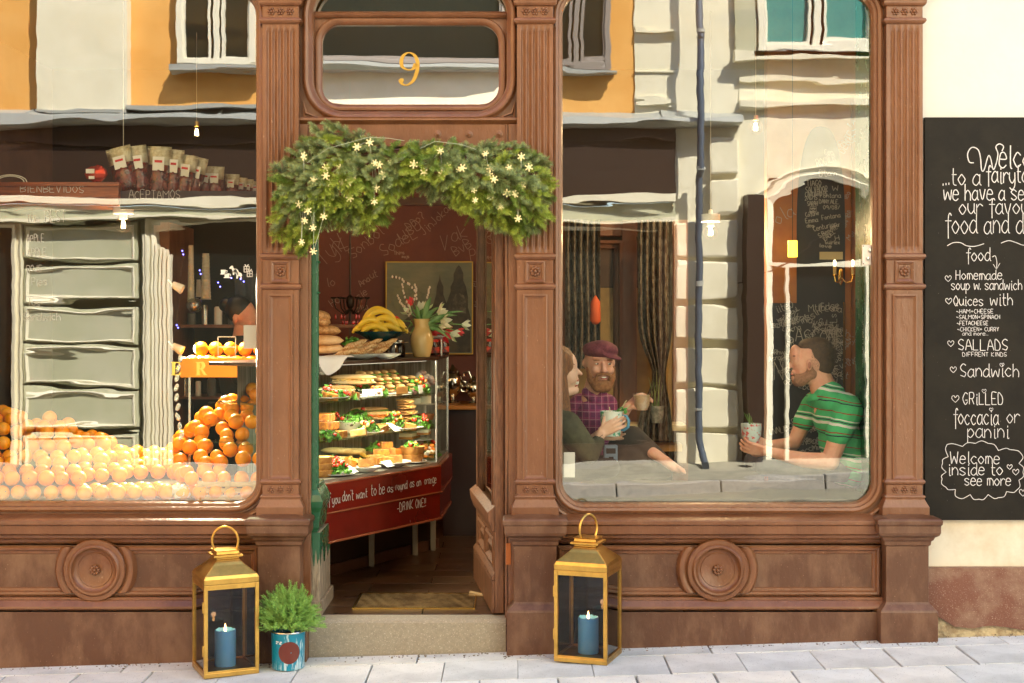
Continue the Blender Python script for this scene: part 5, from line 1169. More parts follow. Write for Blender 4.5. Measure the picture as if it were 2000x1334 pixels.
# ---------------------------------------------------------------- yellow vase with tulips and willow
cv = K(824, .06, zt); vz = empty('vase', cv, 'yellow glazed pottery jug vase on the corner of the glass case', 'vase')
s = (DIST+cv.y)/FPX; prof = [(0.001,0),(18,0),(19,2),(22,12),(25.5,26),(26,36),(23,48),(18,56),(16.5,62),(18,74),(18.5,76),(16.5,75),(15,62),(12,40)]
b = MB(); b.lathe([(max(r, .1)*s*.86, h*s*.98) for r, h in prof], n=36, cap1=False); b.build('vase_body', M('yellow_glaze', (.80,.55,.18), .22, col2=(.84,.62,.26), cs=4, coat=.6), vz, smooth=True)
bq = empty('tulip_bouquet', cv+Vector((0,0,.19)), 'white and red tulips with pussy willow twigs in the yellow vase', 'flowers')
TL = M('tulip_leaf', (.10,.26,.06), .4, col2=(.22,.40,.13), cs=6, stretch=(5,5,1)); PW = M('white_tulip_petal', (.78,.80,.60), .5, col2=(.35,.55,.18), cs=16, lo=.5, hi=.7); PR = M('red_tulip_petal', (.66,.02,.03), .4, col2=(.8,.08,.08), cs=12)
def rel(px, py, dy=0.0): return P(px, py, cv.y+dy)-bq.location
q = random.Random(77)
def tulip(px, py, m, sz=1.0, open_=0.4, dy=0.0):
    h = rel(px, py, dy); st = Vector((q.uniform(-.015,.015), q.uniform(-.015,.015), -.03)); mid = st.lerp(h, .5)+Vector((0,0,.02))
    b = MB(); b.tube([st, mid, h], .0032, 6); sm = b.build('tulip_stem', TL, bq, smooth=True)
    d = (h-mid).normalized(); R = d.to_track_quat('Z', 'Y').to_matrix(); b = MB()
    for k in range(6):
        a = k*math.pi/3+q.random()*.3; vs = []; o_ = open_*(1+.3*(k % 2))
        for i in range(6):
            t = i/5; w = .017*math.sin(math.pi*min(1,(t*.85+.12)))*sz; r = (.006+.016*math.sin(t*1.9)*(1+o_*t))*sz; z = .046*t*sz
            for sgn in (-1, 0, 1):
                aa = a+sgn*w/max(r, .008)*.8; vs.append(h+R @ Vector((r*math.cos(aa), r*math.sin(aa), z-(.004*abs(sgn)))))
        b.add(vs, [(3*i+j, 3*i+j+1, 3*i+4+j, 3*i+3+j) for i in range(5) for j in range(2)])
    b.build('tulip_head', m, sm, smooth='all')
for px, py, m_, z_, o_, dy in ((803, 606, PW, 1.2, .5, 0), (822, 600, PW, 1.1, .3, .03), (833, 598, PW, 1.0, .3, .06), (855, 606, PW, 1.3, .8, 0), (862, 622, PW, 1.2, .8, -.03), (858, 630, PW, 1.0, .6, 0), (903, 628, PW, 1.0, .7, .1), (880, 645, PW, 1.1, .9, .06), (804, 590, PR, 1.0, .4, .08), (864, 644, PR, 1.3, .9, .08), (847, 640, PR, 1.0, .6, .1), (893, 640, PR, .9, .3, .1), (781, 620, PR, .9, .3, .12)):
    tulip(px, py+6, m_, z_, o_, dy)
def blade(a, c, w):
    b = MB(); n = 8; vs = []; d = (c-a); side = d.cross(Vector((0,1,.3))).normalized()
    for i in range(n+1):
        t = i/n; p = a.lerp(c, t)+Vector((0,0,.03*math.sin(math.pi*t))); ww = w*math.sin(math.pi*min(.98, t*.85+.12)); vs += [p-side*ww, p+Vector((0,-ww*.4,0)), p+side*ww]
    b.add(vs, [(3*i+j, 3*i+j+1, 3*i+4+j, 3*i+3+j) for i in range(n) for j in range(2)]); b.build('tulip_leaf', TL, bq, smooth='all')
for px, py in ((800,628),(806,604),(812,596),(828,590),(838,584),(848,606),(858,600),(797,640),(818,608),(842,580),(870,620),(885,630),(893,616),(905,608),(832,612),(872,652),(880,664),(800,655)):
    blade(Vector((q.uniform(-.012,.012), q.uniform(-.02,.01), -.03)), rel(px, py, q.uniform(-.05,.08)), q.uniform(.009,.014))
WT = M('willow_bark', (.14,.05,.02), .5); WC = M('willow_catkin', (.70,.58,.46), .9, sheen=.5)
for pts in (((812,560+60),(806,590),(812,570),(800,556),(785,545),(766,541)), ((812,640),(804,620),(796,596),(788,572),(786,556)), ((815,650),(802,622),(790,600),(782,590),(778,578)), ((818,620),(812,590),(814,568),(812,556)), ((836,600),(834,585),(836,572),(838,562))):
    b = MB(); pp = [rel(px, py, -.01*i) for i, (px, py) in enumerate(pts)]; b.tube(pp, .0028, 5); tw = b.build('willow_twig', WT, bq, smooth=True)
    for i in range(len(pp)-1):
        for t in (.3, .65, 1.0):
            if i == 0 : continue
            p = pp[i].lerp(pp[i+1], t)+Vector((q.uniform(-.005,.005), -.003, q.uniform(-.003,.003))); b = MB(); b.ell(p, (.0055,.0055,.0085), 8, 6); b.build('catkin', WC, tw, smooth='all')

# second ranks of food further back on the shelves
FILL = [('frittata_slice', 'pie slice'), ('salad', 'salad')]
q = random.Random(88)
for k, (px, v, z, sd, what) in enumerate(((655,.36,z1,41,'upper'), (700,.38,z1,42,'upper'), (770,.34,z1,43,'upper'), (815,.12,z1,44,'upper'), (650,.38,z2,45,'second'), (690,.40,z2,46,'second'), (770,.36,z2,47,'second'), (820,.08,z2,48,'second'), (650,.20,z3,49,'lowest'), (690,.18,z3,50,'lowest'), (728,.32,z3,51,'lowest'), (790,.30,z3,52,'lowest'), (835,.22,z3,53,'lowest'))):
    lab = ('leafy salad at the back left of the upper shelf', 'leafy salad behind the baguettes on the upper shelf', 'leafy salad behind the stacked rolls on the upper shelf', 'small salad beside the meringues on the upper shelf', 'leafy salad at the back left of the second shelf', 'leafy salad behind the white bowl on the second shelf', 'leafy salad behind the panini on the second shelf', 'small salad at the right front of the second shelf', 'salad between the tarts and tomato wedges, lowest shelf', 'salad behind the oval dish on the lowest shelf', 'salad behind the pie pile on the lowest shelf', 'salad behind the round tarts on the lowest shelf', 'small salad in the right corner of the lowest shelf')[k]
    salad(K(px, v, z), q.uniform(.055, .08), q.uniform(.06, .10), lab, n=110, seed=sd, tom=7, dark=.35, extra=(PEP, TOM, CHEESE)[k % 3])
for k, (px, v, z, m_, lab) in enumerate(((648,.06,z1,QUI,'browned pie wedge at the left front of the upper shelf'), (690,.05,z1,QUI,'browned pie wedge left of the dotted paper on the upper shelf'), (780,.05,z1,CHEESE,'yellow cheese pie wedge under the rolls on the upper shelf'), (700,.03,z2,CHEESE,'yellow cheese pie wedge before the bowl on the second shelf'), (745,.05,z2,QUI,'browned pie wedge right of the tomato plate, second shelf'), (800,.04,z2,QUI,'browned pie wedge below the panini, second shelf'), (686,.10,z3+.03,PEP,'orange pepper pie wedge behind the dotted paper, lowest shelf'), (725,.14,z3+.03,CHEESE,'yellow cheese pie wedge behind the oval dish, lowest shelf'), (782,.16,z3+.05,PEP,'orange pepper pie wedge between the pies and round tarts'))):
    wedge('pie_wedge', K(px, v, z), .085, .07, .035, RZ+k*1.3, lab, m=m_, tilt=.15)
# ------------------------------------------------------------------ chalkboard on the plaster wall
cbd = empty('chalkboard', (0, 0, 0), 'large black menu board with white chalk lettering on the cream wall', 'menu board')
yb = -.028
x0, x1, z0, z1 = fx(1806, yb), fx(1806, yb)+1.02, fz(1016, yb), fz(229, yb)
b = MB(); b.box(x0, x1, yb, -.004, z0, z1); b.build('board', M('chalkboard_black', (.009,.007,.005), .6, spec=.2, col2=(.016,.013,.009), cs=4, cd=8, bump=.1, bs=60, specks=(.16,.15,.13), spk=.77, sps=140), cbd, bevel=.003)
CHW = M('chalk_white', (.74,.70,.70), .9, col2=(.55,.55,.56), cs=60)
yc = yb-.0022; q = random.Random(40)
def line(t, xa, xb, base, h, w=.0042, name='chalk_line', jit=.25):
    b = MB(); write(b, t, P(xa, base, yc), XU, ZU, h*(DIST+yc)/FPX, (xb-xa)*(DIST+yc)/FPX, w, q, jit); return b.build(name, CHW, cbd)
def pline(pts, w=.003, sm=True):
    b = MB(); pp = [P(x, y, yc) for x, y in pts]; o = pp[0]; l = [((p-o).x, (p-o).z) for p in pp]; ribbon(b, crom(l, 5) if sm else l, o, XU, ZU, w); return b.build('chalk_stroke', CHW, cbd)
def heart(x, y, s, w=.0026):
    pline([(x, y+s), (x-s*.9, y+s*.1), (x-s*.95, y-s*.6), (x-s*.45, y-s*.9), (x, y-s*.35), (x+s*.5, y-s*.95), (x+s*.98, y-s*.55), (x+s*.85, y+s*.1), (x, y+s)], w)
pline([(1902,318),(1893,316),(1890,300),(1898,288),(1910,292),(1915,308),(1917,331),(1922,332),(1930,305),(1935,310),(1940,331),(1946,318),(1949,300),(1945,287),(1952,281),(1960,286),(1957,295)], .0050)
line('elcome', 1952, 2052, 328, 46, .0054)
line('...to a', 1842, 1914, 362, 34, .0042); line('fairytale', 1926, 2030, 357, 34, .0046)
line('we have a se', 1843, 2000, 391, 32, .0044); line('our favourite', 1874, 2060, 418, 32, .0040); line('food and dri', 1846, 2022, 456, 40, .0040)
pline([(1850,480),(1862,474),(1876,474),(1888,480),(1904,481),(1922,476)], .0034); pline([(1955,475),(1970,470),(1985,474),(2000,479),(2016,474)], .0034)
line('food', 1887, 1934, 510, 26, .0036); pline([(1938,502),(1944,500),(1947,512),(1946,524)], .003); pline([(1940,516),(1946,526),(1953,514)], .003, False)
heart(1852, 544, 6); line('Homemade', 1867, 1957, 546, 19, .0034); line('soup w. sandwich', 1858, 1996, 566, 20, .0032, jit=.1)
heart(1853, 588, 6); line('Quices', 1863, 1920, 597, 20, .0034); line('with', 1934, 1978, 596, 24, .0034)
line('~HAM+CHEESE', 1868, 1940, 612, 8, .0024); line('~SALMON+SPINACH', 1868, 1953, 623, 8, .0024); line('~FETACHEESE', 1869, 1930, 635, 8, .0024); line('~CHICKEN+ CURRY', 1870, 1951, 647, 8, .0022); line('and more...', 1880, 1930, 655, 8, .0020)
heart(1857, 671, 6); line('SALLADS', 1872, 1968, 684, 21, .0036); line('DIFFRENT KINDS', 1880, 1966, 696, 8, .0022)
heart(1862, 722, 6); line('Sandwich', 1876, 1990, 736, 26, .0036); heart(1957, 713, 4, .002)
heart(1866, 779, 7); line('GRiLLED', 1881, 1959, 790, 23, .0036); heart(1922, 764, 4, .002)
line('foccacia', 1862, 1950, 829, 32, .0036); line('or', 1967, 1990, 826, 28, .0034); line('panini', 1890, 1970, 855, 28, .0034); heart(1936, 800, 3.5, .002)
cl = []
import itertools
lob = [(1905,866),(1880,872),(1850,868),(1852,892),(1841,905),(1848,922),(1840,935),(1848,952),(1866,956),(1873,973),(1895,966),(1912,975),(1930,966),(1950,972),(1966,960),(1985,958),(1990,938),(1998,922),(1990,905),(1996,888),(1972,878),(1950,880),(1930,866),(1905,866)]
for i in range(len(lob)-1):
    (xa, ya), (xb, yb_) = lob[i], lob[i+1]; mx_, my_ = (xa+xb)/2, (ya+yb_)/2; dx, dy = mx_-1920, (my_-920)*1.0; d = math.hypot(dx, dy); pline([(xa, ya), (mx_+dx/d*5, my_+dy/d*5), (xb, yb_)], .0030)
line('Welcome', 1856, 1952, 906, 24, .0036); line('inside to', 1852, 1958, 928, 24, .0036); line('see more', 1884, 1974, 948, 22, .0036); heart(1972, 912, 5); heart(1984, 922, 6); heart(1998, 962, 7)

# ------------------------------------------------------------------ lanterns
BR = M('brushed_brass', (.66,.40,.10), .33, metal=1, col2=(.40,.24,.06), cs=9, cd=6, lo=.45, hi=.75, bump=.3, bs=14, bdist=.004)
SMG = glass('smoked_glass', (.62,.56,.60), .8, .0)
def lantern(loc, rz, s, h, lab, clab, handle_rz):
    t = empty('lantern', loc, lab, 'lantern', 'brass lanterns by the doorway', rz=rz); e = s/2; f = .018
    b = MB(); b.box(-e, e, -e, e, .0, .022); b.build('base', BR, t, bevel=.002)
    for sx in (-1, 1):
        for sy in (-1, 1):
            b = MB(); b.box(sx*e-(f if sx > 0 else 0), sx*e+(0 if sx > 0 else f), sy*e-(f if sy > 0 else 0), sy*e+(0 if sy > 0 else f), .022, h); b.build('corner_post', BR, t, bevel=.0015)
    for a in (0, 1, 2, 3):
        R = Matrix.Rotation(a*math.pi/2, 3, 'Z')
        for zz_ in ((.022, .030), (h-.022, h)):
            b = MB(); vs = [R @ Vector((x, y, z)) for z in zz_ for x, y in ((-e+f, -e+.001), (e-f, -e+.001), (e-f, -e+f), (-e+f, -e+f))]; b.add(vs, [(0,3,2,1),(4,5,6,7),(0,1,5,4),(1,2,6,5),(2,3,7,6),(3,0,4,7)])
            b.build('rail', BR, t, bevel=.001)
    for a in range(4):
        R = Matrix.Rotation(a*math.pi/2, 3, 'Z'); b = MB(); b.add([R @ Vector(v) for v in ((-e+f, -e+.008, .03), (e-f, -e+.008, .03), (e-f, -e+.008, h-.022), (-e+f, -e+.008, h-.022))], [(0,1,2,3)]); b.build('smoked_pane', SMG if a == 0 else glass('darkened_pane', (.13,.10,.11), .6, .01), t)  # back and side panes tinted darker than the front to paint a dim interior
    prof = [(e, h), (e+.001, h+.026), (e-.006, h+.040), (e-.022, h+.054), (.076, h+.080), (.058, h+.098), (.054, h+.104)]
    b = MB(); rings = []
    for r, z in prof: rings.append([(r, -r, z), (r, r, z), (-r, r, z), (-r, -r, z)])
    b.loft(rings); b.build('roof', BR, t, bevel=.004)
    b = MB(); rings = [[(r*c_, r*d_, z) for c_, d_ in ((1,-1),(1,1),(-1,1),(-1,-1))] for r, z in ((.052, h+.104), (.052, h+.110), (.068, h+.115), (.068, h+.124), (.054, h+.128), (.052, h+.140), (.058, h+.144), (.02, h+.147))]
    b.loft(rings); b.build('vent_cap', BR, t, bevel=.001)
    b = MB(); ca, sa = math.cos(handle_rz), math.sin(handle_rz); n = 26; R0 = .062; pts = []
    for i in range(n+1):
        a = R_(-48+276*i/n); pts.append((R0*math.cos(a)*ca, R0*math.cos(a)*sa, h+.182+R0*1.08*math.sin(a)))
    b.tube(pts, .0058, 8); 
    for sg in (-1, 1): b.ell((sg*R0*.72*ca, sg*R0*.72*sa, h+.132), .009, 10, 6)
    b.build('ring_handle', BR, t, smooth=True)
    if True:
        b = MB()
        for z in (.10, .30): b.box(-e-.006, -e, -e+.004, -e+.016, z, z+.05)
        b.build('hinge', BR, t, bevel=.001)
    c = empty('candle', Vector(loc)+Vector((0,0,.0225)), clab, 'candle', 'blue candles in the lanterns')
    CB = M('blue_wax', (.16,.60,1.0), .45, col2=(.22,.66,1.0), cs=8, emit=(.10,.42,.9), es=.0, sss=.2)
    b = MB(); n = 28; rr = .049; rings = []; q = random.Random(3)
    for r, z in ((rr*.98, 0), (rr, .004), (rr, .15), (rr*1.0, .165), (rr*.93, .168), (rr*.80, .152), (rr*.5, .148), (.002, .147)):
        rings.append([(r*math.cos(2*math.pi*k/n), r*math.sin(2*math.pi*k/n), z+((.002)*math.sin(k*1.3)+.002*math.sin(k*2.9) if .16 < z < .17 else 0)) for k in range(n)])
    b.loft(rings); b.build('wax_pillar', CB, c, smooth=True)
    b = MB(); b.tube([(0,0,.147), (.001,0,.160)], .0015, 5); b.build('wick', DARK, c)
    b = MB(); b.lathe([(.001,.156),(.0055,.163),(.0065,.170),(.004,.182),(.0008,.196)], n=12); b.build('flame', emis('candle_flame', (1,.50,.14), 5), c, smooth=True)
    point('candle_light', Vector(loc)+Vector((0,0,.215)), .03, (1,.6,.28), .012)
    return t
def gp_(px, py, y): p = P(px, py, y); return p
ya = -.25; xa_ = fx(440, ya)
lantern((xa_, ya, gz(xa_)+.003), R_(25), .257, .425, 'tall brass lantern with a lit blue candle left of the potted plant', 'short blue pillar candle burning in the left brass lantern', R_(-28))
ya = -.225; xb_ = fx(1149, ya)
lantern((xb_, ya, gz(xb_)+.003), R_(-20), .257, .425, 'tall brass lantern with a lit blue candle right of the doorway', 'short blue pillar candle burning in the right brass lantern', R_(66))

# ------------------------------------------------------------------ potted conifer
yp = -.235; xp = fx(563, yp); pt_ = empty('potted_conifer', (xp, yp, gz(xp)+.002), 'small feathery green conifer in a turquoise tin pot with a brown spot', 'potted plant')
b = MB(); b.lathe([(.072,0),(.075,.003),(.079,.172),(.080,.176),(.077,.176),(.072,.150),(.001,.150)], n=40)
TIN = M('turquoise_tin', (.006,.22,.34), .35, col2=(.45,.62,.68), cs=14, cd=3, lo=.56, hi=.62, stretch=(3.2,3.2,.5))
b.build('tin_pot', TIN, pt_, smooth=True)
b = MB(); b.lathe([(.0795,.171),(.0815,.174),(.080,.178),(.076,.177)], n=40, cap0=False, cap1=False); b.build('tin_rim', STEEL, pt_, smooth=True)
b = MB(); b.lathe([(.073,.152),(.001,.156)], n=20, cap0=False); b.build('soil', M('soil', (.03,.02,.012), .95), pt_)
def wrap_disc(cz, cr, az, m, name, rad=.0785, sx=1):
    b = MB(); n = 30; vs = [(rad*math.sin(az), -rad*math.cos(az), cz)]
    for ring in (.5, 1.0):
        for k in range(n):
            a = 2*math.pi*k/n; th = az+cr*ring*math.cos(a)*sx/rad; z = cz+cr*ring*math.sin(a); r2 = rad+.0008+(z-.09)*.022; vs.append((r2*math.sin(th), -r2*math.cos(th), z))
    b.add(vs, [(0, 1+k, 1+(k+1)%n) for k in range(n)]+[(1+k, 1+n+k, 1+n+(k+1)%n, 1+(k+1)%n) for k in range(n)]); b.build(name, m, pt_, smooth='all')
wrap_disc(.085, .052, .22, M('brown_spot', (.13,.022,.012), .4), 'brown_spot', .0775)
b = MB(); q = random.Random(4)
for txt, z in (('CAFE', .133), ('RIZZOTTI', .125)):
    for i in range(12):
        th = -.62+i*.035
        if q.random() < .8: r2 = .0795; b.box(r2*math.sin(th)-.0012, r2*math.sin(th)+.0012, -r2*math.cos(th)-.0006, -r2*math.cos(th), z, z+.005)
b.build('print_marks', M('print_white', (.8,.8,.8), .5), pt_)
b = MB()
for i in range(34):
    th = q.uniform(-1.5, 1.5); z0_ = q.uniform(.002, .01); L_ = q.uniform(.01, .05); r2 = .0765
    b.add([(r2*math.sin(th-.01), -r2*math.cos(th-.01), z0_), (r2*math.sin(th+.012), -r2*math.cos(th+.012), z0_), ((r2+.001)*math.sin(th+.004+q.uniform(-.04,.04)), -(r2+.0012)*math.cos(th+.004), z0_+L_)], [(0,1,2)])
b.build('print_streaks', M('pale_blue_print', (.55,.72,.78), .5), pt_)
FEA = M('feathery_green', (.22,.44,.08), .6, col2=(.44,.66,.18), cs=14, cd=2, lo=.35, hi=.65)
for v in range(6):
    pass
q = random.Random(13); frond_me = []
for v in range(8):
    b = MB(); L = q.uniform(.085, .115); n = 16
    bend = q.uniform(-.02, .02); bz_ = q.uniform(-.02, .02)
    def fp(t): return Vector((bend*t*t, bz_*t*t, L*t))
    for i in range(n):
        t = .10+.9*i/n; base = fp(t)
        for k in range(3):
            a = i*2.4+k*2.1; ln = .020*(1.15-t)*q.uniform(.7, 1.2)+.006; d = Vector((math.cos(a)*.62, math.sin(a)*.62, .8)).normalized(); tip = base+d*ln; sd_ = d.cross(Vector((0,0,1))).normalized()*.0016
            b.add([base-sd_, base+sd_, tip+sd_*.3, tip-sd_*.3], [(0,1,2,3)])
            for j in (.35, .6, .8):
                c_ = base.lerp(tip, j); d2 = (d+sd_.normalized()*q.choice((-1, 1))*.9).normalized(); t2 = c_+d2*ln*.38; b.add([c_-d2.cross(d).normalized()*.0009, c_+d2.cross(d).normalized()*.0009, t2], [(0,1,2)])
    b.tube([fp(0), fp(.5), fp(1)], [.0016, .001, .0005], 4)
    o = b.build('frond', FEA, pt_); frond_me.append(o.data); bpy.data.objects.remove(o)
for i in range(260):
    u = i/260; th = i*2.39996; ph = math.acos(1-1.32*u)       # spread over a bit more than a hemisphere
    d = Vector((math.sin(ph)*math.cos(th), math.sin(ph)*math.sin(th), math.cos(ph)))
    o = bpy.data.objects.new('frond', frond_me[i % 8]); C.objects.link(o); o.parent = pt_
    st = Vector((0,0,.212))+Vector((d.x, d.y, d.z*1.15))*q.uniform(.015, .062)
    o.location = st; dd2 = (d+Vector((0,0,.35))+Vector((q.uniform(-.2,.2), q.uniform(-.2,.2), q.uniform(-.1,.1)))).normalized()
    o.rotation_mode = 'QUATERNION'; o.rotation_quaternion = dd2.to_track_quat('Z', 'Y') @ Quaternion((0,0,1), q.uniform(0, 6.28)); s_ = q.uniform(.95, 1.38); o.scale = (s_, s_, s_)

# ------------------------------------------------------------------ fir garland over the door
NEED = [M('fir_needles_%s' % n, c, .55, col2=c2, cs=30, cd=2, lo=.3, hi=.7) for n, c, c2 in (('deep', (.11,.19,.022), (.26,.36,.06)), ('bluish', (.20,.27,.09), (.36,.43,.17)), ('led_lit', (.26,.36,.035), (.46,.54,.09)))]  # yellow-green set has the star lights' glow mixed into its colour
gar = empty('fir_garland', P(800, 330, -.12), 'thick garland of fir branches hung over the doorway', 'garland')
q = random.Random(99); sprig_me = []
def needle_twig(b, a, d, L, nl=.017, dens=1.0):
    n = int(L*1450*dens); up = d.orthogonal().normalized(); sd_ = d.cross(up)
    for i in range(n):
        t = i/n; ang = i*2.4+q.uniform(-.4, .4); rad = up*math.cos(ang)+sd_*math.sin(ang); nd = (rad*.85+d*.62).normalized(); l_ = nl*q.uniform(.8, 1.1)*(1 if t < .85 else .8)
        p = a+d*(L*t); w = nd.cross(d).normalized()*.0009
        b.add([p-w, p+w, p+nd*l_+w*.5, p+nd*l_-w*.5], [(0,1,2,3)])
    for i in range(7):
        ang = i*.9; rad = up*math.cos(ang)+sd_*math.sin(ang); nd = (rad*.35+d).normalized(); p = a+d*L; w = nd.cross(up).normalized()*.0009; b.add([p-w, p+w, p+nd*nl*.9], [(0,1,2)])
for v in range(8):
    b = MB(); L = q.uniform(.075, .10); d0 = Vector((0,0,1))
    needle_twig(b, Vector(), d0, L)
    for k in range(3):
        for sg in (-1, 1):
            t = .12+.24*k; a = d0*(L*t); d = Vector((sg*q.uniform(.65, .95), q.uniform(-.35, .25), q.uniform(.75, 1))).normalized(); needle_twig(b, a, d, L*(.66-.14*k)*q.uniform(.85, 1.1))
    o = b.build('branch', NEED[v % 3], gar); sprig_me.append(o.data); bpy.data.objects.remove(o)
UP = [(528,415),(535,330),(560,292),(600,262),(640,232),(680,246),(730,262),(780,268),(850,274),(930,276),(1000,270),(1040,286),(1068,315),(1082,370)]
LOW = [(528,415),(545,450),(570,478),(598,505),(610,430),(640,440),(690,450),(730,458),(765,415),(775,378),(835,366),(855,392),(900,420),(950,448),(1000,462),(1030,468),(1062,440),(1082,370)]
def interp(tab, x):
    for i in range(len(tab)-1):
        (xa, ya_), (xb, yb_) = tab[i], tab[i+1]
        if min(xa, xb) <= x <= max(xa, xb) and xa != xb: return ya_+(yb_-ya_)*(x-xa)/(xb-xa)
    return tab[0][1] if x < tab[0][0] else tab[-1][1]
placed = 0; q = random.Random(123)
lowt = [(528,440),(560,478),(590,500),(612,470),(620,438),(660,446),(700,452),(730,452),(760,425),(774,384),(800,374),(830,372),(855,392),(900,420),(950,446),(1000,462),(1035,466),(1064,440),(1080,380)]
tries = 0
cells = []
while placed < 300 and tries < 20000:
    tries += 1
    px = q.uniform(536, 1074); u = interp(UP, px)+12; l_ = interp(lowt, px)-12
    if l_ < u: continue
    py = q.uniform(u-2, l_+4)
    if any((px-a)**2+(py-c)**2 < 15**2 for a, c in cells): continue
    cells.append((px, py)); 
    rel_ = (py-u)/(max(l_-u, 1)); cxr = (px-800)/280
    dirx = cxr*.9+q.uniform(-.55, .55)+(0.35 if 640 < px < 780 and rel_ > .4 else 0)-(0.35 if 830 < px < 950 and rel_ > .4 else 0)
    dirz = .30-1.5*rel_+q.uniform(-.25, .25)
    if px < 600 and rel_ > .5: dirx -= .2
    diry = -.55+q.uniform(-.3, .3)
    y = -.05-.17*math.sin(math.pi*min(max(rel_, .08), .95))-q.uniform(0, .03)
    d = Vector((dirx, diry, dirz)).normalized(); back = d*.055
    vi = q.randrange(8)
    if rel_ < .45 and q.random() < .6: vi = q.choice((1, 4, 7))
    elif rel_ > .6 and q.random() < .5: vi = q.choice((2, 5))  # lower sprigs favour the colour that stands for the lights' glow
    o = bpy.data.objects.new('branch', sprig_me[vi]); C.objects.link(o); o.parent = gar
    o.location = P(px, py, y)-back-gar.location; o.rotation_mode = 'QUATERNION'
    o.rotation_quaternion = d.to_track_quat('Z', 'Y') @ Quaternion((0,0,1), q.uniform(-.9, .9)); s_ = q.uniform(.9, 1.3); o.scale = (s_,)*3; placed += 1
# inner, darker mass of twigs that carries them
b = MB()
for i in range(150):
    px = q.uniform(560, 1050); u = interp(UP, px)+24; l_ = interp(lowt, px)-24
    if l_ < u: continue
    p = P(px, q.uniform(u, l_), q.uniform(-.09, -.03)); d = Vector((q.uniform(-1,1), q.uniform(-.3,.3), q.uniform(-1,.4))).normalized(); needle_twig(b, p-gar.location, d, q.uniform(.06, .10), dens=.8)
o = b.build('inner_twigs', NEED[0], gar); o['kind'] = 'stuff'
b = MB()
pts = [P(px, interp(UP, px)+26, -.05)-gar.location for px in range(550, 1070, 30)]; b.tube(pts, .006, 6)
for k in range(26):
    px = q.uniform(560, 1050); b.tube([P(px, interp(UP, px)+26, -.05)-gar.location, P(px+q.uniform(-30, 30), interp(UP, px)+90, -.10)-gar.location], .003, 5)
b.build('twig_core', WT, gar)
# star lights
sl_ = empty('string_lights', P(800, 330, -.2), 'string of small star-shaped warm white lights wound through the fir garland', 'fairy lights')
STM = M('star_glow', (.42,.36,.18), .5, emit=(1.0,.76,.32), es=.17)
STARS = [(593,305),(636,327),(664,328),(690,345),(636,345-2),(612,352),(669,357),(645,352-20+25),(732,318),(740,322),(761,319),(697,287),(722,278),(735,368),(683,387),(731,394),(808,321),(828,336),(860,295),(863,340),(903,328),(958,328),(955,340),(965,350),(994,328),(1033,327),(925,370),(928,391),(957,384),(978,404),(990,377),(1006,379),(1020,362),(1012,427),(584,399),(601,411),(632,423),(595,431),(611,445),(589,473),(612,491),(680,357),(747,362-20),(874,300+25),(897,340-8),(948,300),(1018,300+6)]
wp = []
for i, (px, py) in enumerate(STARS):
    y = -.235-.02*math.sin(i*1.7); c = P(px, py, y)-sl_.location; R = Euler((q.uniform(-.5,.5), q.uniform(-3,3), q.uniform(-.5,.5))).to_matrix(); b = MB(); n = 12; vs = [Vector((0,-.003,0))]; r0 = .0190*q.uniform(.8, 1.1)
    for k in range(12):
        a = k*math.pi/6; rr = r0 if k % 2 == 0 else r0*.42; vs.append(Vector((rr*math.cos(a), 0, rr*math.sin(a))))
    vs2 = [Vector((0,.004,0))]+[v+Vector((0,.003,0)) for v in vs[1:]]
    b.add([c+R @ v for v in vs]+[c+R @ v for v in vs2], [(0,1+k,1+(k+1)%12) for k in range(12)]+[(13,14+(k+1)%12,14+k) for k in range(12)]+[(1+k,14+k,14+(k+1)%12,1+(k+1)%12) for k in range(12)])
    for k in range(6):
        a = k*math.pi/3; b.ell(c+R @ Vector((r0*.85*math.cos(a), -.001, r0*.85*math.sin(a))), r0*.20, 6, 4)
    b.build('star_light', STM, sl_)
srt = sorted([P(px, py, -.225)-sl_.location for px, py in STARS], key=lambda p: p.x)
b = MB()
for i in range(len(srt)-1): b.tube([srt[i], srt[i].lerp(srt[i+1], .5)+Vector((0,.03,.012)), srt[i+1]], .0011, 4, cap=False)
b.tube([P(px, py, -.215)-sl_.location for px, py in ((600,318),(640,290),(720,268),(760,270),(790,275))], .0012, 5); b.tube([P(px, py, -.215)-sl_.location for px, py in ((820,290),(850,276),(900,282),(930,292))], .0012, 5)
b.build('lights_wire', M('clear_wire', (.45,.48,.34), .4), sl_)
# ------------------------------------------------------------------ left-hand window: oranges, shelf, bags
ORG = M('orange_peel', (.97,.32,.0), .42, col2=(1.0,.40,.003), cs=5, bump=.25, bs=420, bdist=.0008, coat=.15)
LZ = .690
lw = empty('display_ledge', (0, 0, 0), 'pale display ledge behind the left window that carries the oranges', 'ledge')
b = MB(); b.box(-3.2, PX['b']-.02, .07, 1.05, LZ-.04, LZ); b.build('ledge_top', M('ledge_paint', (.30,.27,.20), .5), lw, bevel=.003)
b = MB(); b.box(-3.2, PX['b']-.02, 1.0, 1.04, FLOOR, LZ-.04); b.build('ledge_front', DARKW, lw)
prof = [(-400,830),(-140,812),(0,800),(30,806),(60,838),(90,812),(125,822),(150,838),(200,860),(235,872),(255,886),(330,884),(350,858),(385,818),(415,804),(440,786),(470,766),(500,748),(560,735)]
R0 = .0405; q = random.Random(33)
b = MB(); b.lathe([(R0*math.sin(max(.02, min(math.pi-.02, math.pi*i/14)))*(1.0), -R0*.96*math.cos(math.pi*i/14)) for i in range(15)], n=20); pro = b.build('orange', ORG, smooth='all')
bb = MB(); bb.ell((0,0,R0*.955), (.004,.004,.0018), 8, 4); navel = bb.build('stem_button', M('stem_button', (.20,.19,.05), .8), pro)
first = True; cnt = 0; spots = []
rowsy = [.125+.070*k for k in range(11)]
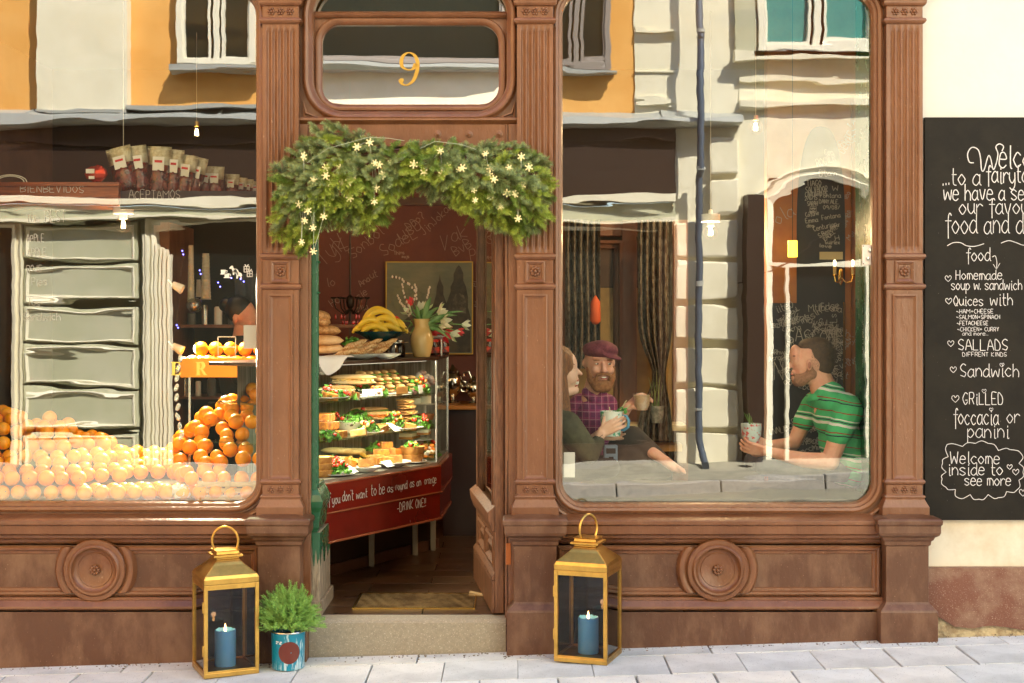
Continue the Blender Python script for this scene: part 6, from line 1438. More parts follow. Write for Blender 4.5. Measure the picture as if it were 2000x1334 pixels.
for layer in range(9):
    for ky, y0_ in enumerate(rowsy):
        z = LZ+R0+layer*R0*1.62+(ky % 2)*R0*.62*(layer > 0)
        y = y0_+(layer % 2)*.036
        for kx in range(40):
            x = -2.86+kx*.0815+((ky+layer) % 2)*.0407
            if x > -1.215: continue
            px = 1000+x/(DIST+y)*FPX; py_top = interp(prof, px); zt_ = fz(py_top, .65)
            hmax = (zt_-LZ)*(.22+.78*min(1, (y-.09)/.52))
            if y > .75: hmax *= .95
            if px < 0 - 60: 
                if px < -110: continue
            if z+R0*.6 > LZ+hmax+.03 and layer > 0: continue
            spots.append((x, y, z, layer, ky, kx))
# keep what shows: nothing straight above and in front
vis = []
for x, y, z, lay, ky, kx in spots:
    px = 1000+x/(DIST+y)*FPX; hm = (fz(interp(prof, px), .65)-LZ)*(.22+.78*min(1, (y-.09)/.52))
    top = LZ+hm+.03-R0*.6
    if y > .62 and z < top-.075: continue
    if y > .16 and z < top-.10: continue
    if y > .23 and z < top-.068: continue
    vis.append((x, y, z))
vis.sort(key=lambda s: s[1]+(.0 if s[0] > -1.75 else .12)); print('ORANGES', len(vis)); vis = vis[:290]
for i, (x, y, z) in enumerate(vis):
    if i == 0: o = pro; n_ = navel
    else:
        o = pro.copy(); C.objects.link(o); n_ = navel.copy(); C.objects.link(n_); n_.parent = o
    px = 1000+x/(DIST+y)*FPX
    o.location = (x+q.uniform(-.006, .006), y+q.uniform(-.006, .006), z+q.uniform(-.003, .003)); o.rotation_euler = (q.uniform(0, 6), q.uniform(0, 6), q.uniform(0, 6)); s_ = q.uniform(.88, 1.03); o.scale = (s_,)*3
    tag(o, 'ripe orange in the %s of the %s' % ('bottom layer' if z < LZ+.07 else 'middle layers' if z < LZ+.2 else 'topmost layers', 'tall right heap, left window' if px > 330 else 'long low heap, left window' if px > 60 else 'heap at the far left edge'), 'orange', 'oranges heaped in the left window')
# slatted crate lying at the right end
cr = empty('fruit_crate', (fx(445, .11), .12, LZ), 'low wooden slatted fruit crate at the right end of the orange heap', 'crate'); PIN = M('pine_slat', (.62,.42,.20), .7, col2=(.48,.30,.12), cs=9, stretch=(1,6,6))
w_ = .15
for k in range(3):
    b = MB(); b.box(-w_, w_, -.012, -.004, .006+k*.032, .030+k*.032); b.build('slat', PIN, cr, bevel=.001)
for sx in (-1, 0, 1):
    b = MB(); b.box(sx*(w_-.012)-.012, sx*(w_-.012)+.012, -.018, -.0125, 0, .10); b.build('crate_post', PIN, cr, bevel=.001)
b = MB(); b.ell((0,0,0), (.05,.03,.035), 12, 8, noise=.25, seed=4); o = b.build('tissue_wrap', M('white_tissue', (.75,.68,.60), .8), loc=(fx(352,.13), .12, LZ+.045), smooth=False); tag(o, 'crumpled white tissue paper beside the crate in the left window', 'tissue paper')
# high shelf with carved red board, coffee bags
sh = empty('hanging_shelf', (0, .62, 0), 'red-brown wooden shelf with a chalked greeting along its front, high in the left window', 'shelf')
ys = .62
b = MB(); b.box(fx(-200,ys), fx(232,ys), -.0, .30, fz(402,ys), fz(357,ys)); b.box(fx(232,ys), fx(560,ys), .05, .30, fz(400,ys), fz(388,ys)); b.build('shelf_board', WOODR, sh, bevel=.003)
b = MB(); b.box(fx(-200,ys), fx(234,ys), -.015, .0, fz(364,ys), fz(356,ys)); b.box(fx(-200,ys), fx(232,ys), -.010, .0, fz(386,ys), fz(381,ys)); b.build('shelf_moulding', WOODR, sh, bevel=.002)
b = MB(); write(b, 'BIENBEVIDOS', P(40, 376, ys-.002)-Vector((0,ys,0)), XU, ZU, 14*(DIST+ys)/FPX, 124*(DIST+ys)/FPX, .0028, random.Random(2), .5); b.build('chalk_line', CHALK, sh)
b = MB(); b.box(fx(232,ys), fx(560,ys), .03, .05, fz(408,ys), fz(372,ys)); b.build('black_board', CHB, sh)
b = MB(); write(b, 'ACEPTAMOS', P(252, 388, ys+.025)-Vector((0,ys,0)), XU, ZU, 16*(DIST+ys)/FPX, 100*(DIST+ys)/FPX, .0026, random.Random(2), .5); b.build('chalk_line', CHALKG, sh)
BAG = M('clear_bag_foil', (.34,.29,.16), .25, col2=(.55,.50,.34), cs=14, cd=4, bump=.6, bs=18, bdist=.01, coat=.4); BEANS = M('dark_red_contents', (.16,.018,.008), .18, col2=(.04,.012,.006), cs=26, cd=4, bump=1, bs=30, bdist=.012, coat=.7)
LBL = M('paper_label', (.75,.73,.65), .7); LBR = M('red_print', (.55,.02,.02), .6)
def bag(px, py0, py1, pw, y, rot, lab, z_=0):
    s = (DIST+y)/FPX; w = pw*s; h = (py1-py0)*s; t = empty('coffee_bag', P(px, py1, y), lab, 'bag', 'clear bags of coffee standing on the high shelf'); t.rotation_euler = (0, rot, .1*math.sin(px))
    q = random.Random(px)
    def ring(z, ww, dp): return [(-ww/2, 0, z), (-ww*.25, -dp, z), (0, -dp*1.2, z), (ww*.25, -dp, z), (ww/2, 0, z), (ww*.25, dp, z), (0, dp, z), (-ww*.25, dp, z)]
    b = MB(); b.loft([ring(0, w*.75, .028), ring(h*.12, w*.92, .034), ring(h*.4, w*.95, .030), ring(h*.62, w*.97, .018)]); b.build('bag_contents', BEANS, t, smooth='all')
    b = MB(); b.loft([ring(h*.62, w*.97, .018), ring(h*.8, w, .009), ring(h*.98, w*1.02, .002), ring(h, w*1.02, .002)]); b.build('bag_top', BAG, t, smooth='all')
    b = MB(); b.box(-w*.24, w*.24, -.028, -.024, h*.50, h*.78); lb = b.build('bag_label', LBL, t)
    b = MB(); b.box(-w*.16, w*.16, -.0295, -.0285, h*.66, h*.71); b.build('label_print', LBR, lb)
    b = MB(); b.box(-w*.5, w*.5, -.0045, .0045, h*.93, h*.955); b.build('bag_seal', BAG, t)
for i, (px, a, c, w, y, r, lab) in enumerate(((250, 285, 372, 50, .70, -.24, 'large clear coffee bag leaning left, first of the fan on the high shelf'), (278, 284, 376, 40, .73, -.14, 'narrow clear coffee bag, second of the fan on the high shelf'), (309, 286, 382, 46, .75, .03, 'upright clear coffee bag with a square white label, third of the fan'), (336, 292, 384, 34, .78, .08, 'slim clear coffee bag, fourth of the fan on the high shelf'), (356, 302, 388, 40, .80, .14, 'clear coffee bag leaning right, fifth of the fan'), (374, 306, 390, 34, .83, .20, 'clear coffee bag leaning furthest right at the end of the fan'),
    (397, 324, 390, 26, .9, .12, 'small clear bag right behind the fan of coffee bags'), (417, 325, 392, 38, .92, .03, 'smaller bag with a white label, standing apart right of the fan'), (451, 340, 394, 28, 1.0, .06, 'small bag second from the right group on the high shelf'), (471, 347, 394, 20, 1.1, .05, 'tiny bag third from the right end of the high shelf'), (484, 350, 394, 18, 1.15, .05, 'tiny bag second from the right end of the high shelf'), (497, 354, 394, 18, 1.2, .05, 'tiny bag at the right end of the high shelf'))):
    bag(px, a, c, w, y, r, lab)
t = empty('red_foil_bag', P(188, 356, .72), 'small glossy red foil bag with a barcode lying left of the coffee bags', 'bag')
b = MB(); b.ell((0, 0, .045), (.062, .03, .045), 10, 6, noise=.16, seed=8); b.build('bag_body', M('red_foil', (.45,.03,.01), .15, metal=.5, bump=.6, bs=20, bdist=.01), t)
b = MB(); b.box(-.045, .0, -.036, -.033, .045, .068); b.box(-.03, .0, -.036, -.033, .015, .03); b.build('bag_label', LBL, t)
t = empty('wire_loop', P(20, 356, .75), 'pale bent cable loop on the far left of the high shelf', 'cable'); b = MB()
for r_ in (.075, .09): b.tube([(r_*math.cos(a), 0, r_*.45*math.sin(a)) for a in [math.pi*k/12 for k in range(13)]], .003, 5)
b.build('cable', CREAMC, t, smooth=True)
# orange-fronted rack with oranges in it, wire card holder and notice
yr = .95; rk = empty('orange_rack', (0, yr, 0), 'bright orange-fronted fruit tray raised at the right of the left window', 'fruit tray')
OB = M('orange_enamel', (.90,.40,.02), .4)
b = MB(); b.box(fx(352,yr), fx(560,yr), 0, .008, fz(737,yr), fz(699,yr)); b.box(fx(352,yr), fx(560,yr), .008, .26, fz(737,yr), fz(733,yr)); b.box(fx(352,yr), fx(355,yr), .008, .26, fz(732,yr), fz(699,yr)); b.build('tray', OB, rk, bevel=.002)
b = MB()
for px in (362, 470, 540): b.box(fx(px,yr)-.006, fx(px,yr)+.006, .10, .112, LZ, fz(738,yr))
b.build('tray_leg', STEEL, rk)
for i in range(17):
    x = fx(372, yr)+(i % 6)*.083+(.04 if 5 < i < 12 else 0); y = yr+.055+(0 if i < 6 else .075 if i < 12 else .03); z = fz(733, yr)+R0+(.0 if i < 12 else .075)
    if i >= 12: x += .04
    z += .03
    o = pro.copy(); C.objects.link(o); n_ = navel.copy(); C.objects.link(n_); n_.parent = o; o.location = (x, y, z); o.rotation_euler = (i, i*2, i*3); tag(o, 'orange lying in the raised orange-fronted tray of the left window', 'orange', 'oranges in the raised orange tray')
t = empty('wire_card_holder', P(443, 678, yr-.06), 'small white wire frame before the raised tray of oranges', 'wire holder'); b = MB(); s = (DIST+yr)/FPX
for x in (-17, 17): b.tube([(x*s, 0, -20*s), (x*s, 0, 20*s)], .0025, 5)
for z in (-20, 0, 20): b.tube([(-17*s, 0, z*s), (17*s, 0, z*s)], .0025, 5)
b.build('wire_frame', CERW, t)
t = empty('price_notice', P(490, 658, .10), 'blank white notice at the right edge of the left window', 'notice'); b = MB(); b.box(-.036, .036, 0, .003, -.058, .058); b.build('paper', M('notice_white', (.74,.72,.66), .8), t)
# hanging towers of paper cups, glass balls, lamps, a dark back shelf
t0_ = None
for i, (px, a, c, w) in enumerate(((373, 478, 590, 15), (402, 488, 585, 21), (388, 545, 580, 12))):
    y = 1.7+.1*i; s = (DIST+y)/FPX; t = empty('cup_stack', P(px, c, y), ('tall stack of nested paper cups, left one hanging in the left window', 'wider stack of nested paper cups right of the tall one', 'short stack of cups between the two tall cup stacks')[i], 'paper cups'); b = MB(); n = int((c-a)/7); pr = []
    for k in range(n):
        z = k*7*s; pr += [(w/2*s*1.04*(1-.35*k/n), z), (w/2*s*.93*(1-.35*k/n), z+1.2*s), (w/2*s*.90*(1-.35*k/n), z+6*s)]
    b.lathe(pr, n=18); b.build('cups', M('paper_cup', (.45,.42,.33), .6), t, smooth=True)
b = MB(); b.ell((0,0,0), (.05,.05,.045), 18, 12); o = b.build('glass_ball', glass('ball_glass', (.8,.82,.8), 3, .12), loc=P(380, 596, 1.6), smooth='all'); tag(o, 'clear glass ball hanging below the paper cups', 'glass ball')
for px, py, lab in ((346, 560, 'small white spotlight pointing right, high beside the cups'), (346, 680, 'small white spotlight beside the raised tray of oranges')):
    t = empty('spotlight', P(px, py, 1.1), lab, 'spotlight'); b = MB(); b.lathe([(.018,-.03),(.024,.0),(.03,.035),(.027,.036),(.02,.01)], n=16, axis='X'); o = b.build('lamp_head', CERW, t, smooth=True); o.rotation_euler = (0, .5, 0)
    b = MB(); b.tube([(-.02,0,0), (-.05,0,.04)], .005, 6); b.build('bracket', CERW, t)
    l = bpy.data.lights.new('spot_light', 'SPOT'); l.energy = 50; l.color = (1,.82,.58); l.spot_size = R_(95); l.spot_blend = .6; l.shadow_soft_size = .03
    o = bpy.data.objects.new('spot_light', l); C.objects.link(o); o.location = t.location+Vector((.07, -.02, 0)); o.rotation_euler = (P(440, 880, .3)-o.location).to_track_quat('-Z', 'Y').to_euler()
kb = empty('kitchen_cabinet', (0, 2.6, 0), 'dark cabinet with pale cups and tins at the back of the left window', 'cabinet')
b = MB(); b.box(fx(300,2.6), fx(720,2.6), 0, .4, fz(780,2.6), fz(775,2.6)); b.box(fx(300,2.6), fx(720,2.6), 0, .4, fz(640,2.6), fz(634,2.6)); b.box(fx(300,2.6), fx(315,2.6), 0, .4, FLOOR, fz(440,2.6)); b.box(fx(335,2.6), fx(352,2.6), -.3, .4, FLOOR, fz(440,2.6)); b.build('cabinet_frame', WD, kb)
q = random.Random(12)
for k in range(12):
    px = 358+k*13; b = MB(); r_ = q.uniform(.02,.035); h_ = q.uniform(.06,.14); b.lathe([(r_,0),(r_,h_),(r_*.7,h_+.01)], (fx(px,2.7), .15, fz(634,2.6) if k % 2 else fz(775,2.6)), 14); b.build('tin', (STEEL, M('dull_tin', (.12,.12,.11), .4), CERW)[k % 3], kb, smooth=True)
for k, (px, py) in enumerate(((341,475),(343,480),(355,505),(390,528),(425,540),(426,552),(432,560),(350,640),(342,636),(470,545),(452,540),(478,548))):
    pass
fl_ = empty('fairy_lights', P(400, 530, 1.9), 'tiny blue fairy lights scattered before the dark cabinet in the left window', 'fairy lights')
for px, py in ((356,490),(358,497),(390,528),(392,535),(426,552),(430,560),(452,543),(470,545),(476,550),(345,635),(348,640)):
    b = MB(); b.ell(P(px, py, 1.9)-fl_.location, .0045, 6, 4); b.build('blue_light', emis('blue_light_glow', (.12,.12,1), 3), fl_)
b = MB(); pp = [P(px, py, 1.905)-fl_.location for px, py in ((345,638),(350,600),(356,495),(391,530),(428,556),(454,543),(474,548),(500,540))]; b.tube(pp, .001, 4); b.build('lights_wire', IR, fl_)
# string of pale glass hearts down the pane
gs = empty('glass_garland', P(352, 800, .20), 'vertical string of pale shell-shaped ornaments near the middle of the left window', 'ornament'); q = random.Random(5)
for k in range(9):
    py = 700+k*19; px = 352-8*math.sin(k*.5)-(k > 5)*4; b = MB(); b.ell(P(px, py, .2)-gs.location, (.013,.005,.022), 10, 6, rot=Euler((0, q.uniform(-.5,.5), 0)).to_matrix()); b.build('shell', glass('shell_glass', (.75,.76,.72), 4, .25, rough=.2), gs, smooth='all')
# chalk list written on the glass and the white transfers
def decal(name, lab, cat, m, y=.044): 
    t = empty(name, (0, y, 0), lab, cat); return t
gl = empty('glass_lettering', (0, .0445, 0), 'faint white handwritten pie list on the left pane', 'lettering'); q = random.Random(31)
FW = M('faint_window_pen', (.55,.53,.46), .9)
for t_, px, py, h, w in (('The', 52, 433, 16, 24), ('BEST', 88, 434, 24, 40), ('APPLE', 52, 472, 14, 34), ('APPLE', 54, 500, 14, 36), ('ROJE', 52, 530, 12, 30), ('Pies', 62, 557, 15, 30), ('Tos', 54, 598, 14, 24), ('Sandwich', 46, 626, 15, 72)):
    b = MB(); write(b, t_, P(px, py, .0445)-gl.location, XU, ZU, h*(DIST+.045)/FPX, w*(DIST+.045)/FPX, .0019, q, .6); b.build('window_pen_line', FW, gl)
GO = M('gold_leaf_letter', (.78,.55,.10), .35, metal=.4); yg = .0440
sg = empty('gilt_letters', (0, yg, 0), 'pale gold serif capitals on the left pane over the raised orange tray', 'lettering')
def poly(mb, pts, ox_, oz_, k): mb.add([(ox_+x*k, 0, oz_+z*k) for x, z in pts], [tuple(range(len(pts)))])
k = 26/FPX*(DIST+yg)
b = MB(); X_, Z_ = fx(334, yg), fz(733, yg)
for pts in (((.08,0),(.30,0),(.30,1),(.08,1)), ((0,0),(.08,0),(.08,.06),(0,.06)), ((0,.94),(.08,.94),(.08,1),(0,1)), ((.30,0),(.66,0),(.70,.24),(.64,.24),(.58,.08),(.30,.06)), ((.30,.94),(.56,.93),(.62,.78),(.66,.78),(.66,1),(.30,1)), ((.30,.48),(.46,.48),(.50,.38),(.54,.38),(.54,.66),(.50,.66),(.46,.54),(.30,.54))): poly(b, pts, X_, Z_, k)
b.build('letter_e', GO, sg)
b = MB(); X_ = fx(382, yg)
for pts in (((.08,0),(.28,0),(.28,1),(.08,1)), ((0,0),(.08,0),(.08,.05),(0,.05)), ((.28,0),(.36,0),(.36,.05),(.28,.05)), ((0,.95),(.08,.95),(.08,1),(0,1)), ((.34,.48),(.52,.44),(.78,.06),(.86,.05),(.86,0),(.62,0))): poly(b, pts, X_, Z_, k)
ribbon(b, crom([(.28*k,.96*k),(.48*k,.95*k),(.60*k,.74*k),(.48*k,.52*k),(.28*k,.50*k)], 6), (X_, 0, Z_), XU, ZU, .01, wf=lambda t, dx, dz: .004+.012*abs(dz)); b.build('letter_r', GO, sg)
dc = empty('window_transfers', (0, .0443, 0), 'white transfers of coffee cups, horses and gift boxes on the left pane', 'sticker')
def dp(pts, name, ox_, oz_, s=1.0):
    b = MB(); kk = s/FPX*(DIST+.044); b.add([(fx(ox_, .044)+x*kk, 0, fz(oz_, .044)+z*kk) for x, z in pts], [tuple(range(len(pts)))]); b.build(name, CERW, dc)
for ox_, oz_ in ((430, 536), (437, 543)): dp(((0,0),(14,0),(14,1.5),(10,2),(11,9),(1,9),(2,2),(0,1.5)), 'cup_transfer', ox_, oz_); dp(((11,3),(14,4),(14,8),(11,8),(11,7),(12.7,7),(12.7,4.5),(11,4)), 'cup_transfer', ox_, oz_)
horse = ((0,0),(3,0),(3.5,5),(8,5),(9,0),(12,0),(12,8),(15,14),(19,13),(19,16),(15,20),(12,20),(10,14),(4,13),(1,11),(-1,6),(1,6))
dp([(16-x, z) for x, z in horse], 'horse_transfer', 451, 537, .9); dp([(16-x, z) for x, z in horse], 'horse_transfer', 458, 544, .9)
for ox_, oz_ in ((476, 532), (482, 541)):
    for x in (0, 5, 10): dp(((x,0),(x+1.4,0),(x+1.4,12),(x,12)), 'gift_transfer', ox_, oz_)
    for z in (0, 6, 11): dp(((0,z),(11.4,z),(11.4,z+1.4),(0,z+1.4)), 'gift_transfer', ox_, oz_)
    dp(((3,12.5),(5.5,12.5),(3,16),(1.5,15)), 'gift_transfer', ox_, oz_); dp(((6,12.5),(8.5,12.5),(10,15),(8.5,16)), 'gift_transfer', ox_, oz_)
# dark grey apron-coloured coat hanging by the right edge
b = MB(); q = random.Random(6); vs = []
for j in range(9):
    for i in range(13): vs.append((fx(458+i*6, 2.0), 2.0+.02*math.sin(i*1.9+j*.3), fz(535+j*22, 2.0)))
b.add(vs, [(13*j+i, 13*j+i+1, 13*j+14+i, 13*j+13+i) for j in range(8) for i in range(12)]); o = b.build('grey_cloth', M('grey_knit', (.07,.075,.075), .95, bump=.6, bs=120), smooth='all'); tag(o, 'dark grey knitted cloth hanging at the right of the left window', 'cloth')
# ------------------------------------------------------------------ people
SKIN = M('skin_fair', (.74,.43,.29), .5, col2=(.78,.48,.34), cs=30, sss=.12, bump=.15, bs=60); SKIN2 = M('skin_ruddy', (.76,.41,.28), .5, col2=(.70,.33,.22), cs=14, sss=.12, bump=.15, bs=60)
def blob(name, prims, vox, m, parent, smooth_it=3, org=Vector()):
    b = MB()
    for p in prims:
        if p[0] == 'c':
            a, r0, c, r1 = Vector(p[1]), p[2], Vector(p[3]), p[4]; d = (c-a); L = d.length or 1e-6; d = d/L; pts = []; rs = []
            for i in range(5): t = math.pi/2*i/4; pts.append(a-d*r0*math.cos(t)*.999); rs.append(max(.0008, r0*math.sin(t)))
            for i in range(1, 5): t = math.pi/2*i/4; pts.append(c+d*r1*math.sin(t)*.999); rs.append(max(.0008, r1*math.cos(t)))
            # straight part between the two half spheres
            pts.insert(5, a.lerp(c, .5)); rs.insert(5, (r0+r1)/2)
            pts.insert(6, c); rs.insert(6, r1)
            b.tube(pts, rs, 14)
        else: b.ell(p[1], p[2], 20, 14, rot=p[3] if len(p) > 3 else None)
    b.v = [tuple(Vector(v)-org) for v in b.v]
    o = b.build(name, m, None)
    r = o.modifiers.new('r', 'REMESH'); r.mode = 'VOXEL'; r.voxel_size = vox
    s_ = o.modifiers.new('s', 'SMOOTH'); s_.factor = .5; s_.iterations = smooth_it
    dg = bpy.context.evaluated_depsgraph_get(); me = bpy.data.meshes.new_from_object(o.evaluated_get(dg)); old = o.data
    o.modifiers.clear(); o.data = me; bpy.data.meshes.remove(old); me.name = name
    for p in me.polygons: p.use_smooth = True
    o.parent = parent; return o
def hand(W, d, n, side, bends=(.5,.6,.5), sc=1.0, spread=.10, thumb_n=.5):
    """palm + four unequal fingers curling towards n, thumb from the side of the palm"""
    W = Vector(W); d = Vector(d).normalized(); n = Vector(n); n = (n-d*n.dot(d)).normalized(); s = d.cross(n); out = []
    for k in (-1.5, -.5, .5, 1.5): out.append(('c', W+s*k*.012*sc, .014*sc, W+d*.078*sc+s*k*.0195*sc, .0115*sc))
    for k, L in zip((-1.5, -.5, .5, 1.5), ((.068, .078, .074, .058) if side > 0 else (.058, .074, .078, .068))):
        p = W+d*.082*sc+s*k*.0195*sc; a = 0; dirr = (d+s*k*spread).normalized()
        for f, bnd, r in zip((.45, .31, .24), bends, (.0085, .0078, .0068)):
            a += bnd; v = dirr*math.cos(a)+n*math.sin(a); e = p+v*L*f*sc; out.append(('c', p, (r+.0006)*sc, e, r*sc)); p = e
    p = W+d*.022*sc-s*side*.026*sc; v = (d*.6-s*side*.75+n*thumb_n).normalized(); e = p+v*.042*sc; out.append(('c', p, .0125*sc, e, .0095*sc)); v2 = (v+d*.6+n*.4).normalized(); out.append(('c', e, .0095*sc, e+v2*.030*sc, .0078*sc))
    return out
def stripes(name, base, bands, period, rot=(0,0,0), ax='Z'):
    m = bpy.data.materials.new(name); m.use_nodes = True; nt = m.node_tree; n = nt.nodes; l = nt.links; b = n['Principled BSDF']; b.inputs['Roughness'].default_value = .85
    tc = n.new('ShaderNodeTexCoord'); mp = n.new('ShaderNodeMapping'); mp.inputs['Rotation'].default_value = rot; sp = n.new('ShaderNodeSeparateXYZ'); l.new(tc.outputs['Object'], mp.inputs[0]); l.new(mp.outputs[0], sp.inputs[0])
    nz = n.new('ShaderNodeTexNoise'); nz.inputs['Scale'].default_value = 9; l.new(tc.outputs['Object'], nz.inputs['Vector'])
    wb = n.new('ShaderNodeMath'); wb.operation = 'MULTIPLY_ADD'; wb.inputs[1].default_value = .022; l.new(nz.outputs['Fac'], wb.inputs[0]); l.new(sp.outputs[ax], wb.inputs[2])
    di = n.new('ShaderNodeMath'); di.operation = 'DIVIDE'; di.inputs[1].default_value = period; l.new(wb.outputs[0], di.inputs[0])
    fr = n.new('ShaderNodeMath'); fr.operation = 'FRACT'; l.new(di.outputs[0], fr.inputs[0]); cr = n.new('ShaderNodeValToRGB'); cr.color_ramp.interpolation = 'CONSTANT'; l.new(fr.outputs[0], cr.inputs[0]); e = cr.color_ramp.elements
    e[0].position = 0; e[0].color = (*base, 1); e[1].position = bands[0][0]; e[1].color = (*bands[0][2], 1)
    first = True
    for a, c, col in bands:
        if not first: x = e.new(a); x.color = (*col, 1)
        first = False
        x = e.new(c); x.color = (*base, 1)
    l.new(cr.outputs[0], b.inputs['Base Color'])
    nb = n.new('ShaderNodeTexNoise'); nb.inputs['Scale'].default_value = 14; nb.inputs['Detail'].default_value = 3; l.new(tc.outputs['Object'], nb.inputs['Vector']); bp = n.new('ShaderNodeBump'); bp.inputs['Strength'].default_value = .8; bp.inputs['Distance'].default_value = .012; l.new(nb.outputs['Fac'], bp.inputs['Height']); l.new(bp.outputs[0], b.inputs['Normal'])
    return m
def hairmb(c, R, n, L, m, name, parent, org, seed=1, down=.5, keep=None, w=.0012):
    b = MB(); q = random.Random(seed); c = Vector(c)
    for i in range(n):
        v = Vector((q.gauss(0,1), q.gauss(0,1), q.gauss(0,1))).normalized()
        if keep and not keep(v): continue
        p = c+Vector((v.x*R[0], v.y*R[1], v.z*R[2])); t = (v+Vector((q.uniform(-.4,.4), q.uniform(-.4,.4), -down+q.uniform(-.3,.3)))).normalized(); s_ = t.cross(v); s_ = s_.normalized()*w if s_.length > .01 else Vector((w,0,0)); e = p+t*L*q.uniform(.6, 1.2)
        b.add([p-s_-org, p+s_-org, e-org], [(0,1,2)])
    return b.build(name, m, parent)
EYEW = M('eye_white', (.75,.72,.68), .2); IRIS = M('eye_dark', (.03,.025,.02), .15); LIP = M('lips', (.50,.13,.10), .4); TEETH = M('teeth', (.80,.76,.66), .3)
def feat(parent, org, items):
    for nm, c, r, m, *rt in items:
        b = MB(); b.ell(Vector(c)-org, r, 12, 8, rot=Euler(rt[0]).to_matrix() if rt else None); b.build(nm, m, parent, smooth='all')

# ---- man in the green striped polo, right end of the bench
yA = .43
def A(px, py, dy=0.0): return P(px, py, yA)+Vector((0, dy, 0))
s = (DIST+yA)/FPX; orgA = Vector((fx(1650, yA), yA, BZ))
man = empty('person', orgA, 'man in a green striped polo shirt sitting hunched on the window bench', 'person', rz=0)
body = [('e', A(1590,700), (35*s, .074, 38*s)), ('e', A(1572,712,.005), (24*s, .062, 34*s)), ('c', A(1566,738,.0), 14*s, A(1582,735,-.02), 15*s), ('c', A(1560,741,.0), 11*s, A(1584,728,.03), 12*s), ('e', A(1553,695), (11*s, .045, 22*s)),
    ('c', A(1549,704), 4*s, A(1542.5,716), 4.5*s), ('e', A(1551,727), (6*s, .022, 5*s)), ('e', A(1552,738), (7*s, .02, 6*s)), ('c', A(1597,728), 23*s, A(1614,775), 27*s), ('c', A(1614,775), 27*s, A(1625,800), 40*s),
    ('e', A(1575,712,-.073), (6*s, .010, 11*s)), ('e', A(1575,712,.073), (6*s, .010, 11*s)),
    ('c', A(1638,806,-.165), 21*s, A(1607,893,-.17), 17*s), ('c', A(1607,895,-.17), 17*s, A(1560,893,-.14), 15*s), ('c', A(1560,893,-.14), 15*s, A(1492,879,-.06), 9.5*s),
    ('c', A(1596,800,.15), 18*s, A(1562,872,.16), 14*s), ('c', A(1562,872,.16), 14*s, A(1500,872,.06), 9*s)]
body += hand(A(1494,879,-.06), (-1,.12,.18), (.1,.9,.6), -1, (.25,.45,.35), .98)
body += hand(A(1500,871,.06), (-1,-.1,.28), (.1,-.9,.35), 1, (.35,.5,.4), .95)
blob('body', body, .0048, SKIN2, man, 2, orgA)
G_ = (.06,.46,.17); Wt = (.72,.74,.68); Nv = (.015,.025,.04); Rd = (.33,.02,.015)
POLO = stripes('green_striped_jersey', G_, [(.05,.13,Wt),(.17,.205,Nv),(.24,.275,Wt),(.46,.485,Rd),(.74,.775,Nv),(.83,.86,Rd)], .165, (0, -.16, 0))
shirt = [('c', A(1616,782,-.09), 24*s, A(1612,782,.09), 24*s), ('e', A(1630,815), (42*s, .155, 46*s)), ('e', A(1646,860), (47*s, .160, 52*s)), ('e', A(1655,900), (46*s, .165, 44*s)), ('e', A(1660,918), (44*s, .165, 34*s)), ('c', A(1640,795,-.12), 32*s, A(1642,800,-.165), 28*s), ('c', A(1642,800,-.165), 29*s, A(1622,842,-.172), 25*s),
    ('c', A(1604,790,.10), 27*s, A(1598,800,.145), 25*s), ('c', A(1598,800,.145), 24*s, A(1581,828,.152), 21*s), ('c', A(1618,776,-.03), 33*s, A(1622,790,.03), 36*s)]
blob('polo_shirt', shirt, .006, POLO, man, 3, orgA)
b = MB(); rings = []
for k, (r, dz) in enumerate(((.064, 0), (.072, -.002), (.090, -.030), (.084, -.034), (.062, -.008))):
    rings.append([A(1607,762)+Vector((r*math.cos(a)*1.0, r*math.sin(a)*1.05, dz+.32*r*math.cos(a)*.9)) - orgA for a in [2*math.pi*i/24 for i in range(24)]])
b.loft(rings, cap0=False, cap1=False); b.build('collar', M('green_jersey', G_, .85), man, smooth='all')
JEAN = M('dark_denim', (.025,.035,.055), .9, col2=(.045,.055,.075), cs=20, bump=.3, bs=60)
blob('jeans', [('e', A(1655,920), (46*s, .16, 22*s)), ('c', A(1650,914,-.09), 26*s, A(1490,908,-.05), 20*s), ('c', A(1650,914,.09), 26*s, A(1480,905,.12), 20*s), ('c', A(1490,912,-.05), 17*s, A(1590,920,.02), 13*s)], .008, JEAN, man, 3, orgA)
HB = M('short_brown_hair', (.055,.028,.014), .65, col2=(.09,.048,.022), cs=60, bump=.7, bs=180, bdist=.003)
blob('hair', [('e', A(1597,694), (34*s, .078, 36*s)), ('e', A(1604,706), (26*s, .074, 34*s)), ('e', A(1584,675), (25*s, .062, 15*s))], .005, HB, man, 2, orgA)
hairmb(A(1596,696), (35.5*s, .078, 36.5*s), 3000, .010, HB, 'hair_tips', man, orgA, 3, .1, lambda v: v.x > -.45 and v.z > -.75 or v.z > .55)
BRD = M('brown_stubble', (.26,.125,.07), .8, col2=(.36,.18,.11), cs=90, bump=.5, bs=200)
blob('beard', [('c', A(1563,741,-.012), 14.2*s, A(1581,730,-.036), 13*s), ('c', A(1580,730,-.036), 13*s, A(1578,716,-.052), 7*s), ('c', A(1560,743,.01), 13*s, A(1582,732,.032), 13.5*s), ('e', A(1551,731), (6*s, .024, 4*s))], .004, BRD, man, 2, orgA)
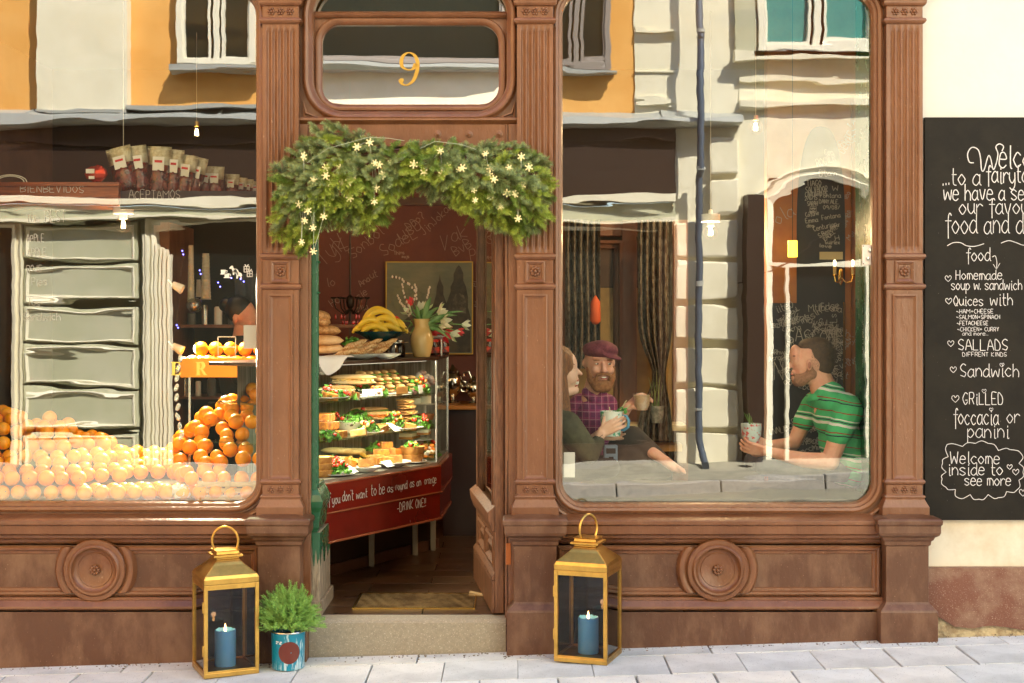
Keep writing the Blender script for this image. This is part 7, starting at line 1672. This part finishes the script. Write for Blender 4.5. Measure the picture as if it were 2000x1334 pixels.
feat(man, orgA, [('eye', A(1549,701,-.028), (3*s,.007,3*s), EYEW), ('eyebrow', A(1549.5,695,-.03), (4*s,.014,1.6*s), HB), ('ear_shade', A(1574.5,712,-.0815), (3*s,.003,6.5*s), M('ear_shadow_skin', (.40,.14,.09), .6)), ('lips', A(1546.5,731,-.006), (3*s,.014,2*s), LIP)])  # dark oval on the ear paints the shade of its hollow
mugp = A(1467,868,-.005); mg_ = empty('mug', mugp, 'wide pale mug with red flowers held by the man in the green polo', 'mug')
b = MB(); b.lathe([(.030,0),(.036,.003),(.050,.045),(.054,.108),(.0515,.109),(.048,.05),(.001,.010)], n=32); b.build('mug_body', M('flowered_china', (.50,.62,.62), .3, col2=(.62,.08,.08), cs=42, cd=2, lo=.56, hi=.60, coat=.4), mg_, smooth=True)
q = random.Random(2); b = MB()
for k in range(7): b.tube([(q.uniform(-.02,.02), q.uniform(-.02,.02), .06), (q.uniform(-.045,.03), q.uniform(-.03,.03), q.uniform(.14,.17))], .0018, 4)
b.build('herb_sprigs', M('herb_stem', (.10,.25,.05), .6), mg_)

# ---- woman in the olive jacket, left end
yW = .33; sW = (DIST+yW)/FPX; orgW = Vector((fx(1075, yW), yW, BZ))
def Wp(px, py, dy=0.0): return P(px, py, yW)+Vector((0, dy, 0))
s = sW; wo = empty('person', orgW, 'laughing woman in an olive jacket with long auburn hair cupping a big mug', 'person')
body = [('e', Wp(1088,722), (36*s, .072, 38*s)), ('e', Wp(1104,730), (24*s, .058, 36*s)), ('e', Wp(1116,708), (11*s, .045, 20*s), Euler((0,-.2,0)).to_matrix()), ('c', Wp(1120,716), 3.5*s, Wp(1134.5,730), 3.8*s), ('e', Wp(1119,744), (12*s, .032, 15*s)), ('c', Wp(1122,762), 9*s, Wp(1096,764,-.02), 13*s), ('c', Wp(1121,762), 9*s, Wp(1096,764,.02), 13*s), ('e', Wp(1114,738,-.034), (13*s, .02, 13*s)),
    ('c', Wp(1088,755), 21*s, Wp(1074,805), 24*s), ('c', Wp(1162,870,-.05), 12*s, Wp(1173,845,-.045), 9*s), ('c', Wp(1140,880,.10), 12*s, Wp(1172,850,.07), 9*s)]
body += hand(Wp(1174,843,-.045), (.86,-.10,.50), (-.0,.95,.0), -1, (.28,.35,.3), .92, thumb_n=.2)
body += hand(Wp(1173,851,.065), (.95,.0,.06), (0,-.95,.25), 1, (.35,.4,.35), .92)
blob('body', body, .0044, SKIN, wo, 2, orgW)
OLV = M('olive_jacket', (.060,.052,.024), .85, col2=(.10,.088,.045), cs=10, cd=5, bump=.9, bs=16, bdist=.012)
blob('jacket', [('c', Wp(1070,815,-.12), 34*s, Wp(1066,815,.12), 34*s), ('e', Wp(1078,850), (52*s, .15, 58*s)), ('e', Wp(1078,900), (52*s, .16, 50*s)), ('c', Wp(1104,828,-.13), 30*s, Wp(1148,880,-.10), 22*s), ('c', Wp(1148,882,-.10), 22*s, Wp(1166,862,-.055), 14*s), ('c', Wp(1098,830,.13), 28*s, Wp(1135,885,.12), 20*s), ('c', Wp(1084,790), 26*s, Wp(1080,815), 34*s)], .007, OLV, wo, 3, orgW)
AUB = M('auburn_hair', (.16,.055,.02), .45, col2=(.32,.13,.04), cs=20, stretch=(10,10,1), bump=.7, bs=60, bdist=.006)
blob('hair', [('e', Wp(1084,712), (41*s, .086, 41*s)), ('c', Wp(1098,694,-.062), 13*s, Wp(1096,735,-.070), 11*s), ('c', Wp(1096,735,-.070), 11*s, Wp(1104,790,-.085), 9*s), ('c', Wp(1104,790,-.085), 9*s, Wp(1114,850,-.13), 5*s), ('c', Wp(1098,790,-.09), 9*s, Wp(1104,862,-.13), 4*s), ('c', Wp(1078,740,-.055), 16*s, Wp(1096,830,-.10), 10*s), ('c', Wp(1090,745,-.062), 9*s, Wp(1106,838,-.11), 7*s), ('c', Wp(1072,740,0), 32*s, Wp(1066,830,.02), 26*s), ('c', Wp(1080,740,.05), 16*s, Wp(1088,820,.09), 10*s)], .006, AUB, wo, 2, orgW)
feat(wo, orgW, [('eye', Wp(1120,719,-.030), (3*s,.006,2*s), IRIS, (0,.5,0)), ('eyebrow', Wp(1118,710,-.034), (5*s,.012,1.2*s), AUB, (0,.5,0)), ('teeth', Wp(1126.5,748,-.016), (4.5*s,.016,3.4*s), TEETH, (0,-.6,0)), ('lips', Wp(1128,743,-.012), (3.6*s,.016,1.6*s), LIP, (0,-.6,0)), ('lips', Wp(1125,753,-.012), (4*s,.016,1.8*s), LIP, (0,-.6,0))])
b = MB(); b.tube([Wp(1169,851,-.05)-orgW+Vector((9.6*s*math.cos(a)*.9, 9.6*s*math.sin(a), 5*s*math.cos(a))) for a in [2*math.pi*k/16 for k in range(17)]], .0013, 5); b.build('hair_tie', DARK, wo)
blob('trousers', [('e', Wp(1085,925), (46*s, .15, 22*s)), ('c', Wp(1090,918,-.08), 24*s, Wp(1190,912,-.05), 20*s), ('c', Wp(1090,918,.08), 24*s, Wp(1190,912,.10), 20*s)], .009, M('charcoal_trousers', (.030,.022,.017), .9, bump=.5, bs=20, bdist=.01), wo, 3, orgW)
mp_ = Wp(1194,852,.0); mg_ = empty('mug', mp_, 'big white and green mug with a blue handle held by the laughing woman', 'mug')
b = MB(); b.lathe([(.040,0),(.046,.003),(.054,.05),(.058,.128),(.0555,.129),(.050,.06),(.001,.012)], n=32); b.build('mug_body', M('leaf_pattern_china', (.78,.80,.72), .25, col2=(.08,.38,.22), cs=30, cd=2, lo=.58, hi=.61, coat=.4), mg_, smooth=True)
b = MB(); b.tube([(.050,-.01,.105), (.075,-.02,.105), (.088,-.025,.080), (.084,-.025,.05), (.062,-.018,.032), (.050,-.012,.035)], .0078, 10); b.build('mug_handle', M('blue_glaze', (.10,.30,.48), .25), mg_, smooth=True)
b = MB()
for a in ((.01,0,.08,.075,-.03,.185), (.02,0,.08,.095,-.02,.165), (0,0,.08,-.01,.0,.15)): b.tube([a[:3], a[3:]], .0026, 6)
b.build('straw', M('cream_straw', (.72,.62,.35), .5), mg_)
b = MB(); q = random.Random(3)
for k in range(7): b.ell((.055+q.uniform(-.02,.02), -.02+q.uniform(-.015,.015), .135+q.uniform(-.012,.016)), (.015,.010,.003), 8, 4, rot=Euler((q.uniform(-1,1), q.uniform(-1,1), q.uniform(0,3))).to_matrix())
b.build('mint_leaves', M('mint_leaf', (.10,.36,.06), .45), mg_, smooth='all')

# ---- bearded man in the flat cap, behind her
yC = .58; s = (DIST+yC)/FPX; orgC = Vector((fx(1160, yC), yC, BZ))
def Cp(px, py, dy=0.0): return P(px, py, yC)+Vector((0, dy, 0))
cm_ = empty('person', orgC, 'smiling bearded man in a burgundy flat cap and purple plaid shirt', 'person')
body = [('e', Cp(1169,706), (28*s, .092, 36*s)), ('e', Cp(1172,722,-.03), (25*s, .062, 32*s)), ('e', Cp(1174,742,-.045), (17*s, .04, 16*s)), ('c', Cp(1176,708,-.098), 3.2*s, Cp(1177.5,723,-.112), 4.4*s), ('e', Cp(1173,724,-.104), (3*s,.007,2.6*s)), ('e', Cp(1182,724,-.103), (3*s,.007,2.6*s)), ('e', Cp(1163,722,-.075), (9*s, .02, 8*s)), ('e', Cp(1190,722,-.070), (8*s, .02, 8*s)), ('e', Cp(1174,699,-.082), (20*s, .018, 4*s)),
    ('e', Cp(1142,709,-.0), (5*s, .016, 9*s)), ('e', Cp(1198,709,.02), (4*s, .016, 9*s)), ('c', Cp(1164,745), 20*s, Cp(1158,785), 24*s),
    ('c', Cp(1196,832,-.08), 14*s, Cp(1222,792,-.13), 9.5*s), ('c', Cp(1268,878,-.16), 12*s, Cp(1292,893,-.19), 9*s), ('c', Cp(1292,893,-.19), 10*s, Cp(1308,905,-.20), 9*s), ('c', Cp(1308,905,-.20), 9*s, Cp(1324,912,-.20), 6*s), ('c', Cp(1316,904,-.22), 4*s, Cp(1327,914,-.22), 3.4*s)]
body += hand(Cp(1222,793,-.13), (.72,-.05,.62), (.55,.4,-.55), 1, (.55,.55,.4), .98, thumb_n=.5)
blob('body', body, .0046, SKIN2, cm_, 2, orgC)
PLD = bpy.data.materials.new('purple_plaid'); PLD.use_nodes = True
def _plaid():
    n = PLD.node_tree.nodes; l = PLD.node_tree.links; bs = n['Principled BSDF']; bs.inputs['Roughness'].default_value = .85; tc = n.new('ShaderNodeTexCoord'); prev = None
    for ax, per, w_, col in (('X', .034, .35, (.30,.03,.12)), ('Z', .040, .35, (.32,.035,.13)), ('X', .034, .10, (.55,.25,.32)), ('Z', .040, .10, (.50,.25,.30))):
        sp = n.new('ShaderNodeSeparateXYZ'); l.new(tc.outputs['Object'], sp.inputs[0]); d = n.new('ShaderNodeMath'); d.operation = 'DIVIDE'; d.inputs[1].default_value = per; l.new(sp.outputs[ax], d.inputs[0]); f = n.new('ShaderNodeMath'); f.operation = 'FRACT'; l.new(d.outputs[0], f.inputs[0])
        c = n.new('ShaderNodeMath'); c.operation = 'LESS_THAN'; c.inputs[1].default_value = w_; l.new(f.outputs[0], c.inputs[0]); h = n.new('ShaderNodeMath'); h.operation = 'MULTIPLY'; h.inputs[1].default_value = .6; l.new(c.outputs[0], h.inputs[0])
        mx = n.new('ShaderNodeMix'); mx.data_type = 'RGBA'; mx.inputs['A'].default_value = (.14,.014,.075, 1); mx.inputs['B'].default_value = (*col, 1); l.new(h.outputs[0], mx.inputs['Factor'])
        if prev: l.new(prev, mx.inputs['A'])
        prev = mx.outputs['Result']
    l.new(prev, bs.inputs['Base Color'])
_plaid()
blob('plaid_shirt', [('c', Cp(1136,792,.04), 24*s, Cp(1184,790,-.02), 22*s), ('e', Cp(1158,825), (38*s, .13, 50*s)), ('e', Cp(1160,870), (38*s, .13, 50*s)), ('c', Cp(1186,796,-.03), 20*s, Cp(1197,832,-.075), 17*s), ('c', Cp(1197,833,-.075), 17*s, Cp(1203,822,-.09), 15*s), ('c', Cp(1132,796,.03), 24*s, Cp(1120,850,.0), 20*s), ('c', Cp(1146,766,-.02), 11*s, Cp(1160,780,-.06), 10*s), ('c', Cp(1176,768,-.03), 9*s, Cp(1168,784,-.07), 9*s)], .006, PLD, cm_, 3, orgC)
CAPM = M('burgundy_tweed', (.20,.035,.05), .85, col2=(.14,.022,.035), cs=60, bump=.5, bs=120); 
blob('flat_cap', [('e', Cp(1172,685,-.01), (35*s, .110, 19*s), Euler((.0,.12,0)).to_matrix()), ('e', Cp(1180,680,-.02), (28*s, .10, 15*s), Euler((0,.25,0)).to_matrix()), ('e', Cp(1190,694,-.085), (23*s, .045, 5*s), Euler((.15,.30,0)).to_matrix()), ('e', Cp(1170,692,.0), (31*s, .098, 8*s), Euler((0,.1,0)).to_matrix())], .005, CAPM, cm_, 2, orgC)
REDB = M('ginger_beard', (.24,.085,.025), .7, col2=(.36,.15,.05), cs=60, bump=.9, bs=150, bdist=.004)
beard = [('c', Cp(1150,718,-.035), 6*s, Cp(1154,740,-.055), 9*s), ('c', Cp(1154,740,-.055), 9*s, Cp(1166,754,-.078), 11*s), ('c', Cp(1166,754,-.078), 11*s, Cp(1182,754,-.078), 11*s), ('c', Cp(1184,752,-.074), 10*s, Cp(1194,738,-.055), 7*s), ('c', Cp(1195,736,-.05), 6*s, Cp(1197,718,-.03), 4*s), ('c', Cp(1165,731,-.102), 3.2*s, Cp(1175,728,-.110), 3.0*s), ('c', Cp(1177,728,-.110), 3.0*s, Cp(1188,731,-.100), 3.2*s), ('c', Cp(1164,732,-.098), 3*s, Cp(1162,742,-.088), 4*s), ('c', Cp(1189,732,-.096), 3*s, Cp(1191,742,-.082), 4*s), ('c', Cp(1170,748,-.092), 7*s, Cp(1182,748,-.092), 7*s)]
blob('beard', beard, .0038, REDB, cm_, 1, orgC)
hairmb(Cp(1174,746,-.055), (23*s, .048, 18*s), 1500, .012, REDB, 'beard_tips', cm_, orgC, 5, 1.0, lambda v: v.z < .15 and v.y < .4)
feat(cm_, orgC, [('eye', Cp(1164,709.5,-.089), (3.5*s,.006,1.6*s), EYEW), ('eye', Cp(1188,710,-.086), (3.4*s,.006,1.6*s), EYEW), ('iris', Cp(1165.5,709.5,-.0945), (1.6*s,.004,1.6*s), IRIS), ('iris', Cp(1189,710,-.0915), (1.6*s,.004,1.6*s), IRIS), ('eyebrow', Cp(1163,702,-.098), (7*s,.006,1.5*s), REDB, (0,.05,0)), ('eyebrow', Cp(1189,702.5,-.095), (6.5*s,.006,1.5*s), REDB, (0,-.05,0)), ('lips', Cp(1177,737,-.1005), (6.5*s,.008,2.6*s), LIP), ('teeth', Cp(1177,735.6,-.106), (5.2*s,.005,1.5*s), TEETH)])
blob('trousers', [('c', Cp(1170,910,-.02), 30*s, Cp(1232,852,-.10), 24*s), ('c', Cp(1232,852,-.10), 24*s, Cp(1282,888,-.15), 15*s), ('c', Cp(1175,915,-.04), 30*s, Cp(1250,906,-.12), 26*s), ('c', Cp(1250,906,-.12), 26*s, Cp(1298,916,-.08), 15*s), ('e', Cp(1235,890,-.10), (42*s, .08, 32*s))], .008, M('dark_brown_trousers', (.040,.026,.018), .9, col2=(.06,.04,.028), cs=6, bump=.7, bs=14, bdist=.012), cm_, 3, orgC)
cu = empty('glass_cup', Cp(1248,798,-.155), 'clear glass cup of milky coffee raised by the man in the cap', 'cup')
b = MB(); b.lathe([(.026,.003),(.030,.004),(.041,.03),(.044,.080),(.001,.080)], n=28); b.build('milky_coffee', M('milky_coffee', (.60,.38,.20), .35, col2=(.72,.52,.32), cs=20), cu, smooth=True)
b = MB(); b.lathe([(.028,0),(.033,.001),(.0435,.03),(.047,.088)], n=28, cap1=False); b.build('glass_wall', glass('cup_glass', (.95,.93,.9), 2, .05), cu, smooth=True)
pk = empty('belt_pouch', Cp(1187,898,-.20), 'small blue-grey pouch with a black window beside the woman', 'pouch'); pk.rotation_euler = (0,0,.05)
b = MB(); b.box(-13*s, 13*s, -.02, .02, 0, 36*s); b.build('pouch_body', M('blue_grey_nylon', (.16,.22,.30), .6), pk, bevel=.005)
b = MB(); b.box(-9*s, 9*s, -.024, -.020, 20*s, 30*s); b.box(-4*s, 5*s, -.024, -.020, 8*s, 14*s); b.build('pouch_window', DARK, pk, bevel=.001)
# ---- person working at the back of the left window
yB = 1.9; s = (DIST+yB)/FPX; orgB = Vector((fx(482, yB), yB, FLOOR))
def Bp(px, py, dy=0.0): return P(px, py, yB)+Vector((0, dy, 0))
ba = empty('person', orgB, 'person with dark tied-up hair working in the dim room behind the left window', 'person')
blob('body', [('e', Bp(474,612), (25*s,.075,28*s)), ('e', Bp(486,622), (17*s,.06,26*s)), ('c', Bp(499,620), 3*s, Bp(505,630), 3*s), ('e', Bp(464,622,-.075), (5*s,.012,9*s)), ('c', Bp(472,640), 15*s, Bp(470,665), 17*s), ('c', Bp(480,740,-.2), 12*s, Bp(520,745,-.25), 9*s)]+hand(Bp(520,745,-.25), (1,0,0), (0,0,-1), 1), .006, SKIN2, ba, 2, orgB)
blob('hair', [('e', Bp(466,604), (28*s,.083,27*s)), ('e', Bp(442,596), (15*s,.045,14*s))], .007, M('black_hair', (.012,.008,.006), .5, bump=.5, bs=80), ba, 2, orgB)
blob('apron_top', [('c', Bp(470,680,-.15), 24*s, Bp(470,680,.15), 24*s), ('e', Bp(472,730), (45*s,.15,80*s)), ('e', Bp(472,850), (42*s,.15,110*s)), ('c', Bp(466,690,-.17), 20*s, Bp(480,738,-.2), 15*s), ('c', Bp(466,690,.17), 20*s, Bp(470,750,.2), 16*s), ('c', Bp(458,900,-.08), 24*s, Bp(458,1040,-.08), 16*s), ('c', Bp(490,900,.08), 24*s, Bp(490,1040,.08), 16*s)], .012, M('black_workwear', (.02,.02,.022), .9), ba, 3, orgB)
